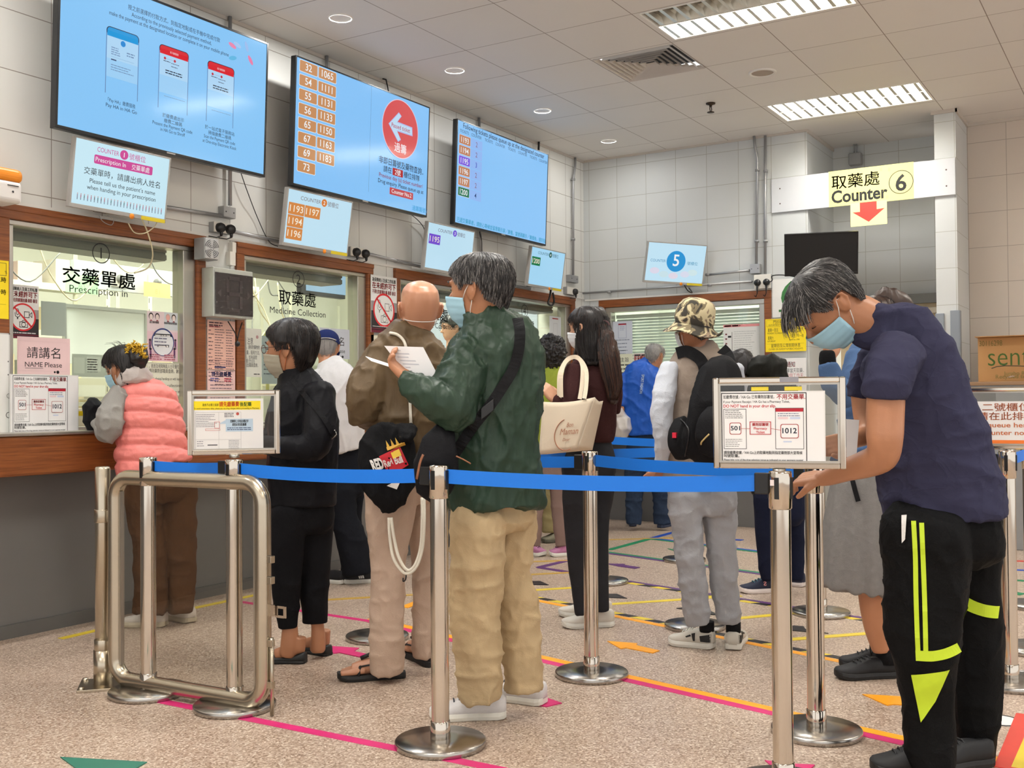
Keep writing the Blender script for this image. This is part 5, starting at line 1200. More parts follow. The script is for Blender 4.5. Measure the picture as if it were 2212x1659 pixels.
for s in (-1, 1): MB().obox(gp((x0 + x1) / 2 + s * ((x1 - x0) / 2 - 0.036), (z0 + z1) / 2), (gd, Z3, gn), (0.006, (z1 - z0) / 2 - 0.06, 0.009)).build('panel_channel', steel, gt, g0)
for z in (0.725, 0.172):
    MB().tube([gp(0, z - 0.028), gp(0, z + 0.028)], 0.0355, 24).obox(gp(0.045, z), (gd, gn, Z3), (0.03, 0.010, 0.024)).build('hinge', steel_dull, gt, g0, 0.002)
MB().tube([gp(0.943, 0.004), gp(0.943, 0.30)], 0.008, 10).build('drop_bolt', steel_dull, gt, g0)
for z in (0.12, 0.28, 0.52, 0.60): MB().obox(gp(0.936, z), (gd, gn, Z3), (0.014, 0.012, 0.014)).build('bolt_guide', steel_dull, gt, g0, 0.002)
mb = MB().obox(gp(0.938, 0.405), (gd, gn, Z3), (0.018, 0.003, 0.022))
for sx, ex in ((0.956, 0.006), (0.998, 0.006)): mb.obox(gp(sx, 0.40, -0.012), (gd, gn, Z3), (ex, 0.002, 0.022))
for sz in (0.418, 0.382): mb.obox(gp(0.977, sz, -0.012), (gd, gn, Z3), (0.016, 0.002, 0.005))
mb.build('hasp', steel_pol, gt, g0)

# ------------------------------------------------------------------ tapes and arrows on the floor
TAPE = {'magenta': (206, 40, 112), 'orange': (252, 166, 30), 'yellow': (222, 196, 50), 'purple': (92, 50, 112), 'green': (22, 128, 84), 'blue': (36, 76, 172), 'black': (34, 30, 32), 'ochre': (196, 158, 70), 'red': (206, 60, 44), 'teal': (50, 118, 100)}
def tmat(c): return mat('floor_tape_' + c, TAPE[c], 0.42, noise=0.12, nscale=9)
NS = [0]
def strip(a, b, c, label, w=0.05, z=0.0012, hazard=False):
    NS[0] += 1; z = 0.0006 + 0.00008 * NS[0]
    a = np.array(a[:2]); b = np.array(b[:2]); d = (b - a) / np.linalg.norm(b - a); n_ = np.array([-d[1], d[0]]) * w / 2
    L = np.linalg.norm(b - a); mb = MB()
    k = 0; x = 0.0
    while x < L:
        e = min(L, x + (0.11 if hazard else L)); sh = d * (0.03 if hazard and e < L else 0); s0 = d * (0.03 if hazard and x > 0 else 0)
        p = [a + d * x + n_ + s0, a + d * x - n_, a + d * e - n_, a + d * e + n_ + sh]
        mb.prism([(*q, z) for q in p], (0, 0, -z + 0.0002), k % 2); k += 1; x = e
    o = mb.build('floor_tape', [tmat(c), tmat('black')] if hazard else tmat(c), None, (*((a + b) / 2), 0))
    return tag(o, label, 'floor tape', 'tape lines on the floor')
def flat(pts, c, label, name='floor_arrow', z=0.004, cat='floor marking'):
    c_ = np.mean(np.array(pts), 0)
    return tag(MB().prism([(*q, z) for q in pts], (0, 0, -z + 0.0002)).build(name, tmat(c), None, (*c_, 0)), label, cat)
strip((2.902, 3.749, 0.0), (2.932, 1.852, 0.0), 'magenta', 'near magenta tape running from the gate past the nearest post')
strip((4.603, 4.788, 0.0), (4.548, 3.737, 0.0), 'magenta', 'magenta tape behind the ankles of the woman in black', 0.045)
strip((4.607, 3.785, 0.0), (4.038, 1.328, 0.0), 'orange', 'long orange tape beside a magenta one in the middle of the floor')
strip((4.539, 3.729, 0.0), (3.984, 1.311, -0.0), 'magenta', 'long magenta tape touching the long orange one, nearer side')
strip((4.038, 1.328, 0.0), (3.842, 0.446, 0.0), 'orange', 'orange tape right of the sign post passing under the bent man')
strip((3.984, 1.311, -0.0), (3.788, 0.468, 0.0), 'magenta', 'magenta tape right of the sign post passing under the bent man')
strip((5.675, 3.75, 0.0), (4.804, 0.896, 0.0), 'orange', 'orange tape along a striped tape under the hat man\'s shoes', 0.045)
strip((5.76, 3.806, 0.0), (4.868, 0.908, 0.0), 'yellow', 'yellow and black striped tape along the orange tape under the hat man', 0.05, hazard=True)
strip((6.464, 3.289, 0.0), (5.893, 1.189, 0.0), 'purple', 'purple tape along the far striped tape behind the hat man', 0.045)
strip((6.414, 3.263, 0.0), (5.833, 1.177, 0.0), 'yellow', 'far yellow and black striped tape along the purple tape', 0.05, hazard=True)
strip((7.658, 4.148, 0.0), (7.084, 2.141, 0.0), 'green', 'green tape passing the far small post base', 0.05)
strip((7.598, 4.116, 0.0), (7.029, 2.124, 0.0), 'purple', 'purple tape edging the green tape at the far small post', 0.05)
strip((7.675, 3.836, 0.0), (8.496, 3.833, 0.0), 'green', 'slanting green tape leading to a blue one in the distance', 0.06)
strip((8.46, 3.834, 0.0), (9.252, 3.835, 0.0), 'blue', 'slanting blue tape continuing the green one in the distance', 0.06)
strip((8.506, 3.846, 0.0), (8.105, 2.52, 0.0), 'blue', 'level blue tape in front of the far counter', 0.045)
strip((8.449, 3.821, 0.0), (8.045, 2.501, 0.0), 'green', 'green tape edging the level blue one', 0.045)
strip((6.62, 3.876, 0.0), (7.238, 3.841, 0.0), 'purple', 'left arm of the purple V behind the green jacket man', 0.06)
strip((6.62, 3.876, 0.0), (6.466, 3.325, 0.0), 'purple', 'right arm of the purple V behind the green jacket man', 0.06)
strip((5.594, 3.627, 0.0), (6.002, 3.271, 0.0), 'yellow', 'yellow tape left of the tote bag woman\'s ankles', 0.05)
strip((5.45, 2.971, 0.0), (6.268, 2.239, 0.0), 'yellow', 'yellow tape crossing behind the hat man\'s shins', 0.05)
strip((5.534, 2.083, 0.0), (5.896, 1.803, 0.0), 'yellow', 'yellow tape right of the hat man', 0.05)
strip((5.214, 1.649, 0.0), (5.752, 1.161, 0.0), 'yellow', 'yellow tape under the skirt wearer', 0.05)
strip((6.111, 3.961, 0.0), (6.577, 3.528, 0.0), 'ochre', 'ochre tape near the purple V', 0.05)
strip((6.722, 4.192, 0.0), (7.179, 3.651, 0.0), 'ochre', 'ochre tape beside the pink shoes', 0.05)
strip((8.236, 4.116, 0.0), (8.729, 3.533, 0.0), 'ochre', 'faint ochre tape before the far counter', 0.05)
strip((3.416, 4.845, 0.0), (4.018, 4.871, 0.0), 'yellow', 'yellow tape near the skirting at the left', 0.045)
strip((4.256, 4.879, 0.0), (4.838, 4.87, 0.0), 'yellow', 'yellow tape seen through the gate panel', 0.045)
strip((4.873, 4.4, 0.0), (5.314, 3.995, 0.0), 'ochre', 'ochre tape behind the bald man', 0.045)
strip((4.942, 3.81, 0.0), (5.136, 3.844, 0.0), 'orange', 'short orange tape end between the bald man\'s legs', 0.06)
strip((3.766, 0.454, 0.0), (4.445, 0.463, 0.0), 'red', 'broad red tape in the bottom right corner', 0.085)
strip((3.787, 0.418, 0.0), (4.245, 0.416, 0.0), 'yellow', 'yellow tape along the broad red tape in the bottom right corner', 0.06)
for y, c in ((1211, 'red'), (1231, 'blue'), (1252, 'green'), (1279, 'green'), (1309, 'purple')):
    pass
strip((8.562, 1.099, 0.0), (8.61, 0.825, 0.0), 'red', 'far red tape at the right edge', 0.05)
strip((8.122, 1.043, 0.0), (8.151, 0.782, 0.0), 'blue', 'far blue tape at the right edge', 0.05)
strip((7.666, 0.985, 0.0), (7.68, 0.738, 0.0), 'green', 'far green tape at the right edge', 0.05)
strip((6.723, 0.866, 0.0), (6.734, 0.649, 0.0), 'purple', 'far purple tape at the right edge', 0.05)
flat([(2.268, 3.219), (2.385, 2.921), (2.248, 2.878), (2.193, 2.971)], 'teal', 'teal green arrow tip in the bottom left corner')
flat([(3.976, 3.523), (4.018, 3.372), (3.952, 3.351), (3.937, 3.229), (3.877, 3.242), (3.896, 3.393), (3.867, 3.405)], 'magenta', 'magenta arrow between the flat shoes and the sandal')
flat([(3.742, 2.293), (3.733, 2.171), (3.691, 2.06), (3.616, 2.088), (3.621, 2.219)], 'magenta', 'magenta arrow tail behind the white shoe of the green jacket man')
flat([(4.753, 2.391), (4.782, 2.24), (4.742, 2.229), (4.697, 2.084), (4.635, 2.092), (4.669, 2.249), (4.64, 2.262)], 'orange', 'orange arrow in front of the hat man')
flat([(4.414, 1.069), (4.455, 0.931), (4.403, 0.84), (4.342, 0.88), (4.329, 0.928), (4.303, 0.948)], 'orange', 'orange arrow beside the knee of the bent man')
flat([(3.446, 1.154), (3.452, 1.081), (3.485, 0.999), (3.433, 1.001), (3.391, 1.107)], 'magenta', 'magenta arrow at the bottom beside the sign post')
flat([(6.084, 3.627), (6.115, 3.571), (6.013, 3.445), (5.967, 3.544)], 'black', 'black arrow tail left of the tote bag woman')
flat([(5.893, 2.999), (5.944, 2.922), (5.841, 2.801), (5.796, 2.95)], 'black', 'black arrow tail right of the tote bag woman')
flat([(5.698, 2.421), (5.743, 2.397), (5.711, 2.316), (5.75, 2.247), (5.641, 2.148), (5.602, 2.217), (5.685, 2.362)], 'black', 'black arrow between the hat man\'s ankles')
flat([(5.556, 1.732), (5.577, 1.649), (5.514, 1.621), (5.475, 1.491), (5.454, 1.592), (5.445, 1.697)], 'black', 'black arrow beside the skirt wearer\'s post')
flat([(7.035, 3.579), (7.019, 3.494), (7.058, 3.4), (7.015, 3.387), (6.964, 3.235), (6.899, 3.244), (6.935, 3.397)], 'purple', 'purple arrow right of the dark trousers')
flat([(8.784, 3.203), (8.765, 3.097), (8.715, 3.108), (8.698, 3.171)], 'blue', 'blue arrow tail before the far counter')
flat([(7.96, 3.454), (7.927, 3.375), (7.852, 3.296), (7.873, 3.364)], 'green', 'green arrow tip behind the hat man')
flat([(7.22, 0.837), (7.176, 0.755), (7.112, 0.773), (7.095, 0.836)], 'green', 'green arrow at the right edge')
c_ = (4.323, 0.544, 0.0)
tag(MB().lathe([(0.0, 0.001), (0.075, 0.001), (0.075, 0.0002)], (c_[0], c_[1], 0), 32, 0).lathe([(0.062, 0.0011), (0.05, 0.0013), (0, 0.0013)], (c_[0], c_[1], 0), 32, 1).build('floor_sticker', [tmat('black'), mat('sticker_pale', (226, 224, 222), 0.4, noise=0.03)]), 'round black rimmed white sticker beside the bent man\'s rear leg', 'sticker')
s = Sheet(0.16, 0.16, (*(5.152, 0.593, 0.0)[:2], 0.0012), (0.3, -0.95, 0), (0.95, 0.3, 0), (0, 0, 1), (226, 224, 220), 0.0008)
s.frame(0.008, 0.008, 0.144, 0.144, 0.008, (40, 40, 42)).rect(0.03, 0.03, 0.02, 0.10, (40, 40, 42)).rect(0.03, 0.11, 0.06, 0.02, (40, 40, 42)).rect(0.105, 0.03, 0.02, 0.10, (40, 40, 42))
o = s.build('floor_sticker', None); tag(o, 'square black and white floor sticker by the right edge post', 'sticker')

# ------------------------------------------------------------------ carton on a cabinet at the right
bx = (9.3, 1.3, 1.689); bx2 = (9.3, 1.284, 1.331)
card = mat('corrugated_card', (186, 140, 88), 0.7, noise=0.05, nscale=6)
yl, zt, zb = bx[1], bx[2], bx2[2]
t = thing('cabinet', 'grey steel cabinet under the carton at the right edge', 'cabinet', (9.55, 0.55, 0)); O = np.array(t.location)
MB().box(9.2, 9.9, -0.6, yl + 0.12, 0, zb - 0.012).build('carcass', grey_metal, t, O, 0.006)
MB().box(9.18, 9.92, -0.62, yl + 0.14, zb - 0.03, zb - 0.001).build('top', mat('cabinet_top', (150, 118, 88), 0.5, noise=0.05), t, O, 0.004)
t = thing('carton', 'brown cardboard carton with green lettering standing at the right edge', 'box', (9.5, yl - 0.3, zb)); O = np.array(t.location)
MB().box(9.3, 9.75, yl - 0.75, yl, zb, zt).build('box_body', card, t, O, 0.004)
mb = MB().obox((9.31, yl - 0.37, zt + 0.004), ((1, 0, 0), (0, 1, 0), (0, 0, 1)), (0.10, 0.38, 0.003)).obox((9.62, yl - 0.37, zt + 0.004), ((1, 0, 0), (0, 1, 0), (0, 0, 1)), (0.13, 0.38, 0.003))
mb.build('flap', card, t, O)
s = Sheet(0.75, zt - zb, (9.2985, yl, zt), (0, -1, 0), (0, 0, 1), (-1, 0, 0))
H_ = zt - zb
DG = (74, 92, 34)
s.text(0.012, H_ * 0.19, 0.062, '30116298', (120, 110, 50), w=0.17).text(0.075, H_ * 0.64, 0.22, 'sentry', (66, 100, 30), 'L', -0.008, w=0.46).path([(0.10, H_ * 0.70), (0.14, H_ * 0.66), (0.2, H_ * 0.645), (0.3, H_ * 0.655), (0.42, H_ * 0.68), (0.55, H_ * 0.65)], 0.006, (40, 50, 40))
s.text(0.19, H_ * 0.86, 0.045, 'Jumbo Roll Tissue', (126, 120, 60), w=0.32).text(0.13, H_ * 0.93, 0.045, 'Recycled toilet roll 12', (126, 120, 60), w=0.42)
s.poly([(0.21, H_ * 0.91), (0.24, H_ * 0.87), (0.27, H_ * 0.87), (0.265, H_ * 0.90)], (226, 200, 180))
s.build('printing', t, O)

# ------------------------------------------------------------------ figure building
from mathutils.bvhtree import BVHTree
def vnoise(P, seed=0):
    """smooth value noise of an (n,3) array, 0..1"""
    P = np.asarray(P, float); i = np.floor(P).astype(np.int64); f = P - i; f = f * f * (3 - 2 * f)
    def h(a, b, c):
        n = (a * 374761393 + b * 668265263 + c * 2147483647 + seed * 144665) & 0x7fffffff
        n = ((n ^ (n >> 13)) * 1274126177) & 0x7fffffff
        n = (n ^ (n >> 16)) & 0xffff
        return n / 65535.0
    r = 0
    for dx in (0, 1):
        for dy in (0, 1):
            for dz in (0, 1):
                w = (f[:, 0] if dx else 1 - f[:, 0]) * (f[:, 1] if dy else 1 - f[:, 1]) * (f[:, 2] if dz else 1 - f[:, 2])
                r = r + w * h(i[:, 0] + dx, i[:, 1] + dy, i[:, 2] + dz)
    return r

def loft(mb, chain, v, n=20, inflate=0.0, scale=1.0, round0=True, round1=True, expo=2.3):
    """closed loft through rings (x, y, z, half width seen, depth ratio); v = level sight direction"""
    P = [np.array(c[:3], float) for c in chain]; a = [max(0.003, c[3] * scale + inflate) for c in chain]; rt = [c[4] for c in chain]
    b = [max(0.003, (c[3] * c[4]) * scale + inflate) for c in chain]
    N = len(P); rings = []
    T = []
    for i in range(N):
        t = P[min(i + 1, N - 1)] - P[max(i - 1, 0)]; T.append(t / (np.linalg.norm(t) + 1e-9))
    def ring(p, t, ra, rb):
        A = np.cross(v, t); A /= np.linalg.norm(A) + 1e-9; B = np.cross(t, A)
        r = []
        for k in range(n):
            th = 2 * PI * k / n; c, s = math.cos(th), math.sin(th)
            r.append(p + A * ra * math.copysign(abs(c) ** (2 / expo), c) + B * rb * math.copysign(abs(s) ** (2 / expo), s))
        return r
    if round0:
        for q in (0.35, 0.75): rings.append(ring(P[0] - T[0] * min(a[0], b[0]) * (1 - q) * 0.9, T[0], a[0] * math.sqrt(1 - (1 - q) ** 2), b[0] * math.sqrt(1 - (1 - q) ** 2)))
    # smooth interpolation between the rings
    for i in range(N - 1):
        m = 4
        for k in range(m):
            s = k / m; i0, i3 = max(i - 1, 0), min(i + 2, N - 1)
            cr = lambda A0, A1, A2, A3: 0.5 * (2 * A1 + (A2 - A0) * s + (2 * A0 - 5 * A1 + 4 * A2 - A3) * s * s + (3 * A1 - A0 - 3 * A2 + A3) * s ** 3)
            p = cr(P[i0], P[i], P[i + 1], P[i3]); t = T[i] * (1 - s) + T[i + 1] * s; t /= np.linalg.norm(t) + 1e-9
            rings.append(ring(p, t, max(0.003, cr(a[i0], a[i], a[i + 1], a[i3])), max(0.003, cr(b[i0], b[i], b[i + 1], b[i3]))))
    rings.append(ring(P[-1], T[-1], a[-1], b[-1]))
    if round1:
        for q in (0.75, 0.35): rings.append(ring(P[-1] + T[-1] * min(a[-1], b[-1]) * (1 - q) * 0.9, T[-1], a[-1] * math.sqrt(1 - (1 - q) ** 2), b[-1] * math.sqrt(1 - (1 - q) ** 2)))
    vs = [q for r in rings for q in r]; fs = []
    for i in range(len(rings) - 1):
        for k in range(n):
            k2 = (k + 1) % n; fs.append((i * n + k, i * n + k2, (i + 1) * n + k2, (i + 1) * n + k))
    fs.append(tuple(range(n))[::-1]); fs.append(tuple((len(rings) - 1) * n + k for k in range(n)))
    mb.add(vs, fs, 0, True)

def fuse(mb, name, m, parent, origin, voxel=0.008, smooth=4, wrinkle=None, disp=None):
    """grow all closed pieces of mb into one continuous skin"""
    me = bpy.data.meshes.new(name)
    me.from_pydata((np.array(mb.v) - np.array(origin)).tolist(), [], mb.f); me.update(); fix_normals(me)
    o = bpy.data.objects.new('tmp_fuse', me); COL.objects.link(o)
    r = o.modifiers.new('r', 'REMESH'); r.mode = 'VOXEL'; r.voxel_size = voxel; r.adaptivity = 0.0
    if smooth:
        s = o.modifiers.new('s', 'SMOOTH'); s.factor = 0.5; s.iterations = smooth
    dg = bpy.context.evaluated_depsgraph_get()
    res = bpy.data.meshes.new_from_object(o.evaluated_get(dg))
    COL.objects.unlink(o); bpy.data.objects.remove(o); bpy.data.meshes.remove(me)
    res.name = name
    nv = len(res.vertices)
    if (wrinkle or disp) and nv:
        co = np.zeros(nv * 3); res.vertices.foreach_get('co', co); co = co.reshape(-1, 3)
        no = np.zeros(nv * 3); res.vertex_normals.foreach_get('vector', no); no = no.reshape(-1, 3)
        d = np.zeros(nv)
        if wrinkle:
            for amp, fx, fz, seed in wrinkle:
                w = vnoise(co * 2.1 + 7, seed + 5)[:, None]
                q = co * np.array([fx, fx, fz]) + np.stack([w[:, 0], -w[:, 0], w[:, 0]], 1) * 2.5
                f = vnoise(q, seed); d += amp * ((1 - np.abs(2 * f - 1)) ** 3.2 - 0.28)
        if disp: d += disp(co)
        co = co + no * d[:, None]
        res.vertices.foreach_set('co', co.ravel())
    res.polygons.foreach_set('use_smooth', np.ones(len(res.polygons), bool))
    res.materials.clear(); res.materials.append(m); res.update()
    ob = bpy.data.objects.new(name, res); COL.objects.link(ob)
    if parent is not None: ob.parent = parent
    else: ob.location = origin
    return ob

def bvh_of(obs):
    vs = []; fs = []
    for o in obs:
        off = len(vs); p = np.array(o.parent.location if o.parent else o.location)
        if o.parent and o.parent.parent: p = p + np.array(o.parent.parent.location)
        n = len(o.data.vertices); co = np.zeros(n * 3); o.data.vertices.foreach_get('co', co); co = co.reshape(-1, 3) + p
        vs += [tuple(q) for q in co]; fs += [tuple(i + off for i in q.vertices) for q in o.data.polygons]
    return BVHTree.FromPolygons(vs, fs)
def drape(pts, tree, v, lift=0.004):
    out = []; last = None
    v = Vector(v)
    for p in pts:
        h = tree.ray_cast(Vector(p) - v * 0.8, v, 1.6)
        out.append(np.array(h[0] - v * lift) if h[0] is not None else None)
    for i, p in enumerate(pts):
        if out[i] is None:
            near = [(abs(j - i), j) for j in range(len(pts)) if out[j] is not None]
            if near:
                j = min(near)[1]; d = (out[j] - np.array(pts[j])) @ np.array(v); out[i] = np.array(pts[i]) + np.array(v) * d
            else: out[i] = np.array(p, float)
    return out
def dense(pts, k=6):
    P = [np.array(p, float) for p in pts]; Q = []
    for i in range(len(P) - 1):
        p0, p1, p2, p3 = P[max(i - 1, 0)], P[i], P[i + 1], P[min(i + 2, len(P) - 1)]
        for j in range(k):
            a = j / k; Q.append(0.5 * (2 * p1 + (p2 - p0) * a + (2 * p0 - 5 * p1 + 4 * p2 - p3) * a * a + (3 * p1 - p0 - 3 * p2 + p3) * a ** 3))
    Q.append(P[-1]); return Q
def ribbon(pts, width, v, thick=0.003, tree=None, lift=0.006, k=6):
    """flat band along pts facing the viewer side, laid on tree when given"""
    Q = dense(pts, k); v = np.array(v, float)
    L = []; Rr = []
    for i, q in enumerate(Q):
        t = Q[min(i + 1, len(Q) - 1)] - Q[max(i - 1, 0)]; s = np.cross(v, t); s /= np.linalg.norm(s) + 1e-9
        L.append(q - s * width / 2); Rr.append(q + s * width / 2)
    if tree is not None:
        Cn = drape(Q, tree, v, lift); L = drape(L, tree, v, lift); Rr = drape(Rr, tree, v, lift)
        # keep the band roughly flat across
        for i in range(len(Q)):
            for X in (L, Rr):
                d = (X[i] - Cn[i]) @ v
                X[i] = X[i] - v * (max(d, 0.0) + min(d + 0.02, 0.0) * 0.8)
    mb = MB(); vs = []; fs = []
    for a, b_ in zip(L, Rr): vs += [a, b_, b_ + v * thick, a + v * thick]
    for i in range(len(Q) - 1):
        for j in range(4): fs.append((4 * i + j, 4 * i + (j + 1) % 4, 4 * i + 4 + (j + 1) % 4, 4 * i + 4 + j))
    n = 4 * (len(Q) - 1); fs += [(3, 2, 1, 0), (n, n + 1, n + 2, n + 3)]
    return mb.add(vs, fs, 0, False)
def patch(corners, tree, v, lift=0.003, nu=8, nv=8):
    """four cornered patch laid on a garment"""
    c = [np.array(q, float) for q in corners]; pts = []
    for i in range(nv + 1):
        for j in range(nu + 1):
            u, w = j / nu, i / nv
            pts.append(c[0] * (1 - u) * (1 - w) + c[1] * u * (1 - w) + c[2] * u * w + c[3] * (1 - u) * w)
    pts = drape(pts, tree, v, lift)
    fs = [(i * (nu + 1) + j, i * (nu + 1) + j + 1, (i + 1) * (nu + 1) + j + 1, (i + 1) * (nu + 1) + j) for i in range(nv) for j in range(nu)]
    return MB().add(pts, fs, 0, True)

# ---- head
HZ = np.array([0, .012, .035, .055, .075, .095, .115, .140, .165, .190, .210, .221, .2255])
HF = np.array([.066, .080, .087, .091, .0935, .095, .093, .095, .090, .074, .050, .026, .004])
HB_ = np.array([.004, .026, .050, .066, .078, .087, .094, .100, .100, .092, .070, .040, .006])
HW = np.array([.020, .036, .052, .060, .065, .069, .072, .075, .075, .068, .052, .029, .004])
def hsurf(th, z):
    z = min(max(z, 0), .2255)
    f, b_, w = np.interp(z, HZ, HF), np.interp(z, HZ, HB_), np.interp(z, HZ, HW)
    c, s = math.cos(th), math.sin(th)
    return np.array([(f if c > 0 else b_) * math.copysign(abs(c) ** 0.88, c), w * math.copysign(abs(s) ** 0.88, s), z])
def hnorm(th, z):
    e = 0.01
    a = hsurf(th + e, z) - hsurf(th - e, z); b_ = hsurf(th, min(z + .006, .225)) - hsurf(th, max(z - .006, 0))
    n = np.cross(a, b_); l = np.linalg.norm(n)
    return n / l if l > 1e-9 else np.array([0, 0, 1.])
class Head:
    def __init__(s, C, yaw, pitch, roll, sc):
        cy, sy = math.cos(yaw), math.sin(yaw); cp, sp = math.cos(pitch), math.sin(pitch); cr, sr = math.cos(roll), math.sin(roll)
        Rz = np.array([[cy, -sy, 0], [sy, cy, 0], [0, 0, 1]]); Ry = np.array([[cp, 0, sp], [0, 1, 0], [-sp, 0, cp]]); Rx = np.array([[1, 0, 0], [0, cr, -sr], [0, sr, cr]])
        s.M = Rz @ Ry @ Rx; s.C = np.array(C, float); s.k = sc / 0.225
    def w(s, p): return s.C + s.M @ ((np.array(p, float) - [0, 0, 0.118]) * s.k)
    def skin(s, mb):
        n = 28; rings = []
        for z in np.concatenate([[0.0], np.linspace(.006, .21, 22), [.218, .223, .2255]]):
            rings.append([s.w(hsurf(2 * PI * k / n, z)) for k in range(n)])
        vs = [q for r in rings for q in r]; fs = [(i * n + k, i * n + (k + 1) % n, (i + 1) * n + (k + 1) % n, (i + 1) * n + k) for i in range(len(rings) - 1) for k in range(n)]
        fs += [tuple(range(n))[::-1], tuple((len(rings) - 1) * n + k for k in range(n))]
        mb.add(vs, fs, 0, True)
        def blob(path, rad): mb.tube([s.w(q) for q in path], [r * s.k for r in rad], 12)
        blob([(.088, 0, .128), (.098, 0, .112), (.110, 0, .092), (.112, 0, .084), (.100, 0, .078)], [.006, .008, .011, .012, .006])
        for q in (-1, 1):
            blob([(.098, q * .011, .083), (.106, q * .011, .083)], [.007, .007])
            blob([(.084, q * .045, .140), (.094, q * .03, .143), (.096, q * .012, .138)], [.006, .007, .005])   # brow ridge
            blob([(.078, q * .018, .120), (.081, q * .032, .121), (.076, q * .044, .119)], [.006, .0085, .006])  # lids
            blob([(.088, q * .012, .052), (.093, 0, .053)], [.004, .0045]); blob([(.086, q * .012, .045), (.091, 0, .044)], [.0045, .005])
            # ear: thin shell with a rolled rim
            y = q * .070
            E = [(-.004, y, .078), (.004, y + q * .004, .092), (.008, y + q * .006, .112), (.004, y + q * .010, .132), (-.012, y + q * .016, .139), (-.026, y + q * .019, .130), (-.029, y + q * .018, .112), (-.022, y + q * .013, .095), (-.010, y + q * .008, .080), (-.004, y, .076)]
            blob(E, [.0045] * len(E))
            mb.tube([s.w((-.004, y, .082)), s.w((-.009, y + q * .005, .10)), s.w((-.011, y + q * .008, .125))], [.007 * s.k, .0125 * s.k, .012 * s.k], 10)
            mb.tube([s.w((0, y, .10)), s.w((0, y - q * .02, .10))], .012 * s.k, 8)
    def eyes(s, par, org, brow, closed=False):
        mb = MB()
        for q in (-1, 1):
            mb.tube([s.w(p) for p in ((.099, q * .014, .141), (.101, q * .026, .146), (.095, q * .042, .145), (.087, q * .052, .139))], [.0022 * s.k, .0036 * s.k, .003 * s.k, .0015 * s.k], 8)
        mb.build('eyebrows', brow, par, org)
        mb = MB()
        for q in (-1, 1):
            mb.tube([s.w(p) for p in ((.0885, q * .016, .116), (.0915, q * .030, .1155 if closed else .119), (.0845, q * .046, .116))], [.001 * s.k, .0016 * s.k, .001 * s.k], 6)
        mb.build('eyelashes', mat('lash_dark', (30, 22, 20), 0.6, noise=0.05), par, org)
    def hair(s, par, org, mats, thick=0.012, fringe=0.172, nape=0.035, side=0.105, n=900, ln=0.035, lift=0.006, seed=1, drop=1.0, fwd=0.0, mixp=(0.7, 0.3), rad=0.0012, name='hair', sideburn=0.115, tail=0.010):
        """cap of hair with single locks combed down from the crown"""
        r = random.Random(seed)
        def line(th):
            a = abs(math.atan2(math.sin(th), math.cos(th))) * 180 / PI
            return float(np.interp(a, [0, 35, 58, 70, 78, 86, 106, 122, 180], [fringe, fringe - .003, fringe - .022, .140, sideburn, side + .045, side + .042, nape + .03, nape]))
        nu, nv = 48, 16; vs = []; fs = []
        for i in range(nv + 1):
            for j in range(nu):
                th = 2 * PI * j / nu; z0 = line(th); z = z0 + (.2252 - z0) * i / nv
                t = thick * (0.15 + 0.85 * min(1, i / 3)) * (1 + 0.25 * (vnoise(np.array([[math.cos(th) * 3, math.sin(th) * 3, z * 25]]), seed)[0] - 0.5))
                vs.append(s.w(hsurf(th, z) + hnorm(th, z) * t))
        top = len(vs); vs.append(s.w((0, 0, .2255 + thick)))
        for i in range(nv):
            for j in range(nu): fs.append((i * nu + j, i * nu + (j + 1) % nu, (i + 1) * nu + (j + 1) % nu, (i + 1) * nu + j))
        for j in range(nu): fs.append((nv * nu + j, nv * nu + (j + 1) % nu, top))
        mb = MB().add(vs, fs, 0, True)
        for _ in range(n):
            th = r.uniform(-PI, PI); z0 = line(th); z = z0 + (.224 - z0) * r.random() ** 0.8
            if r.random() < 0.3: z = z0 + .012 * r.random()
            L = ln * r.uniform(0.6, 1.25); pts = []; tw = r.uniform(-0.5, 0.5) * ln * 6
            m = 5
            for k in range(m):
                q = k / (m - 1); zz = z - L * drop * q; t2 = th + (tw * q + fwd * math.sin(th) * -q) * 0.6
                zz = max(zz, z0 - tail, 0.002)
                base = hsurf(t2, zz) if zz < .2255 else hsurf(t2, .2255)
                nn = hnorm(t2, min(zz, .22))
                off = thick * 0.92 + lift * (0.3 + q * 0.9) * r.uniform(0.5, 1.2)
                if zz < z0 - 0.01: off = max(off * 0.7, .003)
                pts.append(s.w(base + nn * off))
            mi = 0 if r.random() < mixp[0] else 1
            mb.tube(pts, [rad * s.k, rad * s.k, rad * s.k * 0.9, rad * s.k * 0.7, rad * 0.15], 3, min(mi, len(mats) - 1), caps=False)
        return mb.build(name, mats, par, org)
    def mask(s, par, org, m, loopm, z1=.098):
        nu, nv = 24, 12; vs = []; fs = []
        for i in range(nv + 1):
            for j in range(nu + 1):
                th = math.radians(-78 + 156 * j / nu); z = -.006 + (z1 + .006 - .012 * (abs(j / nu - .5) * 2)) * i / nv
                c = math.cos(th)
                tent = .020 * c ** 6 * math.sin(min(1, max(0, (i / nv) * 1.1)) * PI * 0.62) + .006
                p = hsurf(th, max(z, 0.004)); nn = hnorm(th, max(z, .01)); nn[2] *= 0.3
                p = p + nn * (tent + 0.0016 * math.sin(i * PI * 0.75)); p[2] = z + 0.004 * c
                vs.append(s.w(p))
        fs = [(i * (nu + 1) + j, i * (nu + 1) + j + 1, (i + 1) * (nu + 1) + j + 1, (i + 1) * (nu + 1) + j) for i in range(nv) for j in range(nu)]
        o = MB().add(vs, fs, 0, True).build('face_mask', m, par, org)
        so = o.modifiers.new('thickness', 'SOLIDIFY'); so.thickness = 0.0016; so.offset = 1
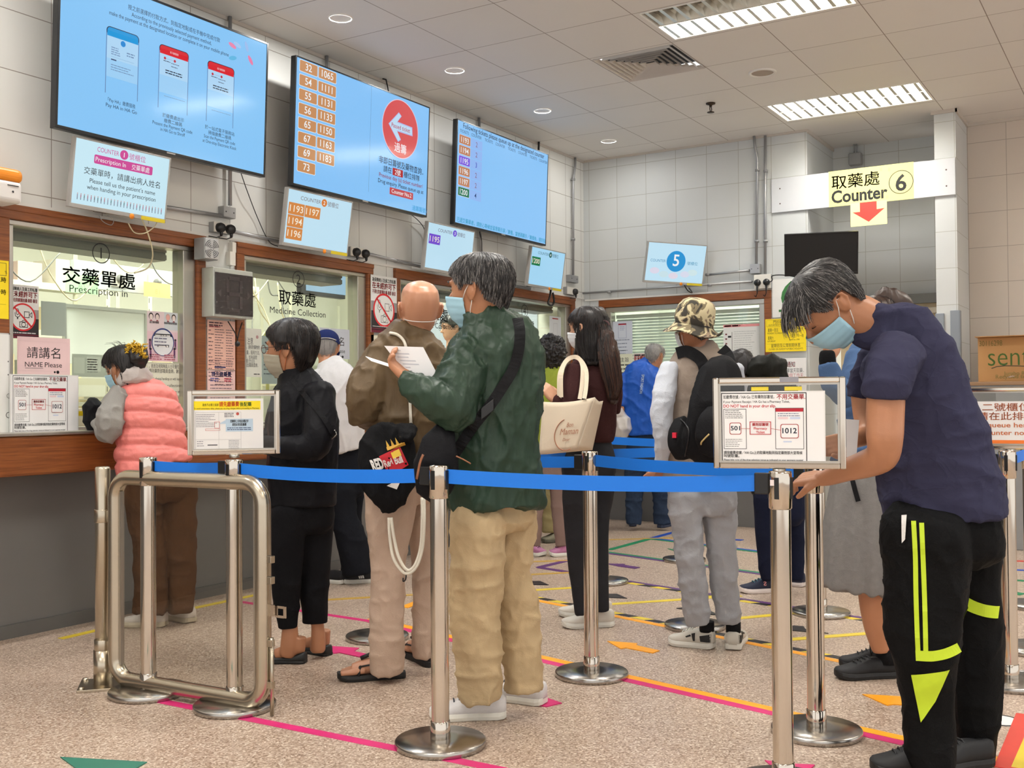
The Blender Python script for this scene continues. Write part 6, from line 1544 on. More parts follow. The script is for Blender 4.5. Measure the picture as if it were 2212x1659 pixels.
        for q in (0, nu):
            sg = -1 if q == 0 else 1
            top = vs[nv * (nu + 1) + q]; bot = vs[2 * (nu + 1) + q]
            e0 = s.w((-.002, sg * .083, .128)); e1 = s.w((-.022, sg * .084, .118)); e2 = s.w((-.014, sg * .080, .090))
            mb = MB().tube([top, (top + e0) / 2 + s.M @ [0, sg * .006, 0], e0, e1, e2, (e2 + bot) / 2 + s.M @ [0, sg * .007, 0], bot], 0.0016, 6)
            mb.build('ear_loop', loopm, o, (0, 0, 0)).location = [-x for x in org]
        return o
    def glasses(s, par, org, m):
        mb = MB()
        for q in (-1, 1):
            ring_ = [s.w((.112 - .10 * (abs(a_)) ** 2 * 2 - .004, q * .034 + a_ * .9, .117 + b_)) for a_, b_ in [(.024 * math.cos(t), .017 * math.sin(t)) for t in np.linspace(0, 2 * PI, 20, endpoint=False)]]
            mb.tube(ring_, .0014 * s.k, 6, closed=True)
            mb.tube([s.w((.104, q * .060, .121)), s.w((.06, q * .080, .121)), s.w((-.004, q * .079, .121)), s.w((-.022, q * .077, .108))], .0015 * s.k, 6)
        mb.tube([s.w((.108, -.010, .119)), s.w((.112, 0, .121)), s.w((.108, .010, .119))], .0014 * s.k, 6)
        return mb.build('spectacles', m, par, org)

# ---- hand: palm and five bent fingers, added to the skin mesh
def add_hand(mb, wrist, d, palm_n, size=0.18, curl=0.9, spread=0.12, thumb=1, v=None):
    d = np.array(d, float); d /= np.linalg.norm(d); nrm = np.array(palm_n, float); nrm -= d * (nrm @ d); nrm /= np.linalg.norm(nrm)
    side = np.cross(nrm, d) * thumb      # towards the thumb
    w = np.array(wrist, float); k = size / 0.18
    P = lambda a, b_, c: w + d * a * k + side * b_ * k + nrm * c * k
    for b_ in (-.028, -.010, .008, .026):
        mb.tube([P(0, b_ * .6, 0), P(.045, b_, 0), P(.088, b_, .002)], [.015 * k, .015 * k, .0125 * k], 10)
    for i, (b_, L) in enumerate(((-.030, .058), (-.010, .072), (.009, .078), (.028, .070))):
        p = P(.088, b_, .0); dr = d.copy(); pts = [P(.070, b_, 0), p]; c = curl * (1.0 - 0.06 * i)
        ax = side / thumb if thumb else side
        for seg, fr in enumerate((.45, .31, .24)):
            a = c * (0.75, 1.0, 0.7)[seg]
            dr = dr * math.cos(a) + nrm * math.sin(a) * 1.0 if seg == 0 else dr * math.cos(a) + (nrm * (dr @ d) - d * (dr @ nrm)) * math.sin(a)
            dr = dr / np.linalg.norm(dr)
            p = p + dr * L * fr * k; pts.append(p)
        mb.tube(pts, [.010 * k, .010 * k, .0095 * k, .0088 * k, .0072 * k], 10)
    t0 = P(.018, .022, .004); t1 = P(.048, .050, .014); t2 = t1 + (d * .026 + side * .006 + nrm * .018) * k; t3 = t2 + (d * .020 - side * .006 + nrm * .012) * k
    mb.tube([t0, t1, t2, t3], [.014 * k, .0125 * k, .0105 * k, .008 * k], 10)

# ---- shoes
def shoe(par, org, heel, toe, upper, sole, lace=None, kind='sneaker', name='shoe', skin=None, wid=0.098):
    h = np.array((*heel[:2], 0.0)); t = np.array((*toe[:2], 0.0)); L = np.linalg.norm(t - h); d = (t - h) / L; s = np.array([-d[1], d[0], 0.]); Z = np.array([0, 0, 1.])
    W = lambda x, y, z: h + d * x * L + s * y + Z * z
    xs_ = [0.0, .03, .10, .22, .36, .50, .64, .76, .86, .94, .985, 1.0]
    ws = [.018, .030, .034, .034, .034, .038, .0455, .049, .047, .038, .022, .010]
    k = wid / .098; sh = .030 if kind == 'sneaker' else .016
    outline = [(x, w * k) for x, w in zip(xs_, ws)] + [(x, -w * k) for x, w in zip(xs_[::-1], ws[::-1])]
    rock = lambda x: .012 * max(0, (x - .78) / .22) ** 2 + (.006 * max(0, (.08 - x) / .08) if kind == 'sneaker' else 0)
    mb = MB(); n = len(outline)
    if kind == 'sandal': sh = .026
    vs = [W(x, y * 1.04, rock(x)) for x, y in outline] + [W(x, y * 1.10, rock(x) + sh * 0.5) for x, y in outline] + [W(x, y, rock(x) + sh) for x, y in outline]
    fs = [(i, (i + 1) % n, n + (i + 1) % n, n + i) for i in range(n)] + [(n + i, n + (i + 1) % n, 2 * n + (i + 1) % n, 2 * n + i) for i in range(n)] + [tuple(range(n))[::-1], tuple(2 * n + i for i in range(n))]
    o = bpy.data.objects.new(name, None)
    if kind == 'sandal':
        mb.add(vs, fs, 0); root = mb.build(name, sole, par, org, 0.003)
        up = MB()
        for x in (.70, .28):
            up.tube([W(x, .045 * k, sh), W(x - .02, .035 * k, sh + .05 - .02 * (x > .5)), W(x - .03, 0, sh + .068 - .02 * (x > .5)), W(x - .02, -.035 * k, sh + .05 - .02 * (x > .5)), W(x, -.045 * k, sh)], .009, 6, flat=0.5)
        for y in (-1, 1): up.tube([W(.68, y * .030 * k, sh + .035), W(.45, y * .034 * k, sh + .045), W(.28, y * .034 * k, sh + .045), W(.05, y * .028 * k, sh + .04)], .008, 6, flat=0.5)
        up.tube([W(.66, .006, sh + .066), W(.48, .006, sh + .085)], .009, 6)
        up.build('strap', upper, root, org).location = (0, 0, 0)
        return root
    prof = {'sneaker': [.075, .085, .092, .086, .088, .086, .070, .058, .050, .042, .032, .024], 'flat': [.048, .052, .050, .040, .034, .031, .030, .030, .032, .028, .022, .016]}[kind]
    rings = []; m = 14
    for x, w, hh in zip(xs_, ws, prof):
        r = []
        for q in range(m):
            a = PI * q / (m - 1); c, sn = math.cos(a), math.sin(a)
            r.append(W(x, w * k * 0.99 * math.copysign(abs(c) ** 0.6, c), rock(x) + sh * 0.75 + (hh - sh * 0.75) * abs(sn) ** 0.55))
        rings.append(r)
    vs2 = [q for r in rings for q in r]; fs2 = [(i * m + q, i * m + q + 1, (i + 1) * m + q + 1, (i + 1) * m + q) for i in range(len(rings) - 1) for q in range(m - 1)]
    fs2 += [(i * m + m - 1, i * m, (i + 1) * m, (i + 1) * m + m - 1) for i in range(len(rings) - 1)] + [tuple(range(m)), tuple((len(rings) - 1) * m + q for q in range(m))[::-1]]
    root = MB().add(vs2, fs2, 0, True).build(name, upper, par, org)
    so = mb.add(vs, fs, 0).build('sole', sole, root, org, 0.004)
    if lace is not None:
        for x, zt in ((.46, .088), (.53, .083), (.60, .076), (.67, .069)):
            MB().tube([W(x, .026, zt - .014), W(x + .01, .012, zt + .003), W(x + .02, -.012, zt + .003), W(x + .01, -.026, zt - .014)], .0028, 6).build('lace', lace, root, org)
    return root

# ---- shared materials of the figures
skin_tan = mat('skin_tan', (178, 124, 91), 0.42, noise=0.10, nscale=14, bump=0.06, bscale=300)
skin_pale = mat('skin_pale', (200, 150, 120), 0.45, noise=0.08, nscale=14, bump=0.05, bscale=300)
skin_brown = mat('skin_brown', (180, 124, 92), 0.34, noise=0.10, nscale=14, bump=0.06, bscale=300)
hair_black = mat('hair_black', (26, 22, 22), 0.42, noise=0.25, nscale=80)
hair_soft = mat('hair_dark_brown', (54, 36, 28), 0.4, noise=0.25, nscale=60)
hair_dark = mat('hair_salt_dark', (50, 48, 48), 0.42, noise=0.3, nscale=90)
hair_grey = mat('hair_grey', (132, 129, 127), 0.42, noise=0.2, nscale=90)
hair_white = mat('hair_white', (196, 190, 182), 0.45, noise=0.15, nscale=60)
mask_blue = mat('mask_blue', (164, 206, 224), 0.75, noise=0.06, nscale=30)
mask_white = mat('mask_white', (228, 232, 236), 0.75, noise=0.04, nscale=30)
mask_grey = mat('mask_grey_green', (168, 162, 144), 0.75, noise=0.06, nscale=30)
loop_white = mat('ear_loop_white', (232, 230, 226), 0.7, noise=0.03)
def cloth(name, rgb, rough=0.75, noise=0.12, ns=9, bump=0.2, bs=240, sheen=0.0, spec=0.12, fold=0.12, fscale=5.0):
    return mat('cloth_' + name, rgb, rough, noise=noise, nscale=ns, bump=bump, bscale=bs, sheen=sheen, spec=spec, fold=fold, fscale=fscale)
white_sole = mat('white_sole', (224, 222, 212), 0.55, noise=0.06, nscale=20)
black_rubber = mat('black_rubber', (26, 25, 25), 0.6, noise=0.1, nscale=30)

PEOPLE = {
 'green':{'v':[0.8363,0.5483,0.0],'o':[3.345,2.194,0.0],'torso':[(3.336,2.16,1.523,0.078,0.68),(3.344,2.149,1.478,0.13,0.68),(3.348,2.144,1.401,0.169,0.68),(3.349,2.146,1.318,0.183,0.68),(3.347,2.153,1.213,0.183,0.68),(3.345,2.159,1.092,0.183,0.68),(3.347,2.161,0.97,0.182,0.68),(3.352,2.155,0.883,0.183,0.74),(3.355,2.153,0.807,0.182,0.78)],'arm_l':[(3.247,2.196,1.371,0.075,0.95),(3.164,2.181,1.264,0.084,0.95),(3.109,2.178,1.181,0.079,0.95),(3.068,2.223,1.211,0.064,0.95),(3.047,2.275,1.248,0.05,0.95),(3.044,2.316,1.278,0.037,0.95)],'arm_r':[(3.499,2.091,1.382,0.061,0.95),(3.577,2.16,1.25,0.066,0.95),(3.577,2.258,1.159,0.059,0.95),(3.469,2.373,1.233,0.044,0.95),(3.354,2.425,1.27,0.032,0.95)],'collar':[(3.331,2.169,1.488,0.088,0.8),(3.333,2.165,1.527,0.08,0.8),(3.335,2.161,1.551,0.073,0.8)],'hips':[(3.351,2.156,0.883,0.142,0.5),(3.352,2.156,0.814,0.151,0.5),(3.353,2.157,0.765,0.158,0.5)],'leg_l':[(3.298,2.187,0.825,0.091,0.6),(3.28,2.18,0.767,0.102,0.85),(3.27,2.181,0.666,0.102,0.85),(3.27,2.184,0.537,0.095,0.85),(3.277,2.195,0.424,0.088,0.85),(3.283,2.189,0.321,0.088,0.85),(3.288,2.185,0.201,0.084,0.85),(3.301,2.186,0.091,0.077,0.85)],'leg_r':[(3.428,2.129,0.817,0.083,0.6),(3.458,2.139,0.752,0.091,0.85),(3.457,2.144,0.646,0.084,0.85),(3.455,2.152,0.53,0.074,0.85),(3.469,2.131,0.441,0.075,0.85),(3.48,2.119,0.308,0.07,0.85),(3.487,2.112,0.166,0.074,0.85),(3.488,2.112,0.095,0.071,0.85)],'neck':[(3.329,2.17,1.596,0.07,0.9),(3.335,2.162,1.509,0.077,0.9),(3.341,2.154,1.457,0.087,0.9)],'head':((3.317,2.188,1.621),1.676,0.0,0.0,0.2609),'wrist':[(3.046,2.314,1.278),(3.025,2.347,1.315)],'strap':[(3.39,2.073,1.508),(3.395,2.067,1.456),(3.393,2.072,1.387),(3.383,2.091,1.317),(3.364,2.123,1.255),(3.34,2.164,1.186),(3.315,2.206,1.127),(3.293,2.244,1.066),(3.274,2.278,1.009),(3.253,2.312,0.971)],'buckle':[(3.335,2.173,1.172)],'bag':[(3.106,2.203,1.098,0.037,0.5),(3.08,2.209,1.057,0.059,0.5),(3.074,2.221,0.983,0.076,0.5),(3.081,2.231,0.916,0.076,0.5),(3.091,2.235,0.869,0.056,0.5),(3.101,2.238,0.845,0.03,0.5)],'pull1':[(2.977,2.206,1.018),(2.971,2.216,0.989),(2.966,2.227,0.932)],'pull2':[(3.029,2.103,1.012),(3.041,2.083,1.001),(3.056,2.06,0.985)],'paper1':[(2.98,2.438,1.35),(3.025,2.366,1.322),(3.054,2.357,1.316),(3.149,2.431,1.332),(3.148,2.469,1.364)],'paper2':[(3.012,2.404,1.405),(3.086,2.284,1.399),(3.128,2.221,1.251),(3.064,2.323,1.279)],'feet':[((3.423,2.152),(3.266,2.398)),((3.641,2.107),(3.624,2.398))]},
 'bald':{'v':[0.7832,0.6217,0.0],'o':[3.622,2.875,0.0],'torso':[(3.664,2.759,1.522,0.066,0.65),(3.658,2.769,1.482,0.118,0.65),(3.656,2.774,1.414,0.162,0.65),(3.659,2.772,1.328,0.178,0.65),(3.661,2.771,1.238,0.176,0.65),(3.663,2.771,1.138,0.17,0.65),(3.662,2.776,1.048,0.166,0.65),(3.657,2.787,0.958,0.166,0.65)],'arm_l':[(3.581,2.858,1.414,0.068,0.95),(3.526,2.875,1.308,0.079,0.95),(3.494,2.89,1.223,0.082,0.95),(3.514,2.917,1.164,0.067,0.95),(3.607,2.958,1.129,0.048,0.95),(3.757,3.001,1.136,0.038,0.95)],'arm_r':[(3.744,2.67,1.398,0.06,0.95),(3.769,2.672,1.278,0.065,0.95),(3.803,2.696,1.177,0.057,0.95),(3.912,2.843,1.176,0.042,0.95)],'collar':[(3.655,2.774,1.49,0.092,0.8),(3.658,2.769,1.514,0.086,0.8),(3.66,2.764,1.532,0.072,0.8)],'hips':[(3.646,2.805,0.969,0.145,0.5),(3.644,2.811,0.879,0.16,0.5),(3.646,2.809,0.809,0.153,0.5)],'leg_l':[(3.587,2.828,0.862,0.118,0.85),(3.584,2.837,0.704,0.102,0.85),(3.584,2.84,0.585,0.082,0.85),(3.583,2.847,0.426,0.069,0.85),(3.591,2.859,0.246,0.071,0.85),(3.59,2.864,0.127,0.073,0.85),(3.601,2.869,0.041,0.066,0.85)],'leg_r':[(3.757,2.819,0.851,0.104,0.85),(3.772,2.8,0.687,0.076,0.85),(3.778,2.796,0.524,0.059,0.85),(3.78,2.799,0.34,0.051,0.85),(3.778,2.807,0.177,0.05,0.85),(3.781,2.804,0.075,0.045,0.85)],'neck':[(3.669,2.75,1.558,0.06,0.9),(3.663,2.76,1.518,0.062,0.9),(3.659,2.768,1.468,0.072,0.9)],'head':((3.675,2.737,1.609),0.803,-0.244,0.0,0.2438),'cord1':[(3.608,2.849,1.494),(3.625,2.822,1.486),(3.64,2.799,1.458),(3.647,2.789,1.408),(3.651,2.785,1.338),(3.655,2.782,1.218),(3.658,2.78,1.128),(3.661,2.777,1.078)],'cord2':[(3.44,2.726,0.727),(3.443,2.724,0.647),(3.444,2.707,0.563),(3.463,2.678,0.508),(3.48,2.651,0.5),(3.496,2.623,0.534),(3.515,2.61,0.608),(3.517,2.602,0.722),(3.532,2.614,0.806)],'cord3':[(3.445,2.718,0.727),(3.452,2.71,0.647),(3.454,2.69,0.572),(3.469,2.668,0.521),(3.481,2.649,0.513),(3.493,2.628,0.543),(3.511,2.617,0.612),(3.512,2.61,0.722),(3.527,2.622,0.806)],'hook':[(3.468,2.67,0.508),(3.472,2.664,0.496),(3.471,2.666,0.474),(3.466,2.674,0.466),(3.466,2.674,0.481)],'sack':[(3.457,2.725,1.099,0.052,0.34),(3.453,2.734,1.061,0.096,0.34),(3.442,2.734,0.999,0.114,0.34),(3.435,2.729,0.923,0.115,0.34),(3.438,2.727,0.857,0.104,0.34),(3.439,2.726,0.796,0.069,0.34),(3.447,2.735,0.749,0.031,0.34)],'frill':[(3.492,2.67,1.093,0.04,0.5),(3.45,2.643,1.047,0.028,0.5)],'panel':[(3.337,2.733,0.985),(3.4,2.631,1.019),(3.407,2.623,0.933),(3.358,2.703,0.891)],'feet':[((3.707,2.85),(3.509,3.069)),((3.898,2.842),(4.073,3.142))]},
 'black':{'v':[0.7335,0.6797,0.0],'o':[3.698,3.427,0.0],'torso':[(3.663,3.441,1.357,0.058,0.66),(3.67,3.431,1.309,0.097,0.66),(3.676,3.423,1.245,0.134,0.66),(3.681,3.419,1.159,0.155,0.66),(3.682,3.42,1.062,0.162,0.66),(3.681,3.424,0.954,0.16,0.66),(3.682,3.427,0.836,0.157,0.66),(3.684,3.428,0.724,0.152,0.66)],'arm_l':[(3.659,3.299,1.243,0.072,0.95),(3.615,3.26,1.096,0.075,0.95),(3.574,3.273,1.004,0.067,0.95),(3.51,3.358,0.999,0.054,0.95),(3.477,3.468,1.011,0.04,0.95)],'arm_r':[(3.729,3.566,1.246,0.066,0.95),(3.757,3.639,1.136,0.067,0.95),(3.726,3.654,1.036,0.053,0.95),(3.633,3.653,1.017,0.037,0.95)],'collar':[(3.657,3.453,1.305,0.071,0.85),(3.658,3.449,1.344,0.067,0.85),(3.662,3.443,1.374,0.06,0.85)],'hips':[(3.683,3.426,0.793,0.134,0.55),(3.683,3.43,0.706,0.15,0.55),(3.683,3.431,0.642,0.145,0.55)],'leg_l':[(3.612,3.45,0.691,0.084,0.85),(3.61,3.459,0.499,0.077,0.85),(3.612,3.462,0.307,0.062,0.85),(3.617,3.459,0.162,0.045,0.85)],'leg_r':[(3.753,3.411,0.679,0.09,0.85),(3.753,3.418,0.483,0.073,0.85),(3.755,3.421,0.288,0.064,0.85),(3.757,3.422,0.166,0.057,0.85)],'shin_l':[(3.628,3.458,0.22,0.03,0.9),(3.629,3.458,0.151,0.037,0.9),(3.629,3.46,0.091,0.042,0.9),(3.625,3.467,0.049,0.038,0.9)],'shin_r':[(3.76,3.415,0.222,0.033,0.9),(3.764,3.411,0.153,0.03,0.9),(3.766,3.409,0.103,0.034,0.9),(3.765,3.412,0.048,0.037,0.9)],'neck':[(3.659,3.445,1.439,0.06,0.9),(3.662,3.443,1.374,0.056,0.9),(3.664,3.44,1.34,0.047,0.9)],'head':((3.649,3.46,1.456),1.92,0.035,0.0,0.2541),'strap':[(3.646,3.469,1.321),(3.668,3.435,1.271),(3.695,3.394,1.21),(3.72,3.354,1.154),(3.741,3.322,1.097),(3.758,3.298,1.039)],'buckle':[(3.752,3.306,1.059)],'feet':[((3.674,3.399),(3.575,3.606)),((3.83,3.396),(3.845,3.653))]},
 'pink':{'v':[0.6408,0.7677,0.0],'o':[3.846,4.608,0.0],'vest':[(3.765,4.697,1.303,0.078,0.72),(3.774,4.684,1.268,0.124,0.72),(3.789,4.662,1.213,0.157,0.72),(3.804,4.64,1.146,0.167,0.72),(3.811,4.631,1.059,0.17,0.72),(3.812,4.631,0.972,0.181,0.78),(3.817,4.626,0.91,0.188,0.8),(3.824,4.616,0.861,0.191,0.8)],'arm_l':[(3.665,4.709,1.258,0.049,0.95),(3.615,4.697,1.173,0.065,0.95),(3.596,4.692,1.089,0.068,0.95),(3.61,4.728,1.044,0.049,0.95),(3.648,4.855,1.099,0.035,0.95)],'arm_r':[(3.804,4.865,1.235,0.051,0.95),(3.814,5.003,1.171,0.051,0.95),(3.822,5.086,1.107,0.036,0.95)],'hood':[(3.691,4.721,1.322,0.029,0.8),(3.71,4.67,1.356,0.047,0.8),(3.753,4.639,1.361,0.047,0.8),(3.8,4.64,1.342,0.032,0.8)],'hips':[(3.824,4.615,0.885,0.161,0.6),(3.825,4.616,0.811,0.172,0.6),(3.828,4.613,0.737,0.181,0.6)],'leg_l':[(3.783,4.664,0.837,0.09,0.6),(3.766,4.656,0.74,0.101,0.8),(3.781,4.637,0.591,0.086,0.8),(3.792,4.624,0.419,0.08,0.8),(3.797,4.622,0.246,0.081,0.8),(3.797,4.627,0.088,0.083,0.8)],'leg_r':[(3.903,4.566,0.833,0.09,0.6),(3.931,4.561,0.731,0.099,0.8),(3.937,4.556,0.555,0.083,0.8),(3.943,4.553,0.355,0.073,0.8),(3.945,4.557,0.179,0.069,0.8),(3.945,4.559,0.074,0.065,0.8)],'neck':[(3.737,4.741,1.382,0.055,0.9),(3.753,4.716,1.328,0.06,0.9),(3.768,4.694,1.27,0.064,0.9)],'head':((3.731,4.749,1.395),1.676,0.209,0.0,0.2282),'clip':[(3.697,4.668,1.498),(3.701,4.633,1.506),(3.715,4.602,1.489),(3.731,4.586,1.452)],'feet':[((3.897,4.613),(3.786,4.83)),((4.023,4.561),(4.072,4.801))]},
 'white':{'v':[0.7645,0.6446,0.0],'o':[5.428,4.576,0.0],'torso':[(5.36,4.737,1.454,0.089,0.75),(5.354,4.692,1.37,0.15,0.75),(5.348,4.667,1.262,0.165,0.75),(5.359,4.654,1.109,0.159,0.75),(5.373,4.636,0.956,0.142,0.75),(5.383,4.622,0.879,0.13,0.75)],'arm_l':[(5.285,4.764,1.37,0.067,0.95),(5.258,4.813,1.233,0.073,0.95),(5.315,4.915,1.109,0.056,0.95)],'arm_r':[(5.445,4.602,1.354,0.055,0.95),(5.518,4.584,1.199,0.062,0.95),(5.589,4.664,1.058,0.047,0.95)],'hips':[(5.381,4.626,0.894,0.104,0.6),(5.388,4.617,0.772,0.116,0.6),(5.39,4.619,0.619,0.11,0.6)],'leg_l':[(5.352,4.623,0.621,0.088,0.85),(5.357,4.62,0.469,0.082,0.85),(5.377,4.592,0.347,0.093,0.85),(5.4,4.559,0.194,0.098,0.85),(5.408,4.551,0.072,0.091,0.85)],'leg_r':[(5.483,4.659,0.61,0.078,0.85),(5.481,4.668,0.424,0.07,0.85),(5.52,4.707,0.231,0.058,0.85),(5.558,4.746,0.042,0.063,0.85)],'neck':[(5.37,4.774,1.542,0.05,0.9),(5.351,4.75,1.463,0.062,0.9)],'head':((5.385,4.787,1.568),0.611,0.436,0.0,0.2235),'peak':[(5.289,4.791,1.539,0.031,0.6),(5.298,4.775,1.576,0.049,0.6)],'feet':[((5.548,4.509),(5.406,4.689)),((5.391,4.644),(5.39,4.866))]},
 'lime':{'v':[0.8687,0.4954,0.0],'o':[7.117,4.059,0.0],'torso':[(7.107,4.03,1.467,0.062,0.65),(7.108,4.03,1.417,0.095,0.65),(7.108,4.033,1.331,0.114,0.65),(7.108,4.037,1.189,0.12,0.65),(7.109,4.041,1.01,0.111,0.65),(7.11,4.048,0.76,0.107,0.65)],'arm_l':[(7.058,4.111,1.368,0.046,0.95),(7.035,4.116,1.189,0.046,0.95),(7.146,4.169,1.063,0.04,0.95)],'arm_r':[(7.156,3.954,1.366,0.046,0.95),(7.197,3.97,1.188,0.047,0.95),(7.279,4.049,1.061,0.04,0.95)],'hips':[(7.107,4.05,0.814,0.111,0.75),(7.109,4.052,0.689,0.111,0.75),(7.11,4.051,0.618,0.105,0.75)],'leg_l':[(7.029,4.126,0.62,0.071,0.85),(7.025,4.138,0.407,0.06,0.85),(7.029,4.138,0.229,0.043,0.85),(7.031,4.14,0.087,0.036,0.85)],'leg_r':[(7.161,4.027,0.615,0.063,0.85),(7.17,4.019,0.4,0.057,0.85),(7.177,4.013,0.221,0.047,0.85),(7.184,4.006,0.077,0.043,0.85)],'neck':[(7.106,4.03,1.528,0.043,0.9),(7.108,4.028,1.438,0.046,0.9)],'head':((7.105,4.029,1.581),1.047,0.14,0.0,0.1999),'curls':[(7.112,4.016,1.653,0.082,0.95),(7.103,4.032,1.61,0.107,0.95),(7.105,4.03,1.553,0.104,0.95),(7.111,4.021,1.503,0.071,0.95)],'feet':[((7.137,4.279),(7.114,4.115)),((7.254,3.963),(7.133,4.081))]},
 'olive':{'v':[0.8691,0.4945,0.0],'o':[7.843,4.463,0.0],'torso':[(7.829,4.439,1.463,0.049,0.65),(7.829,4.442,1.384,0.087,0.65),(7.831,4.445,1.148,0.094,0.65),(7.834,4.45,0.834,0.094,0.65),(7.836,4.453,0.637,0.094,0.65)],'leg_l':[(7.819,4.479,0.677,0.063,0.85),(7.82,4.486,0.441,0.059,0.85),(7.824,4.486,0.244,0.047,0.85),(7.828,4.485,0.087,0.051,0.85)],'leg_r':[(7.905,4.437,0.673,0.055,0.85),(7.911,4.434,0.436,0.047,0.85),(7.915,4.433,0.238,0.043,0.85),(7.917,4.436,0.088,0.036,0.85)],'neck':[(7.827,4.44,1.541,0.039,0.9),(7.828,4.441,1.443,0.047,0.9)],'head':((7.827,4.439,1.589),0.698,0.175,0.0,0.1888),'feet':[((7.951,4.388),(7.776,4.524)),((8.069,4.425),(8.087,4.587))]},
 'brown':{'v':[0.8861,0.4635,0.0],'o':[4.938,2.583,0.0],'torso':[(4.927,2.556,1.428,0.062,0.66),(4.924,2.562,1.384,0.104,0.66),(4.927,2.559,1.324,0.128,0.66),(4.931,2.555,1.239,0.134,0.66),(4.933,2.556,1.13,0.126,0.66),(4.935,2.556,1.021,0.113,0.66),(4.936,2.556,0.985,0.099,0.66)],'arm_l':[(4.809,2.597,1.354,0.048,0.95),(4.765,2.595,1.239,0.057,0.95),(4.745,2.593,1.145,0.052,0.95),(4.697,2.612,1.173,0.038,0.95),(4.673,2.631,1.211,0.026,0.95)],'arm_r':[(5.015,2.492,1.348,0.044,0.95),(5.047,2.482,1.239,0.044,0.95),(5.063,2.496,1.153,0.034,0.95)],'hips':[(4.93,2.565,0.997,0.1,0.55),(4.926,2.573,0.912,0.133,0.55),(4.926,2.577,0.84,0.136,0.55)],'leg_l':[(4.871,2.606,0.878,0.083,0.85),(4.87,2.612,0.734,0.081,0.85),(4.872,2.615,0.565,0.076,0.85),(4.878,2.611,0.397,0.061,0.85),(4.884,2.607,0.228,0.043,0.85),(4.892,2.597,0.089,0.037,0.85)],'leg_r':[(4.999,2.552,0.873,0.081,0.85),(5.002,2.552,0.726,0.068,0.85),(4.998,2.564,0.555,0.057,0.85),(5.002,2.565,0.336,0.055,0.85),(5.008,2.562,0.091,0.05,0.85)],'neck':[(4.906,2.587,1.494,0.048,0.9),(4.915,2.576,1.433,0.048,0.9),(4.923,2.565,1.372,0.058,0.9)],'head':((4.913,2.574,1.583),1.466,0.035,0.0,0.213),'hair_back':[(4.905,2.547,1.639,0.084,0.75),(4.913,2.536,1.564,0.089,0.75),(4.905,2.533,1.48,0.084,0.75),(4.891,2.52,1.402,0.062,0.75)],'hair_front':[(4.863,2.596,1.601,0.022,0.6),(4.878,2.594,1.517,0.024,0.6),(4.909,2.622,1.446,0.029,0.6),(4.905,2.631,1.398,0.022,0.6)],'tail':[(4.902,2.476,1.597,0.022,0.6),(4.899,2.464,1.549,0.036,0.6),(4.881,2.44,1.452,0.05,0.6),(4.883,2.421,1.356,0.052,0.6),(4.891,2.41,1.273,0.043,0.6),(4.899,2.418,1.202,0.024,0.6)],'tie':[(4.895,2.47,1.592)],'hand':[(4.677,2.625,1.202),(4.661,2.65,1.239)],'tote':[(4.622,2.677,1.198),(4.724,2.434,1.219),(4.68,2.515,0.958),(4.614,2.697,0.932),(4.818,2.435,1.2),(4.792,2.485,0.951),(4.713,2.681,1.192),(4.706,2.701,0.927)],'handle1':[(4.653,2.587,1.22),(4.669,2.595,1.332),(4.721,2.605,1.392),(4.783,2.598,1.425),(4.806,2.562,1.415),(4.789,2.516,1.356),(4.736,2.489,1.273),(4.696,2.479,1.212)],'handle2':[(4.666,2.605,1.211),(4.691,2.618,1.321),(4.744,2.626,1.381),(4.805,2.621,1.419),(4.826,2.586,1.426),(4.796,2.541,1.381),(4.752,2.521,1.285),(4.702,2.508,1.21)],'feet':[((5.102,2.527),(4.924,2.744)),((5.292,2.632),(5.191,2.913))]},
 'blue':{'v':[0.9105,0.4135,0.0],'o':[8.997,4.086,0.0],'torso':[(8.981,4.063,1.556,0.077,0.65),(8.97,4.082,1.513,0.141,0.65),(8.96,4.101,1.428,0.197,0.65),(8.958,4.109,1.287,0.212,0.65),(8.962,4.108,1.116,0.207,0.65),(8.968,4.106,0.889,0.192,0.65)],'arm_l':[(8.87,4.247,1.416,0.06,0.95),(8.835,4.269,1.288,0.06,0.95),(8.803,4.268,1.173,0.047,0.95)],'arm_r':[(9.055,3.949,1.414,0.06,0.95),(9.097,3.941,1.264,0.06,0.95),(9.115,3.974,1.114,0.047,0.95)],'hand':[(8.801,4.272,1.165),(8.792,4.268,1.122)],'hips':[(8.972,4.098,0.881,0.158,0.55),(8.976,4.097,0.731,0.197,0.55),(8.979,4.095,0.624,0.201,0.55)],'leg_l':[(8.925,4.181,0.689,0.098,0.85),(8.923,4.192,0.454,0.09,0.85),(8.921,4.2,0.262,0.075,0.85),(8.922,4.205,0.061,0.068,0.85)],'leg_r':[(9.035,4.003,0.688,0.103,0.85),(9.046,3.992,0.452,0.094,0.85),(9.056,3.982,0.26,0.079,0.85),(9.058,3.985,0.059,0.075,0.85)],'neck':[(9.001,4.03,1.573,0.073,0.9),(8.984,4.06,1.513,0.077,0.9)],'head':((9.008,4.018,1.611),-0.087,0.244,0.0,0.2223),'print':[(8.672,3.996,1.438),(8.663,4.016,1.264)],'feet':[((9.188,4.341),(9.685,4.575)),((9.207,4.072),(9.547,4.072))],'carrier':[(8.792,4.268,1.122,0.017,0.7),(8.795,4.265,1.088,0.047,0.7),(8.791,4.255,1.02,0.076,0.7),(8.791,4.256,0.944,0.085,0.7),(8.788,4.264,0.893,0.068,0.7)],'box':[(8.768,4.235,0.996)]},
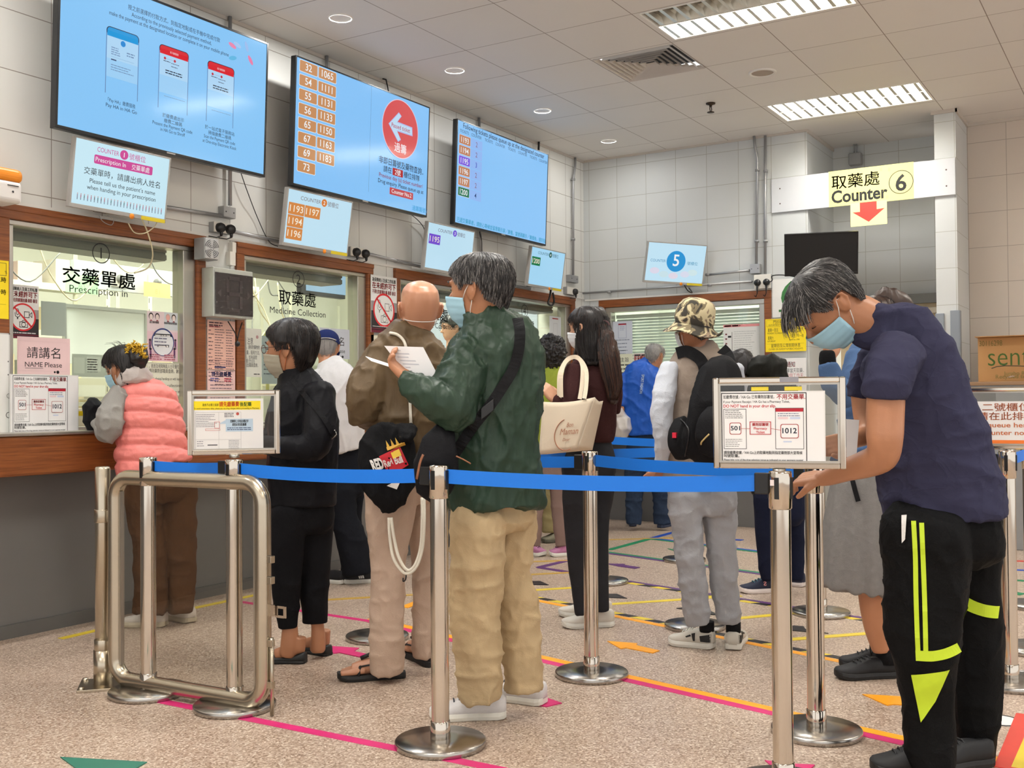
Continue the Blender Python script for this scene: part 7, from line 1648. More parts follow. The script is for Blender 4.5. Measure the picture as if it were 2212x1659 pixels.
 'hat':{'v':[0.932,0.3624,0.0],'o':[4.824,1.876,0.0],'vest':[(4.79,1.884,1.458,0.06,0.66),(4.788,1.888,1.422,0.122,0.66),(4.789,1.889,1.365,0.157,0.66),(4.791,1.888,1.287,0.164,0.66),(4.792,1.89,1.188,0.16,0.66),(4.788,1.899,1.077,0.164,0.66),(4.785,1.909,0.944,0.177,0.66),(4.784,1.914,0.82,0.186,0.66)],'arm_l':[(4.678,2.011,1.352,0.044,0.95),(4.628,2.019,1.233,0.052,0.95),(4.606,2.02,1.124,0.05,0.95),(4.612,2.015,1.004,0.041,0.95),(4.643,2.044,0.893,0.029,0.95)],'arm_r':[(4.9,1.766,1.351,0.04,0.95),(4.93,1.76,1.209,0.045,0.95),(4.956,1.78,1.051,0.041,0.95),(4.965,1.808,0.927,0.029,0.95)],'collar':[(4.789,1.886,1.431,0.062,0.85),(4.791,1.882,1.464,0.058,0.85),(4.79,1.883,1.487,0.047,0.85)],'hips':[(4.789,1.904,0.844,0.144,0.5),(4.792,1.902,0.767,0.157,0.5),(4.794,1.901,0.7,0.164,0.5)],'leg_l':[(4.725,1.955,0.737,0.086,0.85),(4.729,1.953,0.616,0.073,0.85),(4.735,1.946,0.484,0.065,0.85),(4.743,1.937,0.362,0.061,0.85),(4.755,1.923,0.219,0.062,0.85),(4.762,1.913,0.131,0.053,0.85)],'leg_r':[(4.863,1.845,0.73,0.091,0.85),(4.868,1.841,0.608,0.076,0.85),(4.875,1.834,0.474,0.069,0.85),(4.882,1.827,0.351,0.064,0.85),(4.894,1.812,0.206,0.057,0.85),(4.898,1.808,0.126,0.05,0.85)],'neck':[(4.77,1.915,1.502,0.053,0.9),(4.782,1.897,1.442,0.058,0.9)],'head':((4.766,1.92,1.551),0.977,0.0,0.0,0.226),'hatc':[(4.768,1.916,1.587),(4.76,1.926,1.675)],'strap_l':[(4.724,1.992,1.423),(4.747,1.954,1.432),(4.768,1.92,1.414),(4.785,1.894,1.387),(4.795,1.88,1.343),(4.791,1.889,1.276),(4.778,1.912,1.188)],'strap_r':[(4.836,1.811,1.444),(4.85,1.788,1.413),(4.857,1.778,1.364),(4.863,1.771,1.308)],'pack':[(4.586,1.722,1.381,0.055,0.42),(4.548,1.708,1.334,0.088,0.42),(4.516,1.706,1.229,0.112,0.42),(4.5,1.717,1.126,0.124,0.42),(4.496,1.727,1.023,0.128,0.42),(4.502,1.739,0.95,0.112,0.42),(4.509,1.746,0.918,0.075,0.42)],'pocket':[(4.436,1.668,1.147,0.061,0.3),(4.413,1.669,1.107,0.085,0.3),(4.404,1.675,1.027,0.093,0.3),(4.416,1.686,0.969,0.073,0.3)],'pouch':[(4.503,1.884,1.115,0.034,0.4),(4.487,1.873,1.063,0.063,0.4),(4.48,1.867,1.001,0.067,0.4),(4.487,1.857,0.948,0.05,0.4)],'tag':[(4.33,1.843,1.043)],'zip':[(4.316,1.674,1.053),(4.3,1.702,1.02),(4.298,1.705,1.006)],'hand':[(4.639,2.051,0.882),(4.642,2.067,0.842)],'feet':[((4.868,1.874),(4.87,2.106)),((4.876,1.784),(5.152,1.862))]},
 'hood':{'v':[0.9511,0.309,0.0],'o':[6.471,2.102,0.0],'torso':[(6.435,2.115,1.423,0.092,0.65),(6.432,2.123,1.365,0.141,0.65),(6.431,2.128,1.239,0.161,0.65),(6.446,2.11,1.037,0.157,0.65),(6.465,2.086,0.806,0.154,0.65),(6.48,2.068,0.633,0.158,0.65)],'shoulder':[(6.342,2.173,1.382,0.069,0.9),(6.368,2.111,1.41,0.074,0.9),(6.433,2.044,1.381,0.069,0.9)],'arm_l':[(6.309,2.209,1.296,0.057,0.95),(6.283,2.22,1.125,0.057,0.95),(6.292,2.266,1.011,0.046,0.95)],'arm_r':[(6.504,2.01,1.266,0.058,0.95),(6.564,2.013,1.093,0.058,0.95),(6.64,2.085,0.944,0.044,0.95)],'hips':[(6.482,2.062,0.691,0.156,0.75),(6.485,2.062,0.576,0.158,0.75),(6.487,2.061,0.489,0.156,0.75)],'leg_l':[(6.419,2.111,0.579,0.089,0.85),(6.42,2.116,0.378,0.077,0.85),(6.423,2.117,0.192,0.06,0.85),(6.428,2.112,0.086,0.047,0.85)],'leg_r':[(6.575,2.011,0.57,0.081,0.85),(6.584,2.003,0.367,0.065,0.85),(6.593,1.994,0.178,0.049,0.85),(6.596,1.993,0.071,0.041,0.85)],'neck':[(6.366,2.228,1.427,0.058,0.9),(6.412,2.155,1.383,0.069,0.9)],'head':((6.351,2.253,1.407),2.094,0.611,0.0,0.2016),'hoodcap':[(6.298,2.299,1.453,0.029,0.9),(6.319,2.265,1.435,0.069,0.9),(6.35,2.216,1.406,0.069,0.9),(6.386,2.158,1.365,0.052,0.9)],'feet':[((6.531,2.062),(6.355,2.276)),((6.76,1.99),(6.777,2.17))]},
 'skirt':{'v':[0.9722,0.2343,0.0],'o':[4.671,1.126,0.0],'torso':[(4.69,1.048,1.477,0.064,0.68),(4.688,1.054,1.422,0.109,0.68),(4.684,1.064,1.322,0.129,0.68),(4.681,1.073,1.184,0.131,0.68),(4.676,1.085,1.045,0.135,0.68),(4.67,1.1,0.916,0.144,0.68)],'arm_l':[(4.562,1.108,1.37,0.055,0.95),(4.471,1.106,1.252,0.057,0.95),(4.411,1.128,1.223,0.051,0.95),(4.366,1.161,1.276,0.045,0.95),(4.357,1.173,1.326,0.04,0.95)],'cuff_l':[(4.356,1.175,1.333,0.034,0.95),(4.354,1.177,1.363,0.034,0.95),(4.354,1.177,1.382,0.032,0.95)],'arm_r':[(4.793,0.981,1.343,0.052,0.95),(4.857,0.977,1.223,0.053,0.95),(4.936,1.043,1.12,0.041,0.95)],'skirt':[(4.677,1.086,0.955,0.129,0.72),(4.674,1.094,0.866,0.147,0.72),(4.671,1.102,0.747,0.164,0.72),(4.667,1.113,0.608,0.174,0.72),(4.664,1.122,0.489,0.173,0.72),(4.659,1.133,0.377,0.164,0.72)],'shin_l':[(4.659,1.074,0.454,0.074,0.9),(4.664,1.07,0.315,0.065,0.9),(4.67,1.063,0.217,0.055,0.9),(4.676,1.056,0.138,0.037,0.9)],'shin_r':[(4.784,1.082,0.435,0.065,0.9),(4.788,1.079,0.294,0.055,0.9),(4.794,1.075,0.142,0.042,0.9)],'neck':[(4.685,1.056,1.501,0.048,0.9),(4.688,1.054,1.432,0.056,0.9)],'head':((4.681,1.061,1.541),1.745,0.175,0.0,0.1828),'hair_down':[(4.691,1.042,1.63,0.06,0.6),(4.717,1.001,1.59,0.083,0.6),(4.739,0.968,1.54,0.068,0.6),(4.75,0.952,1.48,0.044,0.6)],'hand':[(4.357,1.172,1.375),(4.384,1.166,1.413)],'strapw':[(4.638,1.152,0.858),(4.643,1.146,0.827),(4.652,1.133,0.771)],'feet':[((4.777,1.005),(4.611,1.23)),((4.895,1.02),(4.818,1.268))]},
 'navy':{'v':[0.9835,0.1807,0.0],'o':[3.632,0.667,0.0],'torso':[(3.525,0.795,1.434,0.072,0.7),(3.559,0.741,1.423,0.104,0.7),(3.573,0.721,1.369,0.135,0.7),(3.584,0.704,1.306,0.149,0.7),(3.597,0.686,1.231,0.16,0.7),(3.606,0.673,1.157,0.167,0.7),(3.617,0.658,1.082,0.175,0.7),(3.627,0.643,1.007,0.181,0.7),(3.637,0.631,0.932,0.185,0.76),(3.645,0.619,0.865,0.188,0.8),(3.648,0.616,0.818,0.191,0.8)],'sleeve_l':[(3.435,0.715,1.339,0.081,0.95),(3.341,0.718,1.286,0.073,0.95),(3.304,0.721,1.237,0.066,0.95),(3.304,0.723,1.199,0.063,0.95)],'arm_l':[(3.316,0.721,1.23,0.056,0.95),(3.315,0.725,1.146,0.056,0.95),(3.305,0.725,1.084,0.054,0.95),(3.332,0.74,1.026,0.049,0.95),(3.368,0.797,0.998,0.043,0.95),(3.399,0.861,0.977,0.036,0.95),(3.431,0.925,0.951,0.028,0.95),(3.438,0.952,0.944,0.025,0.95)],'sleeve_r':[(3.683,0.828,1.343,0.062,0.95),(3.715,0.875,1.25,0.06,0.95),(3.708,0.887,1.195,0.054,0.95)],'arm_r':[(3.713,0.878,1.219,0.047,0.95),(3.697,0.869,1.14,0.044,0.95),(3.66,0.855,1.086,0.037,0.95),(3.624,0.874,1.071,0.031,0.95),(3.586,0.9,1.057,0.025,0.95)],'collar':[(3.499,0.799,1.434,0.082,0.85),(3.526,0.794,1.43,0.079,0.85),(3.536,0.778,1.418,0.078,0.85)],'neck':[(3.458,0.902,1.499,0.06,0.95),(3.488,0.854,1.478,0.066,0.95),(3.513,0.813,1.454,0.066,0.95),(3.528,0.791,1.433,0.054,0.95)],'head':((3.441,0.928,1.509),2.112,0.908,-0.105,0.2482),'hips':[(3.648,0.615,0.854,0.166,0.64),(3.644,0.622,0.797,0.182,0.64),(3.643,0.626,0.738,0.185,0.64)],'leg_l':[(3.577,0.654,0.825,0.118,0.6),(3.529,0.657,0.778,0.13,0.85),(3.531,0.657,0.705,0.129,0.85),(3.532,0.659,0.588,0.123,0.85),(3.53,0.666,0.471,0.112,0.85),(3.544,0.665,0.367,0.097,0.85),(3.561,0.66,0.247,0.083,0.85),(3.565,0.658,0.129,0.074,0.85),(3.572,0.649,0.034,0.069,0.85)],'leg_r':[(3.743,0.576,0.817,0.106,0.7),(3.794,0.572,0.739,0.106,0.85),(3.804,0.56,0.631,0.091,0.85),(3.814,0.548,0.477,0.077,0.85),(3.818,0.547,0.323,0.078,0.85),(3.818,0.55,0.2,0.074,0.85),(3.817,0.555,0.092,0.066,0.85),(3.816,0.559,0.0,0.063,0.85)],'wrist':[(3.441,0.947,0.947),(3.454,1.002,0.941)],'stripe1':[(3.596,0.7,0.825),(3.6,0.697,0.723),(3.602,0.697,0.604),(3.605,0.696,0.499),(3.607,0.694,0.409)],'stripe2':[(3.609,0.679,0.82),(3.612,0.677,0.723),(3.616,0.675,0.603),(3.618,0.674,0.499),(3.62,0.674,0.415)],'band':[(3.604,0.701,0.408),(3.628,0.661,0.41),(3.651,0.623,0.418),(3.674,0.586,0.435)],'band2':[(3.682,0.569,0.535),(3.701,0.539,0.519),(3.721,0.507,0.509),(3.744,0.47,0.503)],'tri':[(3.596,0.714,0.342),(3.659,0.612,0.365),(3.637,0.651,0.259),(3.614,0.691,0.188)],'tissue':[(3.576,0.732,0.839),(3.584,0.718,0.841),(3.583,0.723,0.768),(3.577,0.732,0.756)],'paper':[(3.491,0.897,1.136),(3.52,0.851,1.132),(3.516,0.861,1.007),(3.489,0.905,1.015)],'wrist_r':[(3.588,0.896,1.057),(3.569,0.926,1.05)],'feet':[((3.621,0.616),(3.515,0.829)),((3.794,0.51),(3.623,0.68))]},
 'staff':{'v':[0.8194,0.5733,0.0],'o':[8.142,5.697,0.0],'torso':[(8.123,5.675,1.669,0.065,0.65),(8.119,5.684,1.561,0.13,0.65),(8.12,5.692,1.28,0.147,0.65),(8.124,5.697,0.934,0.147,0.65)],'arm_l':[(8.063,5.776,1.562,0.052,0.95),(8.047,5.809,1.324,0.052,0.95),(8.054,5.806,1.064,0.043,0.95)],'arm_r':[(8.181,5.585,1.56,0.052,0.95),(8.197,5.566,1.322,0.052,0.95),(8.191,5.585,1.062,0.043,0.95)],'neck':[(8.12,5.677,1.777,0.052,0.9),(8.123,5.676,1.647,0.061,0.9)],'head':((8.118,5.676,1.894),2.618,0.087,0.0,0.225)}}

class Fig:
    """one person: an Empty at the feet that parents body, clothes, hair and shoes"""
    def __init__(s, key, label):
        s.d = PEOPLE[key]; s.v = np.array(s.d['v']); s.org = np.array(s.d['o'])
        s.t = thing('person', label, 'person', tuple(s.org)); s.skin = MB(); s.g = {}
        s.head = Head(*s.d['head']) if 'head' in s.d else None
    def garment(s, name, keys, m, voxel=0.009, smooth=5, wrinkle=None, inflate=0.0, disp=None, flat1=()):
        mb = MB()
        for k in keys:
            loft(mb, s.d[k], s.v, inflate=inflate, round1=k not in flat1)
            loft(s.skin, s.d[k], s.v, scale=0.70, inflate=-0.008, round1=k not in flat1)      # the body under the cloth
        o = fuse(mb, name, m, s.t, s.org, voxel, smooth, wrinkle, disp); s.g[name] = o; return o
    def limb(s, *keys):
        for k in keys: loft(s.skin, s.d[k], s.v)
    def body(s, m, voxel=0.0055, smooth=2):
        if s.head: s.head.skin(s.skin)
        return fuse(s.skin, 'body', m, s.t, s.org, voxel, smooth)
    def tree(s, *names): return bvh_of([s.g[n] for n in names])
    def part(s, mb, name, m, bevel=0): return mb.build(name, m, s.t, s.org, bevel)
    def mesh(s, name, keys, m, voxel=0.006, smooth=3, wrinkle=None, disp=None):
        mb = MB()
        for k in keys: loft(mb, s.d[k], s.v)
        o = fuse(mb, name, m, s.t, s.org, voxel, smooth, wrinkle, disp); s.g[name] = o; return o
    def shoes(s, *specs, **kw):
        for heel, toe in specs: shoe(s.t, s.org, heel, toe, **kw)
def bag_thing(name, label, key, chains, m, voxel=0.008, wrinkle=None, cat='bag'):
    d = PEOPLE[key]; v = np.array(d['v']); P = np.array(d[chains[0]])[:, :3].mean(0)
    t = thing(name, label, cat, tuple(P)); mb = MB()
    for c in chains: loft(mb, d[c], v)
    o = fuse(mb, 'bag_body', m, t, P, voxel, 4, wrinkle)
    return t, o, P, v

# ------------------------------------------------------------------ the people in the hall
rest = lambda q: np.array(q, float)
# man in the green jacket
F = Fig('green', 'man in green windbreaker and khaki trousers reading papers, face mask on')
W_G = [(0.018, 12, 4, 3), (0.011, 22, 8, 9), (0.005, 40, 22, 2)]
F.garment('jacket', ['torso', 'arm_l', 'arm_r', 'collar'], mat('cloth_bottle_green', (42, 62, 48), 0.42, noise=0.12, nscale=6, bump=0.05, bscale=60, spec=0.3, fold=0.2, fscale=4, stretch=(1.3, 1.3, 0.6)), 0.008, 4, W_G, flat1=('torso', 'collar'))
F.garment('trousers', ['hips', 'leg_l', 'leg_r'], cloth('khaki', (186, 164, 128), 0.7, fold=0.16, fscale=4.5), 0.008, 4, [(0.010, 9, 8, 5), (0.008, 18, 14, 8), (0.004, 34, 26, 3)], flat1=('leg_l', 'leg_r'))
F.limb('neck'); w0, w1 = map(rest, F.d['wrist'])
add_hand(F.skin, w0, w1 - w0, (-0.1, -0.3, 0.95), 0.17, 0.85, thumb=-1)
F.body(skin_tan, 0.005)
F.head.eyes(F.t, F.org, hair_dark)
F.head.hair(F.t, F.org, [hair_dark, hair_grey], 0.015, 0.186, 0.062, 0.095, 3400, 0.030, 0.005, 3, mixp=(0.66, 0.34), sideburn=0.120, rad=0.0009)
F.head.mask(F.t, F.org, mask_blue, loop_white)
for fz in F.d['feet']: shoe(F.t, F.org, *fz, mat('shoe_white_knit', (216, 214, 214), 0.7, noise=0.08, nscale=120, stretch=(1, 1, 5)), white_sole, mat('lace_dark', (52, 56, 66), 0.7, noise=0.05), wid=0.112)
TG = F.tree('jacket', 'trousers')
t, o, P, v = bag_thing('sling_bag', 'black sling bag with brown zip pulls on the hip of the man in green', 'green', ['bag'], cloth('bag_black', (24, 24, 27), 0.6), 0.007, [(0.008, 16, 10, 4)])
ribbon(F.d['strap'], 0.040, v, 0.003, TG, 0.009).build('strap', cloth('webbing_black', (30, 30, 32), 0.6, bs=400), t, P)
bk = drape([F.d['buckle'][0]], TG, v, 0.012)[0]
MB().obox(bk, (np.cross(v, (0, 0, 1)) * 0.8 + np.array((0, 0, 0.6)), (0, 0, 1), v), (0.030, 0.022, 0.006)).build('strap_adjuster', black_plastic, t, P, 0.003)
for k in ('pull1', 'pull2'): MB().tube(dense(F.d[k], 3), 0.005, 6, flat=0.5).build('zip_pull', mat('brown_leather', (142, 92, 62), 0.5, noise=0.1, nscale=40), t, P)
for k, lb, nm in (('paper1', 'white sheet seen edge on, lower in the hand of the man in green', 'b'), ('paper2', 'white printed sheet held upright by the man in green', 'a')):
    q = [rest(a) for a in F.d[k]]
    if k == 'paper1': q = q[:3] + [q[2] + (0.03, 0.05, 0.012), q[1] + (0.04, 0.06, 0.02), q[0] + (0.04, 0.06, 0.02)]
    n_ = np.cross(q[1] - q[0], q[-1] - q[0]); n_ /= np.linalg.norm(n_)
    if n_ @ v > 0: n_ = -n_
    c_ = np.mean(q, 0)
    mb = MB().prism([a + n_ * 0.0006 for a in q], -n_ * 0.0012)
    if k == 'paper2':
        ex = (q[1] - q[0]); ey = (q[-1] - q[0])
        r_ = random.Random(3)
        for i in range(7):
            a0 = q[0] + ex * 0.12 + ey * (0.1 + 0.1 * i); l_ = 0.5 * r_.random() + 0.1
            mb.add([a0 + n_ * 0.001, a0 + ex * l_ + n_ * 0.001, a0 + ex * l_ + ey * 0.035 + n_ * 0.001, a0 + ey * 0.035 + n_ * 0.001], [(0, 1, 2, 3)], 1)
    tag(mb.build('sheet_of_paper', [mat('paper_white', (238, 238, 240), 0.6, noise=0.01), mat('paper_print', (196, 198, 206), 0.6, noise=0.02)], None, tuple(c_)), lb, 'sheet of paper')

# bald man
F = Fig('bald', 'bald man in brown jacket and beige trousers looking up at the screens')
F.garment('jacket', ['torso', 'arm_l', 'arm_r', 'collar'], mat('cloth_olive_brown', (98, 80, 56), 0.5, noise=0.12, nscale=6, bump=0.06, bscale=70, spec=0.3, fold=0.2, fscale=4.5, stretch=(1.3, 1.3, 0.7)), 0.008, 4, [(0.018, 10, 5, 2), (0.011, 20, 14, 6)], flat1=('torso', 'collar'))
F.garment('trousers', ['hips', 'leg_l', 'leg_r'], cloth('beige', (186, 163, 145), 0.7, fold=0.14, fscale=5), 0.008, 4, [(0.010, 9, 6, 15), (0.006, 20, 13, 18)], flat1=('leg_l', 'leg_r'))
F.limb('neck')
for h, t_ in F.d['feet']:
    h = np.array((*h, 0.)); t_ = np.array((*t_, 0.)); d = t_ - h; s_ = np.array((-d[1], d[0], 0)) / np.linalg.norm(d)
    for i, (b_, l_) in enumerate(((-.034, .90), (-.017, .95), (0.0, .965), (.016, .97), (.034, .965))):
        F.skin.tube([h + d * .60 + s_ * b_ * .8 + (0, 0, .045), h + d * .80 + s_ * b_ + (0, 0, .040), h + d * l_ * .985 + s_ * b_ + (0, 0, .037)], [.017, .012 + .003 * (i == 4), .009 + .003 * (i == 4)], 8)
    F.skin.tube([h + d * .06 + (0, 0, .055), h + d * .2 + (0, 0, .07), h + d * .4 + (0, 0, .068), h + d * .62 + (0, 0, .052), h + d * .78 + (0, 0, .044)], [.024, .036, .034, .034, .026], 12)
    F.skin.tube([h + d * .16 + (0, 0, .06), h + d * .17 + (0, 0, .16)], [.036, .038], 12)
F.body(mat('skin_scalp', (196, 142, 112), 0.34, noise=0.08, nscale=10, bump=0.04, bscale=300), 0.005)
F.head.eyes(F.t, F.org, hair_dark)
F.head.mask(F.t, F.org, mask_white, loop_white)
F.head.glasses(F.t, F.org, black_plastic)
F.part(MB().tube([F.head.w(hsurf(a, .075) + hnorm(a, .075) * .003) for a in np.linspace(1.45, 2 * PI - 1.45, 22)], 0.002, 6), 'mask_strap', loop_white)
for fz in F.d['feet']: shoe(F.t, F.org, *fz, black_rubber, black_rubber, kind='sandal', name='sandal')
TB = F.tree('jacket', 'trousers')
t, o, P, v = bag_thing('drawstring_bag', 'black drawstring sack with white cords and a red emblem on the bald man\'s back', 'bald', ['sack', 'frill'], cloth('sack_black', (20, 20, 22), 0.7), 0.007, [(0.010, 14, 6, 7), (0.006, 40, 6, 3)])
cordm = mat('cord_white', (226, 220, 204), 0.7, noise=0.08, nscale=200)
q = drape(dense(F.d['cord1'], 5), TB, v, 0.008)
MB().tube([a for a in q], 0.0065, 8).build('cord', cordm, t, P)
for k in ('cord2', 'cord3'): MB().tube(dense(F.d[k], 5), 0.0065, 8).build('cord', cordm, t, P)
MB().tube(dense(F.d['hook'], 4), 0.003, 6).build('hook', black_plastic, t, P)
TS = bvh_of([o]); pc = [rest(a) for a in F.d['panel']]
ex, ey = pc[1] - pc[0], pc[3] - pc[0]
def bagpt(u, w): return pc[0] + ex * u + ey * w
def quad(u0, w0, u1, w1, u2, w2, u3, w3, lift): return patch([bagpt(u0, w0), bagpt(u1, w1), bagpt(u2, w2), bagpt(u3, w3)], TS, v, lift, 4, 4)
quad(.22, .12, .98, -.02, 1.02, .80, .3, 1.02, .003).build('emblem_panel', mat('emblem_red', (196, 26, 42), 0.5, noise=0.05), t, P)
crown = MB()
for u in (.62, .78, .94, 1.1): crown.add(drape([bagpt(u - .07, -.02), bagpt(u + .07, -.02), bagpt(u, -.42)], TS, v, .004), [(0, 1, 2)])
crown.add(drape([bagpt(.55, .0), bagpt(1.17, .0), bagpt(1.17, -.14), bagpt(.55, -.14)], TS, v, .0042), [(0, 1, 2, 3)])
crown.build('emblem_crown', mat('emblem_gold', (222, 174, 66), 0.5, noise=0.05), t, P)
def bagtext(txt, u, w, hgt, wid, m, nm, lift, bold=0.03):
    gv, gf = glyphs(txt, bold); x0, x1 = gv[:, 0].min(), gv[:, 0].max()
    pts = [bagpt(u + (a[0] - x0) / (x1 - x0) * wid, w - a[1] * hgt) for a in gv]
    MB().add(drape(pts, TS, v, lift), gf).build(nm, m, t, P)
bagtext('Red Bull', .28, .62, .42, .62, mat('emblem_white', (238, 234, 230), 0.5, noise=0.02), 'emblem_lettering', .0055)
bagtext('RED', -.12, .62, .62, .38, MATS['emblem_white'], 'emblem_lettering', .0045, 0.05)
quad(.62, .12, .92, .06, .92, .34, .62, .38, .0058).build('emblem_sun', mat('emblem_yellow', (240, 200, 60), 0.5, noise=0.05), t, P)
quad(.1, 1.36, .62, 1.22, .56, 1.36, .36, 1.62, .004).build('emblem_tail', MATS['emblem_white'], t, P)

# woman in black
F = Fig('black', 'woman with short dark hair, glasses and grey mask in black jacket and cropped trousers')
F.garment('jacket', ['torso', 'arm_l', 'arm_r', 'collar'], mat('cloth_black_shell', (23, 23, 27), 0.5, noise=0.1, nscale=6, bump=0.06, bscale=60, spec=0.12, fold=0.16, fscale=5), 0.008, 4, [(0.009, 9, 5, 21), (0.004, 30, 14, 9)], flat1=('torso', 'collar'))
F.garment('trousers', ['hips', 'leg_l', 'leg_r'], cloth('black_twill', (22, 22, 25)), 0.008, 4, [(0.008, 8, 5, 6)], flat1=('leg_l', 'leg_r'))
F.limb('shin_l', 'shin_r', 'neck')
for h, t_ in F.d['feet']:
    h = np.array((*h, 0.)); t_ = np.array((*t_, 0.)); d = t_ - h
    F.skin.tube([h + d * .14 + (0, 0, .12), h + d * .15 + (0, 0, .07), h + d * .35 + (0, 0, .055), h + d * .62 + (0, 0, .034)], [.032, .034, .032, .03], 12)
w0 = rest(F.d['arm_l'][-1][:3]); add_hand(F.skin, w0, (-0.6, 0.75, -0.1), (0.2, 0.3, 0.9), 0.165, 0.7, thumb=-1)
F.body(skin_tan, 0.005)
F.head.eyes(F.t, F.org, hair_black)
F.head.hair(F.t, F.org, [hair_black, hair_soft], 0.020, 0.186, 0.020, 0.075, 2600, 0.045, 0.003, 5, mixp=(0.8, 0.2), sideburn=0.112, tail=0.008, rad=0.0009)
F.head.mask(F.t, F.org, mask_grey, mat('ear_loop_orange', (210, 120, 70), 0.7, noise=0.03))
F.head.glasses(F.t, F.org, mat('frame_bronze', (104, 62, 46), 0.35, 0.3, noise=0.05))
for fz in F.d['feet']: shoe(F.t, F.org, *fz, mat('flat_black', (30, 30, 31), 0.5, noise=0.1, nscale=30), black_rubber, kind='flat', wid=0.092)
TK = F.tree('jacket')
t = thing('crossbody_bag', 'thin black crossbody strap with a small buckle on the woman in black', 'bag', tuple(F.d['strap'][2])); P = np.array(t.location)
ribbon(F.d['strap'], 0.022, F.v, 0.003, TK, 0.008).build('strap', cloth('strap_black', (24, 24, 27), 0.5, bs=400), t, P)
bk = drape([F.d['buckle'][0]], TK, F.v, 0.012)[0]
a_ = np.cross(F.v, (0, 0, 1))
MB().tube([bk + a_ * .008 + (0, 0, .02), bk + a_ * .016 - (0, 0, .0), bk - a_ * .006 - (0, 0, .02), bk - a_ * .014 + (0, 0, .0)], 0.0025, 6, closed=True).build('buckle', steel, t, P)

# woman in pink vest
F = Fig('pink', 'woman in pink quilted vest and brown velvet trousers leaning on the first counter')
def quilt(co):
    z = co[:, 2]; ph = (z * 11.5 + 0.3 * np.sin(co[:, 0] * 8 + co[:, 1] * 6) + co[:, 0] * 0.6) % 1.0
    return 0.020 * np.sqrt(np.abs(np.sin(ph * PI))) - 0.010 + 0.007 * (vnoise(co * np.array([40, 40, 70]), 4) - 0.5)
F.garment('vest', ['vest'], mat('cloth_pink_down', (240, 138, 132), 0.45, noise=0.08, nscale=12, bump=0.3, bscale=45), 0.007, 3, None, disp=quilt, flat1=('vest',))
F.garment('hoodie', ['arm_l', 'arm_r'], cloth('marl_grey', (150, 148, 144), 0.85), 0.007, 4, [(0.012, 14, 16, 8)])
F.mesh('hood', ['hood'], cloth('hood_grey', (200, 192, 188), 0.85), 0.005, 3, [(0.008, 18, 14, 3)])
F.garment('trousers', ['hips', 'leg_l', 'leg_r'], cloth('brown_velvet', (84, 56, 34), 0.8, 0.25, 12, sheen=0.0), 0.008, 4, [(0.013, 9, 8, 4), (0.006, 24, 14, 2)], flat1=('leg_l', 'leg_r'))
F.limb('neck')
F.body(skin_tan, 0.0055)
F.head.eyes(F.t, F.org, hair_black)
F.head.hair(F.t, F.org, [hair_black], 0.018, 0.170, 0.020, 0.085, 700, 0.05, 0.004, 7, sideburn=0.10)
F.head.mask(F.t, F.org, mask_blue, loop_white)
q = [rest(a) for a in F.d['clip']]
mb = MB(); r_ = random.Random(2)
F.skin = MB(); F.skin.tube([F.head.w((-.07, 0, .17)), F.head.w((-.105, 0, .165)), F.head.w((-.12, .01, .13)), F.head.w((-.115, .0, .09))], [.05 * F.head.k, .058 * F.head.k, .05 * F.head.k, .02], 14)
fuse(F.skin, 'hair_bun', hair_black, F.t, F.org, 0.005, 2, [(0.006, 40, 40, 3)])
for i in range(60):
    u = r_.random() * 2.999; c = q[int(u)] + (q[int(u) + 1] - q[int(u)]) * (u % 1) + np.array([r_.uniform(-.012, .012) for _ in range(3)])
    mb.tube([c, c + np.array([r_.uniform(-.02, .02) for _ in range(3)]), c + np.array([r_.uniform(-.028, .028) for _ in range(3)])], [.004, .005, .002], 6)
F.part(mb, 'hair_scrunchie', mat('mustard', (206, 164, 36), 0.6, noise=0.15, nscale=60))
mb = MB()
for i in range(9):
    a = F.head.w((.02 - .02 * i / 3, .02 * math.sin(i), .23)); mb.tube([a, a + F.head.M @ [.02 + .01 * math.sin(i * 2), .02 * math.cos(i * 3), .03], a + F.head.M @ [.05 + .01 * math.cos(i), .03 * math.cos(i * 3), .035]], [.0012, .001, .0004], 4)
F.part(mb, 'loose_hair', hair_black)
for fz in F.d['feet']: shoe(F.t, F.org, *fz, mat('shoe_white_worn', (214, 206, 196), 0.6, noise=0.12, nscale=20), mat('sole_gum', (196, 184, 160), 0.6, noise=0.1), mat('lace_cream', (226, 220, 210), 0.7, noise=0.03), wid=0.108)
hb = (3.706, 4.97, 1.145)
t = thing('shoulder_bag', 'small black bag at the counter in front of the woman in the pink vest', 'bag', hb); P = np.array(hb)
mb = MB(); mb.tube([P + (0.0, 0, -.10), P + (0, 0, -.03), P + (0, 0, .05), P + (0.0, 0, .09)], [.03, .055, .055, .02], 14); fuse(mb, 'bag_body', MATS['cloth_bag_black'], t, P, 0.006, 3, [(0.008, 20, 12, 2)])

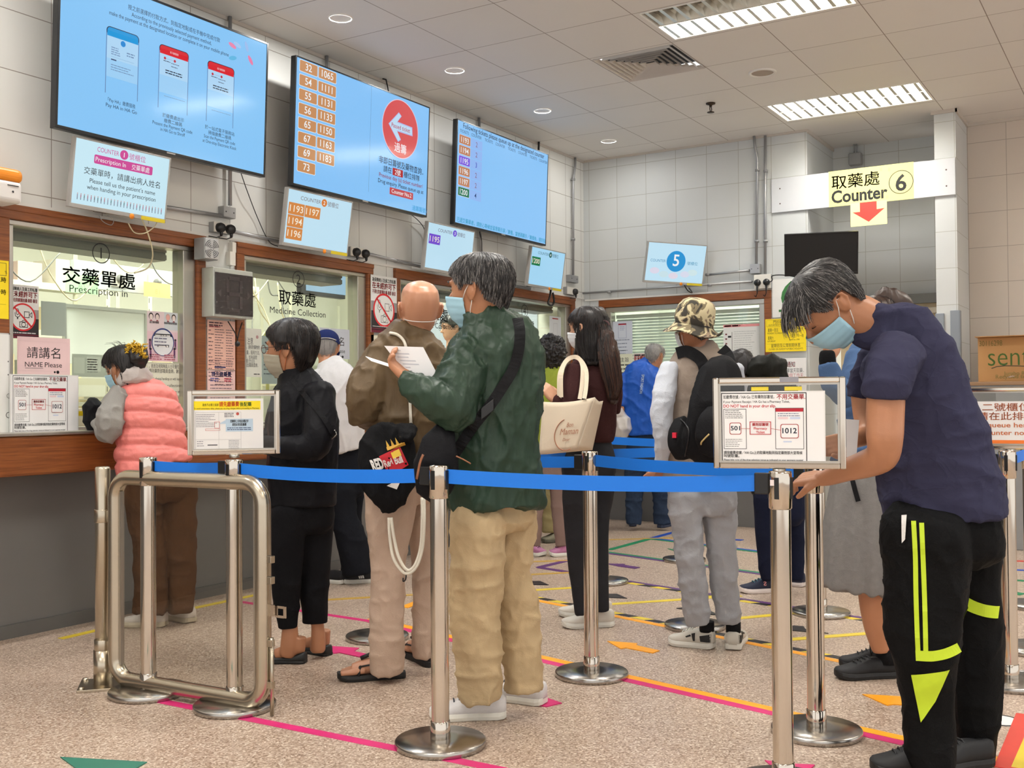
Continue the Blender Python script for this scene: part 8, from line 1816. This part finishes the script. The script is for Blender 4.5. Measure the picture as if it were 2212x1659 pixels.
# man in white shirt and navy cap
F = Fig('white', 'man in white shirt, black track trousers and navy cap bending at counter two')
F.garment('shirt', ['torso', 'arm_l', 'arm_r'], cloth('white_cotton', (214, 214, 216), 0.8, 0.05), 0.009, 4, [(0.012, 8, 5, 4), (0.005, 20, 10, 6)], flat1=('torso',))
F.garment('trousers', ['hips', 'leg_l', 'leg_r'], cloth('ink_black', (22, 24, 30)), 0.009, 4, [(0.012, 8, 7, 3)], flat1=('leg_l', 'leg_r'))
F.limb('neck'); F.body(skin_tan, 0.007)
F.head.hair(F.t, F.org, [hair_grey], 0.008, 0.172, 0.030, 0.095, 300, 0.02, 0.003, 2)
capm = cloth('navy_cap', (30, 42, 92), 0.7, 0.08)
vs = []; fs = []
for i in range(9):
    for j in range(28):
        th = 2 * PI * j / 28; z = .128 + (.226 - .128) * i / 8
        vs.append(F.head.w(hsurf(th, min(z, .2254)) * np.array([1.12, 1.14, 1]) + (0, 0, .014 * i / 8)))
for i in range(8):
    for j in range(28): fs.append((i * 28 + j, i * 28 + (j + 1) % 28, (i + 1) * 28 + (j + 1) % 28, (i + 1) * 28 + j))
fs.append(tuple(8 * 28 + j for j in range(28)))
cp_ = F.part(MB().add(vs, fs, 0, True), 'cap', capm)
mb = MB().add([F.head.w((.09 + .075 * math.cos(a) * k, .075 * math.sin(a) * (1 if k else 1), .135 - .012 * k)) for k in (0, 1) for a in np.linspace(-PI / 2, PI / 2, 13)], [(i, i + 1, 14 + i, 13 + i) for i in range(12)], 0, True)
pk = mb.build('cap_peak', capm, cp_, F.org); pk.location = (0, 0, 0); sp_ = pk.modifiers.new('t', 'SOLIDIFY'); sp_.thickness = 0.004
MB().tube([F.head.w(hsurf(a, .134) * np.array([1.15, 1.17, 1])) for a in np.linspace(2.3, 2 * PI - 2.3, 12)], 0.009, 6, flat=0.3).build('back_strap', mat('strap_pale', (206, 202, 194), 0.6, noise=0.05), cp_, F.org).location = (0, 0, 0)
for fz in F.d['feet']:
    so = shoe(F.t, F.org, *fz, mat('shoe_black_knit', (26, 26, 30), 0.7, noise=0.1, nscale=60), white_sole)
h, t_ = [np.array((*a, 0.)) for a in F.d['feet'][0]]; d = (t_ - h); s_ = np.array((-d[1], d[0], 0)) / np.linalg.norm(d)
if s_ @ F.v > 0: s_ = -s_
TW = bvh_of([o_ for o_ in F.t.children if o_.name.startswith('shoe')])
for i in range(3):
    a = .34 + .055 * i
    patch([h + d * (a + .05) + s_ * .06 + (0, 0, .085), h + d * (a + .09) + s_ * .06 + (0, 0, .085), h + d * (a + .03) + s_ * .06 + (0, 0, .035), h + d * (a - .01) + s_ * .06 + (0, 0, .035)], TW, -s_, 0.003, 2, 4).build('side_stripe', mat('stripe_white', (232, 232, 230), 0.6, noise=0.02), F.t, F.org)

# woman in green top, and the person whose olive trousers show beside her
F = Fig('lime', 'woman with curly black hair, yellow green top and pink sneakers')
F.garment('blouse', ['torso', 'arm_l', 'arm_r'], cloth('lime_green', (148, 162, 62), 0.75, 0.1), 0.010, 4, [(0.010, 9, 5, 7)], flat1=('torso',))
F.garment('trousers', ['hips', 'leg_l', 'leg_r'], cloth('mauve', (134, 112, 104), 0.8), 0.010, 4, [(0.008, 8, 5, 7)], flat1=('leg_l', 'leg_r'))
F.limb('neck'); F.body(skin_tan, 0.008)
F.mesh('hair', ['curls'], hair_black, 0.006, 1, [(0.022, 40, 40, 3), (0.012, 90, 90, 5)])
for fz in F.d['feet']: shoe(F.t, F.org, *fz, mat('shoe_pink', (186, 122, 160), 0.7, noise=0.12, nscale=40), white_sole, mat('lace_plum', (92, 50, 78), 0.7, noise=0.05))
F = Fig('olive', 'person in olive trousers and grey shoes mostly hidden behind the woman in yellow green')
F.garment('jumper', ['torso'], cloth('olive_top', (110, 104, 76)), 0.012, 4, None, flat1=('torso',))
F.garment('trousers', ['leg_l', 'leg_r'], cloth('olive_drab', (142, 130, 92), 0.8), 0.010, 4, [(0.014, 8, 12, 7)], flat1=('leg_l', 'leg_r'))
F.limb('neck'); F.body(skin_tan, 0.008)
F.head.hair(F.t, F.org, [hair_black], 0.012, 0.172, 0.035, 0.095, 200, 0.02, 0.003, 2)
for fz in F.d['feet']: shoe(F.t, F.org, *fz, mat('shoe_grey_green', (128, 124, 104), 0.7, noise=0.15, nscale=30), mat('sole_dark_olive', (76, 74, 60), 0.6, noise=0.1))

# woman in brown sweater
F = Fig('brown', 'woman with long dark ponytail, maroon brown sweater and wide dark trousers')
F.garment('sweater', ['torso', 'arm_l', 'arm_r'], cloth('maroon_knit', (62, 36, 36), 0.85, 0.1, 20, 0.3, 350), 0.008, 4, [(0.008, 9, 6, 12)], flat1=('torso',))
F.garment('trousers', ['hips', 'leg_l', 'leg_r'], cloth('charcoal', (44, 44, 47), 0.75), 0.008, 4, [(0.012, 12, 2.5, 4)], flat1=('leg_l', 'leg_r'))
F.limb('neck'); w0, w1 = map(rest, F.d['hand']); add_hand(F.skin, w0, w1 - w0, (0.5, 0.5, -0.5), 0.16, 0.9)
F.body(skin_pale, 0.0055)
F.head.eyes(F.t, F.org, hair_black)
F.head.hair(F.t, F.org, [hair_black, hair_soft], 0.016, 0.176, 0.01, 0.075, 700, 0.06, 0.003, 4, mixp=(0.8, 0.2), sideburn=0.11)
F.head.mask(F.t, F.org, mask_white, loop_white)
F.mesh('long_hair', ['hair_back', 'hair_front'], hair_black, 0.006, 3, [(0.010, 26, 3, 2), (0.005, 60, 5, 4)])
F.mesh('ponytail', ['tail'], hair_soft, 0.005, 2, [(0.012, 30, 3, 2), (0.006, 70, 5, 4)])
mb = MB(); r_ = random.Random(9)
TL = bvh_of([F.g['long_hair'], F.g['ponytail']])
for ck, cnt in (('tail', 160), ('hair_back', 160)):
    ch = F.d[ck]
    for i in range(cnt):
        u = r_.uniform(-.95, .95); w_ = r_.uniform(-.02, .02); k0 = r_.randrange(0, max(1, len(ch) - 3))
        pts = []
        for c in ch[k0:]:
            a = np.cross(F.v, (0, 0, 1)); pts.append(np.array(c[:3]) + a * (u * c[3] + w_ * 0.5))
        pts = drape(dense(pts, 3), TL, F.v, r_.uniform(.0005, .004))
        mb.tube(pts, [.0013] * (len(pts) - 1) + [.0004], 3, 0 if (ck == 'tail' and r_.random() < .5) else 1, caps=False)
F.part(mb, 'hair_strands', [mat('hair_brown_tip', (78, 50, 38), 0.38, noise=0.2, nscale=40), hair_black])
MB().tube([rest(F.d['tie'][0]) + np.array([.022 * math.cos(a) * 1, -.02 * math.cos(a), .022 * math.sin(a)]) for a in np.linspace(0, 2 * PI, 14, endpoint=False)], 0.006, 6, closed=True).build('hair_tie', mat('tie_plum', (86, 52, 56), 0.7, noise=0.1), F.t, F.org)
for fz in F.d['feet']: shoe(F.t, F.org, *fz, mat('shoe_offwhite', (214, 208, 196), 0.7, noise=0.1, nscale=25), white_sole, mat('lace_beige', (196, 178, 160), 0.7, noise=0.03), wid=0.108)
# her tote
q = [rest(a) for a in F.d['tote']]; P = np.mean(q[:4], 0)
t = thing('tote_bag', 'cream canvas tote bag with brown script hanging from the woman\'s shoulder', 'bag', tuple(P))
canvas = cloth('canvas', (222, 208, 186), 0.85, 0.05, 8, 0.15, 500, fold=0.05)
front = q[:4]; side = [q[1], q[4], q[5], q[2]]; back = [q[6] + (F.v * .05), q[4] + F.v * .02, q[5] + F.v * .02, q[7] + F.v * .05]
def grid_panel(c, bulge, n=10):
    vs = []; nn = np.cross(c[1] - c[0], c[3] - c[0]); nn /= np.linalg.norm(nn); nn = nn if nn @ F.v < 0 else -nn
    for i in range(n + 1):
        for j in range(n + 1):
            u, w = j / n, i / n; p = c[0] * (1 - u) * (1 - w) + c[1] * u * (1 - w) + c[2] * u * w + c[3] * (1 - u) * w
            vs.append(p + nn * bulge * math.sin(u * PI) * (0.3 + 0.7 * math.sin(w * PI)) - (0, 0, .012 * math.sin(u * PI) * (1 - w) if bulge else 0))
    return vs, [(i * (n + 1) + j, i * (n + 1) + j + 1, (i + 1) * (n + 1) + j + 1, (i + 1) * (n + 1) + j) for i in range(n) for j in range(n)]
mb = MB()
for c, bl_ in ((front, .012), (side, .004), (back, .01), ([q[3], q[2], q[5], q[7] + F.v * .05], 0), ([q[0], q[6] + F.v * .05, q[7] + F.v * .05, q[3]], 0)): mb.add(*grid_panel(c, bl_), 0, True)
ob = mb.build('canvas_body', canvas, t, P); so = ob.modifiers.new('t', 'SOLIDIFY'); so.thickness = 0.003
TT = bvh_of([ob])
for k in ('handle1', 'handle2'): ribbon(F.d[k], 0.021, F.v, 0.003, None, k=6).build('handle', canvas, t, P)
ex, ey = front[1] - front[0], front[3] - front[0]
tp = lambda u, w: front[0] + ex * u + ey * w
gold = mat('print_copper', (176, 120, 92), 0.6, noise=0.05)
def totetext(s_, u, w, hh, ww):
    gv, gf = glyphs(s_, 0.0); x0, x1 = gv[:, 0].min(), gv[:, 0].max()
    MB().add(drape([tp(u + (a[0] - x0 + .25 * a[1]) / (x1 - x0) * ww, w - a[1] * hh) for a in gv], TT, F.v, .003), gf).build('printed_script', gold, t, P)
totetext('Bon', .50, .52, .12, .12); totetext('Maman', .38, .66, .17, .34); totetext('Dear', .44, .78, .08, .14)
MB().tube(drape([tp(.52 + .24 * math.cos(a), .66 + .30 * math.sin(a)) for a in np.linspace(1.2, 4.4, 30)], TT, F.v, .003), .0022, 5).build('printed_wreath', gold, t, P)

# man in blue jacket at counter five
F = Fig('blue', 'grey haired man in bright blue jacket and jeans at the blinds window')
F.garment('jacket', ['torso', 'arm_l', 'arm_r'], mat('cloth_royal_blue', (26, 84, 180), 0.45, noise=0.1, nscale=5, bump=0.05, bscale=60, spec=0.3, fold=0.16, fscale=5), 0.010, 4, [(0.012, 8, 6, 3), (0.005, 24, 16, 4)], flat1=('torso',))
F.garment('jeans', ['hips', 'leg_l', 'leg_r'], cloth('denim', (42, 54, 74), 0.8, 0.2, 30), 0.010, 4, [(0.012, 8, 14, 3)], flat1=('leg_l', 'leg_r'))
F.limb('neck'); w0, w1 = map(rest, F.d['hand']); add_hand(F.skin, w0, w1 - w0, (.6, .3, .1), 0.16, 0.9); F.body(skin_tan, 0.006)
F.head.hair(F.t, F.org, [hair_grey, hair_white], 0.010, 0.172, 0.040, 0.10, 700, 0.025, 0.004, 6, mixp=(.5, .5))
TJ = F.tree('jacket'); a0, a1 = map(rest, F.d['print']); e_ = (a1 - a0)
gv, gf = glyphs('SPORT FASHION', 0.02); x0, x1 = gv[:, 0].min(), gv[:, 0].max(); sd = np.cross(F.v, (0, 0, 1.))
MB().add(drape([a0 + e_ * (a[0] - x0) / (x1 - x0) + np.array(sd) * a[1] * .035 for a in gv], TJ, F.v, .006), gf).build('back_print', mat('print_silver', (176, 196, 216), 0.4, noise=0.02), F.t, F.org)
for fz in F.d['feet']: shoe(F.t, F.org, *fz, mat('shoe_navy', (40, 52, 84), 0.7, noise=0.1, nscale=30), mat('sole_navy', (54, 64, 90), 0.6, noise=0.05))
bx_ = rest(F.d['box'][0])
t, o, P, v = bag_thing('carrier_bag', 'clear white plastic bag with a white box beside the man in blue', 'blue', ['carrier'], mat('thin_plastic', (226, 222, 218), 0.3, noise=0.1, nscale=30, alpha=0.55, bump=0.4, bscale=25), 0.009, [(0.02, 14, 10, 3)])
MB().obox(bx_ + F.v * 0.02, (np.cross(F.v, (0, 0, 1)), (0, 0, 1), F.v), (0.045, 0.055, 0.03)).build('white_box', mat('box_white', (236, 230, 228), 0.5, noise=0.03), t, P, 0.004)

# man in camouflage hat
F = Fig('hat', 'man in camouflage bucket hat, beige vest over white shirt and grey trousers')
F.garment('vest', ['vest', 'collar'], cloth('taupe', (158, 144, 132), 0.75, 0.08), 0.008, 4, [(0.011, 8, 6, 11), (0.005, 24, 18, 4)], flat1=('vest', 'collar'))
F.garment('shirt', ['arm_l', 'arm_r'], cloth('white_shirt', (200, 205, 214), 0.8, 0.05), 0.008, 4, [(0.008, 10, 12, 5), (0.004, 26, 22, 4)])
F.garment('trousers', ['hips', 'leg_l', 'leg_r'], cloth('silver_grey', (160, 162, 166), 0.75, fold=0.16, fscale=4.5), 0.008, 4, [(0.010, 10, 8, 9), (0.007, 20, 16, 3), (0.003, 40, 30, 3)], flat1=('leg_l', 'leg_r'))
F.limb('neck'); w0, w1 = map(rest, F.d['hand']); add_hand(F.skin, w0, w1 - w0, (0.3, 0.6, 0.0), 0.15, 0.7)
F.body(skin_brown, 0.0055)
F.head.hair(F.t, F.org, [hair_dark, hair_grey], 0.001, 0.150, 0.050, 0.105, 120, 0.014, 0.002, 4, sideburn=.12, tail=0.002)
F.head.mask(F.t, F.org, mask_white, loop_white)
m, N, L, b = nodes_of('camouflage')
tc = N.new('ShaderNodeTexCoord'); nz = N.new('ShaderNodeTexNoise'); nz.inputs['Scale'].default_value = 11; nz.inputs['Detail'].default_value = 1.5; nz.inputs['Distortion'].default_value = 1.6
L.new(tc.outputs['Object'], nz.inputs['Vector']); rp = N.new('ShaderNodeValToRGB'); rp.color_ramp.interpolation = 'CONSTANT'
e_ = rp.color_ramp.elements; e_[0].position = 0; e_[0].color = (*lin((62, 58, 50)), 1); e_[1].position = .44; e_[1].color = (*lin((124, 112, 86)), 1)
for p_, c in ((.50, (204, 192, 154)), (.60, (150, 130, 108)), (.66, (58, 54, 46))): q_ = e_.new(p_); q_.color = (*lin(c), 1)
L.new(nz.outputs['Fac'], rp.inputs[0]); L.new(rp.outputs[0], b.inputs['Base Color']); b.inputs['Roughness'].default_value = 0.85
hc, ht = rest(F.d['hatc'][0]), rest(F.d['hatc'][1])
ax = np.array([.0, .0, 1.]) + np.cross(F.v, (0, 0, 1)) * 0.20 - F.v * 0.10; ax /= np.linalg.norm(ax)
ux = np.cross(ax, F.v); ux /= np.linalg.norm(ux); uy = np.cross(ax, ux)
k_ = 5.05 / 2288 * 1.08
vs = []; fs = []; prof = [(38, -4), (40.5, 4), (40, 18), (37, 32), (31, 42), (20, 48), (8, 50), (0.5, 50)]
n_ = 40
for r0, z0 in prof:
    for j in range(n_):
        a = 2 * PI * j / n_; w_ = 1 + .03 * math.sin(3 * a + z0 * .1)
        vs.append(hc + (ux * math.cos(a) + uy * math.sin(a) * 1.12) * r0 * k_ * w_ + ax * (z0 - 6) * k_)
for i in range(len(prof) - 1):
    for j in range(n_): fs.append((i * n_ + j, i * n_ + (j + 1) % n_, (i + 1) * n_ + (j + 1) % n_, (i + 1) * n_ + j))
hat = F.part(MB().add(vs, fs, 0, True), 'bucket_hat', m)
vs = []; fs = []
for i, (r0, z0) in enumerate(((38, -4), (44, -12), (51, -19), (57, -24), (58.5, -23))):
    for j in range(n_):
        a = 2 * PI * j / n_; up = 14 * max(0, math.cos(a - 2.9)) ** 3 * (i / 4) ** 2 - 5 * math.sin(a * 3 + 1) * (i / 4)
        vs.append(hc + (ux * math.cos(a) + uy * math.sin(a) * 1.1) * r0 * k_ + ax * (z0 + up - 6) * k_)
for i in range(4):
    for j in range(n_): fs.append((i * n_ + j, i * n_ + (j + 1) % n_, (i + 1) * n_ + (j + 1) % n_, (i + 1) * n_ + j))
br = MB().add(vs, fs, 0, True).build('brim', m, hat, F.org); br.location = (0, 0, 0); so = br.modifiers.new('t', 'SOLIDIFY'); so.thickness = 0.003
for fz in F.d['feet']:
    s0 = shoe(F.t, F.org, *fz, mat('shoe_cream', (212, 208, 196), 0.65, noise=0.1, nscale=25), white_sole, mat('lace_white', (224, 222, 214), 0.7, noise=0.03), wid=0.108)
    h, t_ = [np.array((*a, 0.)) for a in fz]; d = t_ - h; s_ = np.array((-d[1], d[0], 0)) / np.linalg.norm(d); s_ = -s_ if s_ @ F.v > 0 else s_
    TW = bvh_of([s0])
    for c in (((.02, .075), (.26, .062), (.24, .036), (.02, .036)), ((.36, .075), (.44, .070), (.40, .036), (.36, .036)), ((.46, .066), (.56, .056), (.54, .050), (.44, .058))):
        patch([h + d * a + s_ * .07 + (0, 0, z) for a, z in c], TW, -s_, 0.003, 3, 3).build('side_mark', black_rubber, F.t, F.org)
    F.part(MB().tube([h + d * .16 + (0, 0, .08), h + d * .16 + (0, 0, .13)], .036, 14), 'sock', cloth('sock_black', (26, 26, 28)))
TV = F.tree('vest', 'shirt')
t, o, P, v = bag_thing('backpack', 'black backpack with a front pouch and red tag on the man in the hat', 'hat', ['pack', 'pocket', 'pouch'], cloth('pack_black', (24, 24, 26), 0.65), 0.007, [(0.010, 12, 6, 4)])
for k in ('strap_l', 'strap_r'): ribbon(F.d[k], 0.055, v, 0.012, TV, 0.014).build('shoulder_strap', MATS['cloth_webbing_black'], t, P)
TPk = bvh_of([o])
MB().obox(drape([F.d['tag'][0]], TPk, v, 0.006)[0], np.eye(3), (0.009, 0.009, 0.012)).build('red_tag', mat('tag_red', (220, 40, 66), 0.5, noise=0.05), t, P)
MB().tube(drape(dense(F.d['zip'], 3), TPk, v, 0.006), 0.0035, 6).build('zip_pull', mat('cord_tan', (196, 170, 110), 0.5, noise=0.1), t, P)
MB().tube(drape(dense([F.d['pouch'][0][:3], tuple(rest(F.d['pouch'][1][:3]) + (0.02, -0.03, 0)), F.d['pouch'][3][:3]], 5), TPk, v, 0.004), 0.004, 6).build('piping', black_plastic, t, P)

# person in black hooded jacket behind the sign
F = Fig('hood', 'person in dark hooded jacket and navy trousers hidden behind the ticket sign')
F.garment('jacket', ['torso', 'shoulder', 'arm_l', 'arm_r'], mat('cloth_dark_olive', (34, 35, 32), 0.5, noise=0.1, nscale=6, bump=0.06, bscale=60, spec=0.12, fold=0.16, fscale=5), 0.009, 4, [(0.018, 9, 8, 4), (0.008, 24, 16, 4)], flat1=('torso',))
F.mesh('hood', ['hoodcap'], mat('cloth_hood_black', (40, 38, 40), 0.55, noise=0.1, nscale=8, bump=0.15, bscale=60), 0.007, 3, [(0.012, 12, 8, 3)])
F.garment('trousers', ['hips', 'leg_l', 'leg_r'], cloth('navy_twill', (24, 28, 48)), 0.009, 4, [(0.008, 8, 8, 4)], flat1=('leg_l', 'leg_r'))
F.limb('neck'); F.body(skin_tan, 0.008); F.head.hair(F.t, F.org, [hair_black], 0.012, 0.172, 0.02, 0.09, 300, 0.03, 0.003, 2)
for fz in F.d['feet']:
    s0 = shoe(F.t, F.org, *fz, mat('shoe_deep_navy', (30, 36, 60), 0.7, noise=0.1, nscale=30), mat('sole_white_coral', (226, 214, 208), 0.55, noise=0.05), mat('lace_teal', (70, 120, 130), 0.7, noise=0.03))
h, t_ = [np.array((*a, 0.)) for a in F.d['feet'][0]]; d = t_ - h; s_ = np.array((-d[1], d[0], 0)) / np.linalg.norm(d); s_ = -s_ if s_ @ F.v > 0 else s_
TW = bvh_of([c for c in F.t.children if c.name.startswith('shoe')])
gv, gf = glyphs('S', 0.03)
MB().add(drape([h + d * (.42 + .16 * (a[0])) + s_ * .07 + (0, 0, .048 + .035 * a[1]) for a in gv], TW, -s_, .003), gf).build('side_mark', mat('mark_coral', (226, 150, 150), 0.5, noise=0.02), F.t, F.org)

# person in denim jacket and grey skirt
F = Fig('skirt', 'person in blue jacket with black cuffs and long grey skirt, hand raised to face')
F.garment('jacket', ['torso', 'arm_l', 'arm_r'], cloth('denim_blue', (74, 100, 138), 0.75, 0.12), 0.008, 4, [(0.012, 9, 9, 4), (0.005, 24, 18, 4)], flat1=('torso',))
F.garment('cuff', ['cuff_l'], cloth('cuff_black', (22, 22, 24), 0.8), 0.005, 2)
F.garment('skirt', ['skirt'], cloth('grey_jersey', (128, 126, 124), 0.85, 0.15, 40), 0.008, 4, None, disp=lambda co: 0.008 * np.sin(np.arctan2(co[:, 1] - co[:, 1].mean(), co[:, 0] - co[:, 0].mean()) * 11) * np.clip((1.1 - co[:, 2]) / 0.8, 0, 1), flat1=('skirt',))
F.limb('shin_l', 'shin_r', 'neck')
w0, w1 = map(rest, F.d['hand']); add_hand(F.skin, w0, w1 - w0, (0.2, -0.2, 0.5), 0.165, 0.6)
for h, t_ in F.d['feet']:
    h = np.array((*h, 0.)); t_ = np.array((*t_, 0.)); d = t_ - h
    F.skin.tube([h + d * .17 + (0, 0, .17), h + d * .17 + (0, 0, .07), h + d * .4 + (0, 0, .05)], [.036, .034, .028], 12)
F.body(skin_tan, 0.0055)
F.head.hair(F.t, F.org, [hair_soft, hair_black], 0.02, 0.172, 0.02, 0.08, 500, 0.05, 0.004, 8, mixp=(.6, .4))
F.mesh('long_hair', ['hair_down'], hair_soft, 0.006, 2, [(0.01, 26, 3, 2)])
F.part(ribbon(F.d['strapw'], 0.02, F.v, 0.002, F.tree('skirt'), 0.012), 'drawstring_tape', cloth('tape_black', (24, 24, 26)))
for fz in F.d['feet']:
    shoe(F.t, F.org, *fz, mat('shoe_jet', (24, 24, 26), 0.65, noise=0.15, nscale=40), black_rubber, mat('lace_jet', (40, 40, 42), 0.6, noise=0.05), wid=0.10)
    h, t_ = [np.array((*a, 0.)) for a in fz]; d = t_ - h
    F.part(MB().tube([h + d * .17 + (0, 0, .06), h + d * .17 + (0, 0, .125)], .047, 16), 'sock', MATS['cloth_sock_black'] if 'cloth_sock_black' in MATS else cloth('sock_black', (26, 26, 28)))
    F.part(MB().tube([h + d * .17 + np.array([.046 * math.cos(a), .046 * math.sin(a), .127]) for a in np.linspace(0, 2 * PI, 16, endpoint=False)], .003, 6, closed=True), 'sock_trim', mat('trim_crimson', (156, 30, 50), 0.7, noise=0.05))
    F.part(MB().tube([h + d * .42 + (0, 0, .095), h + d * .37 + (0, 0, .125), h + d * .40 + (0, 0, .15), h + d * .44 + (0, 0, .145), h + d * .44 + (0, 0, .12), h + d * .42 + (0, 0, .095)], .003, 6), 'pull_tab', black_rubber)

# bent over man
F = Fig('navy', 'man in navy polo shirt and black neon striped track trousers bending over the belt post')
F.garment('shirt', ['torso', 'sleeve_l', 'sleeve_r', 'collar'], cloth('navy_pique', (54, 54, 76), 0.85, 0.12, 5, 0.15, 500, fold=0.35, fscale=5), 0.008, 4, [(0.012, 6, 9, 4), (0.006, 14, 22, 9)], flat1=('torso', 'collar', 'sleeve_l', 'sleeve_r'))
F.garment('trousers', ['hips', 'leg_l', 'leg_r'], cloth('jet_tricot', (15, 15, 16), 0.7, 0.15, fold=0.25, fscale=5), 0.008, 4, [(0.010, 8, 5, 4), (0.006, 16, 12, 9)], flat1=('leg_l', 'leg_r'))
F.limb('neck', 'arm_l', 'arm_r')
w0, w1 = map(rest, F.d['wrist']); add_hand(F.skin, w0, w1 - w0, (0.35, 0.25, -0.6), 0.17, 0.7, thumb=-1)
w0, w1 = map(rest, F.d['wrist_r']); add_hand(F.skin, w0, w1 - w0, (-0.2, -0.5, 0.3), 0.17, 0.8)
F.body(skin_tan, 0.0045)
F.head.eyes(F.t, F.org, hair_dark, True)
F.head.hair(F.t, F.org, [hair_dark, hair_grey], 0.015, 0.184, 0.050, 0.105, 3600, 0.032, 0.004, 11, mixp=(.74, .26), sideburn=0.128, rad=0.0008)
# long fringe falling forward off the brow
mb = MB(); r_ = random.Random(4); hd = F.head
for i in range(420):
    th = r_.uniform(-1.15, 1.15); z0 = r_.uniform(.178, .205); p0 = hsurf(th, z0) + hnorm(th, z0) * .014
    L_ = r_.uniform(.05, .085); pts = [hd.w(p0)]; dr = np.array([.75, math.sin(th) * .35, .25]); p = p0.copy()
    for k in range(5):
        dr = dr + np.array([.12, 0, -.42]) + np.array([r_.uniform(-.1, .1) for _ in range(3)]); dr /= np.linalg.norm(dr); p = p + dr * L_ / 5; 
        mn = hsurf(math.atan2(p[1], p[0]), min(max(p[2], .01), .22)); rad_ = math.hypot(mn[0], mn[1])
        if math.hypot(p[0], p[1]) < rad_ + .008 and p[2] < .215: p[:2] *= (rad_ + .008) / (math.hypot(p[0], p[1]) + 1e-6)
        pts.append(hd.w(p))
    mb.tube(pts, [.0012, .0012, .0011, .001, .0008, .0003], 3, 0 if r_.random() < .72 else 1, caps=False)
F.part(mb, 'fringe', [hair_dark, hair_grey])
F.head.mask(F.t, F.org, mask_blue, loop_white)
neon = mat('neon_yellow', (198, 224, 44), 0.6, noise=0.05, nscale=30)
TN = F.tree('trousers'); v = F.v
for k in ('stripe1', 'stripe2'): F.part(ribbon(F.d[k], 0.014, v, 0.0015, TN, 0.003, 6), 'neon_stripe', neon)
F.part(ribbon(F.d['band'], 0.032, v, 0.0015, TN, 0.003, 6), 'neon_band', neon); F.part(ribbon(F.d['band2'], 0.04, v, 0.0015, TN, 0.003, 6), 'neon_band', neon)
q = [rest(a) for a in F.d['tri']]; F.part(patch(q, TN, v, .003, 8, 8), 'neon_panel', neon)
q = [rest(a) for a in F.d['tissue']]; F.part(patch(q, bvh_of([F.g['trousers'], F.g['shirt']]), v, .010, 4, 6), 'pocket_tissue', mat('tissue', (228, 226, 222), 0.8, noise=0.05, nscale=30, bump=0.4, bscale=40))
for fz in F.d['feet']: shoe(F.t, F.org, *fz, MATS['shoe_jet'], black_rubber, MATS['lace_jet'], wid=0.105)
q = [rest(a) for a in F.d['paper']]; c_ = np.mean(q, 0)
tag(MB().prism(q, F.v * 0.0012).build('sheet_of_paper', MATS['paper_white'], None, tuple(c_)), 'white sheet in the far hand of the bent over man', 'sheet of paper')

# staff member behind window three
F = Fig('staff', 'dark haired staff member with glasses behind the glass of window three')
F.garment('tunic', ['torso', 'arm_l', 'arm_r'], cloth('tunic_white', (214, 218, 220), 0.8), 0.012, 4, [(0.008, 8, 6, 4)], flat1=('torso',))
F.limb('neck'); F.body(skin_pale, 0.007)
F.head.eyes(F.t, F.org, hair_black); F.head.hair(F.t, F.org, [hair_black], 0.018, 0.172, 0.02, 0.08, 400, 0.05, 0.004, 8); F.head.glasses(F.t, F.org, black_plastic)
# things glimpsed behind the right hand posts
p_ = (9.378, 1.058, 0.0)
t = thing('floor_bucket', 'turquoise bucket standing on the floor far away at the right edge', 'bucket', (p_[0], p_[1], 0))
MB().lathe([(0.10, 0.0), (0.105, 0.004), (0.14, 0.24), (0.146, 0.245), (0.146, 0.25), (0.132, 0.25), (0.1, 0.012), (0, 0.01)], (p_[0], p_[1], 0), 28).build('pail', mat('turquoise_plastic', (60, 168, 186), 0.4, noise=0.04), t, (p_[0], p_[1], 0))
t = thing('refuse_bag', 'black crumpled bag on the floor behind the right edge posts', 'bag', (p_[0] - 0.1, p_[1] - 0.42, 0)); P = np.array(t.location)
mb = MB(); mb.tube([P + (0, 0, .02), P + (0, 0, .3), P + (0, 0, .6), P + (0, 0, .78), P + (0, 0, .84)], [.2, .24, .22, .10, .05], 18)
fuse(mb, 'bag_body', mat('bin_liner', (22, 22, 24), 0.3, noise=0.1), t, P, 0.012, 2, [(0.05, 8, 8, 3), (0.02, 20, 20, 5)])
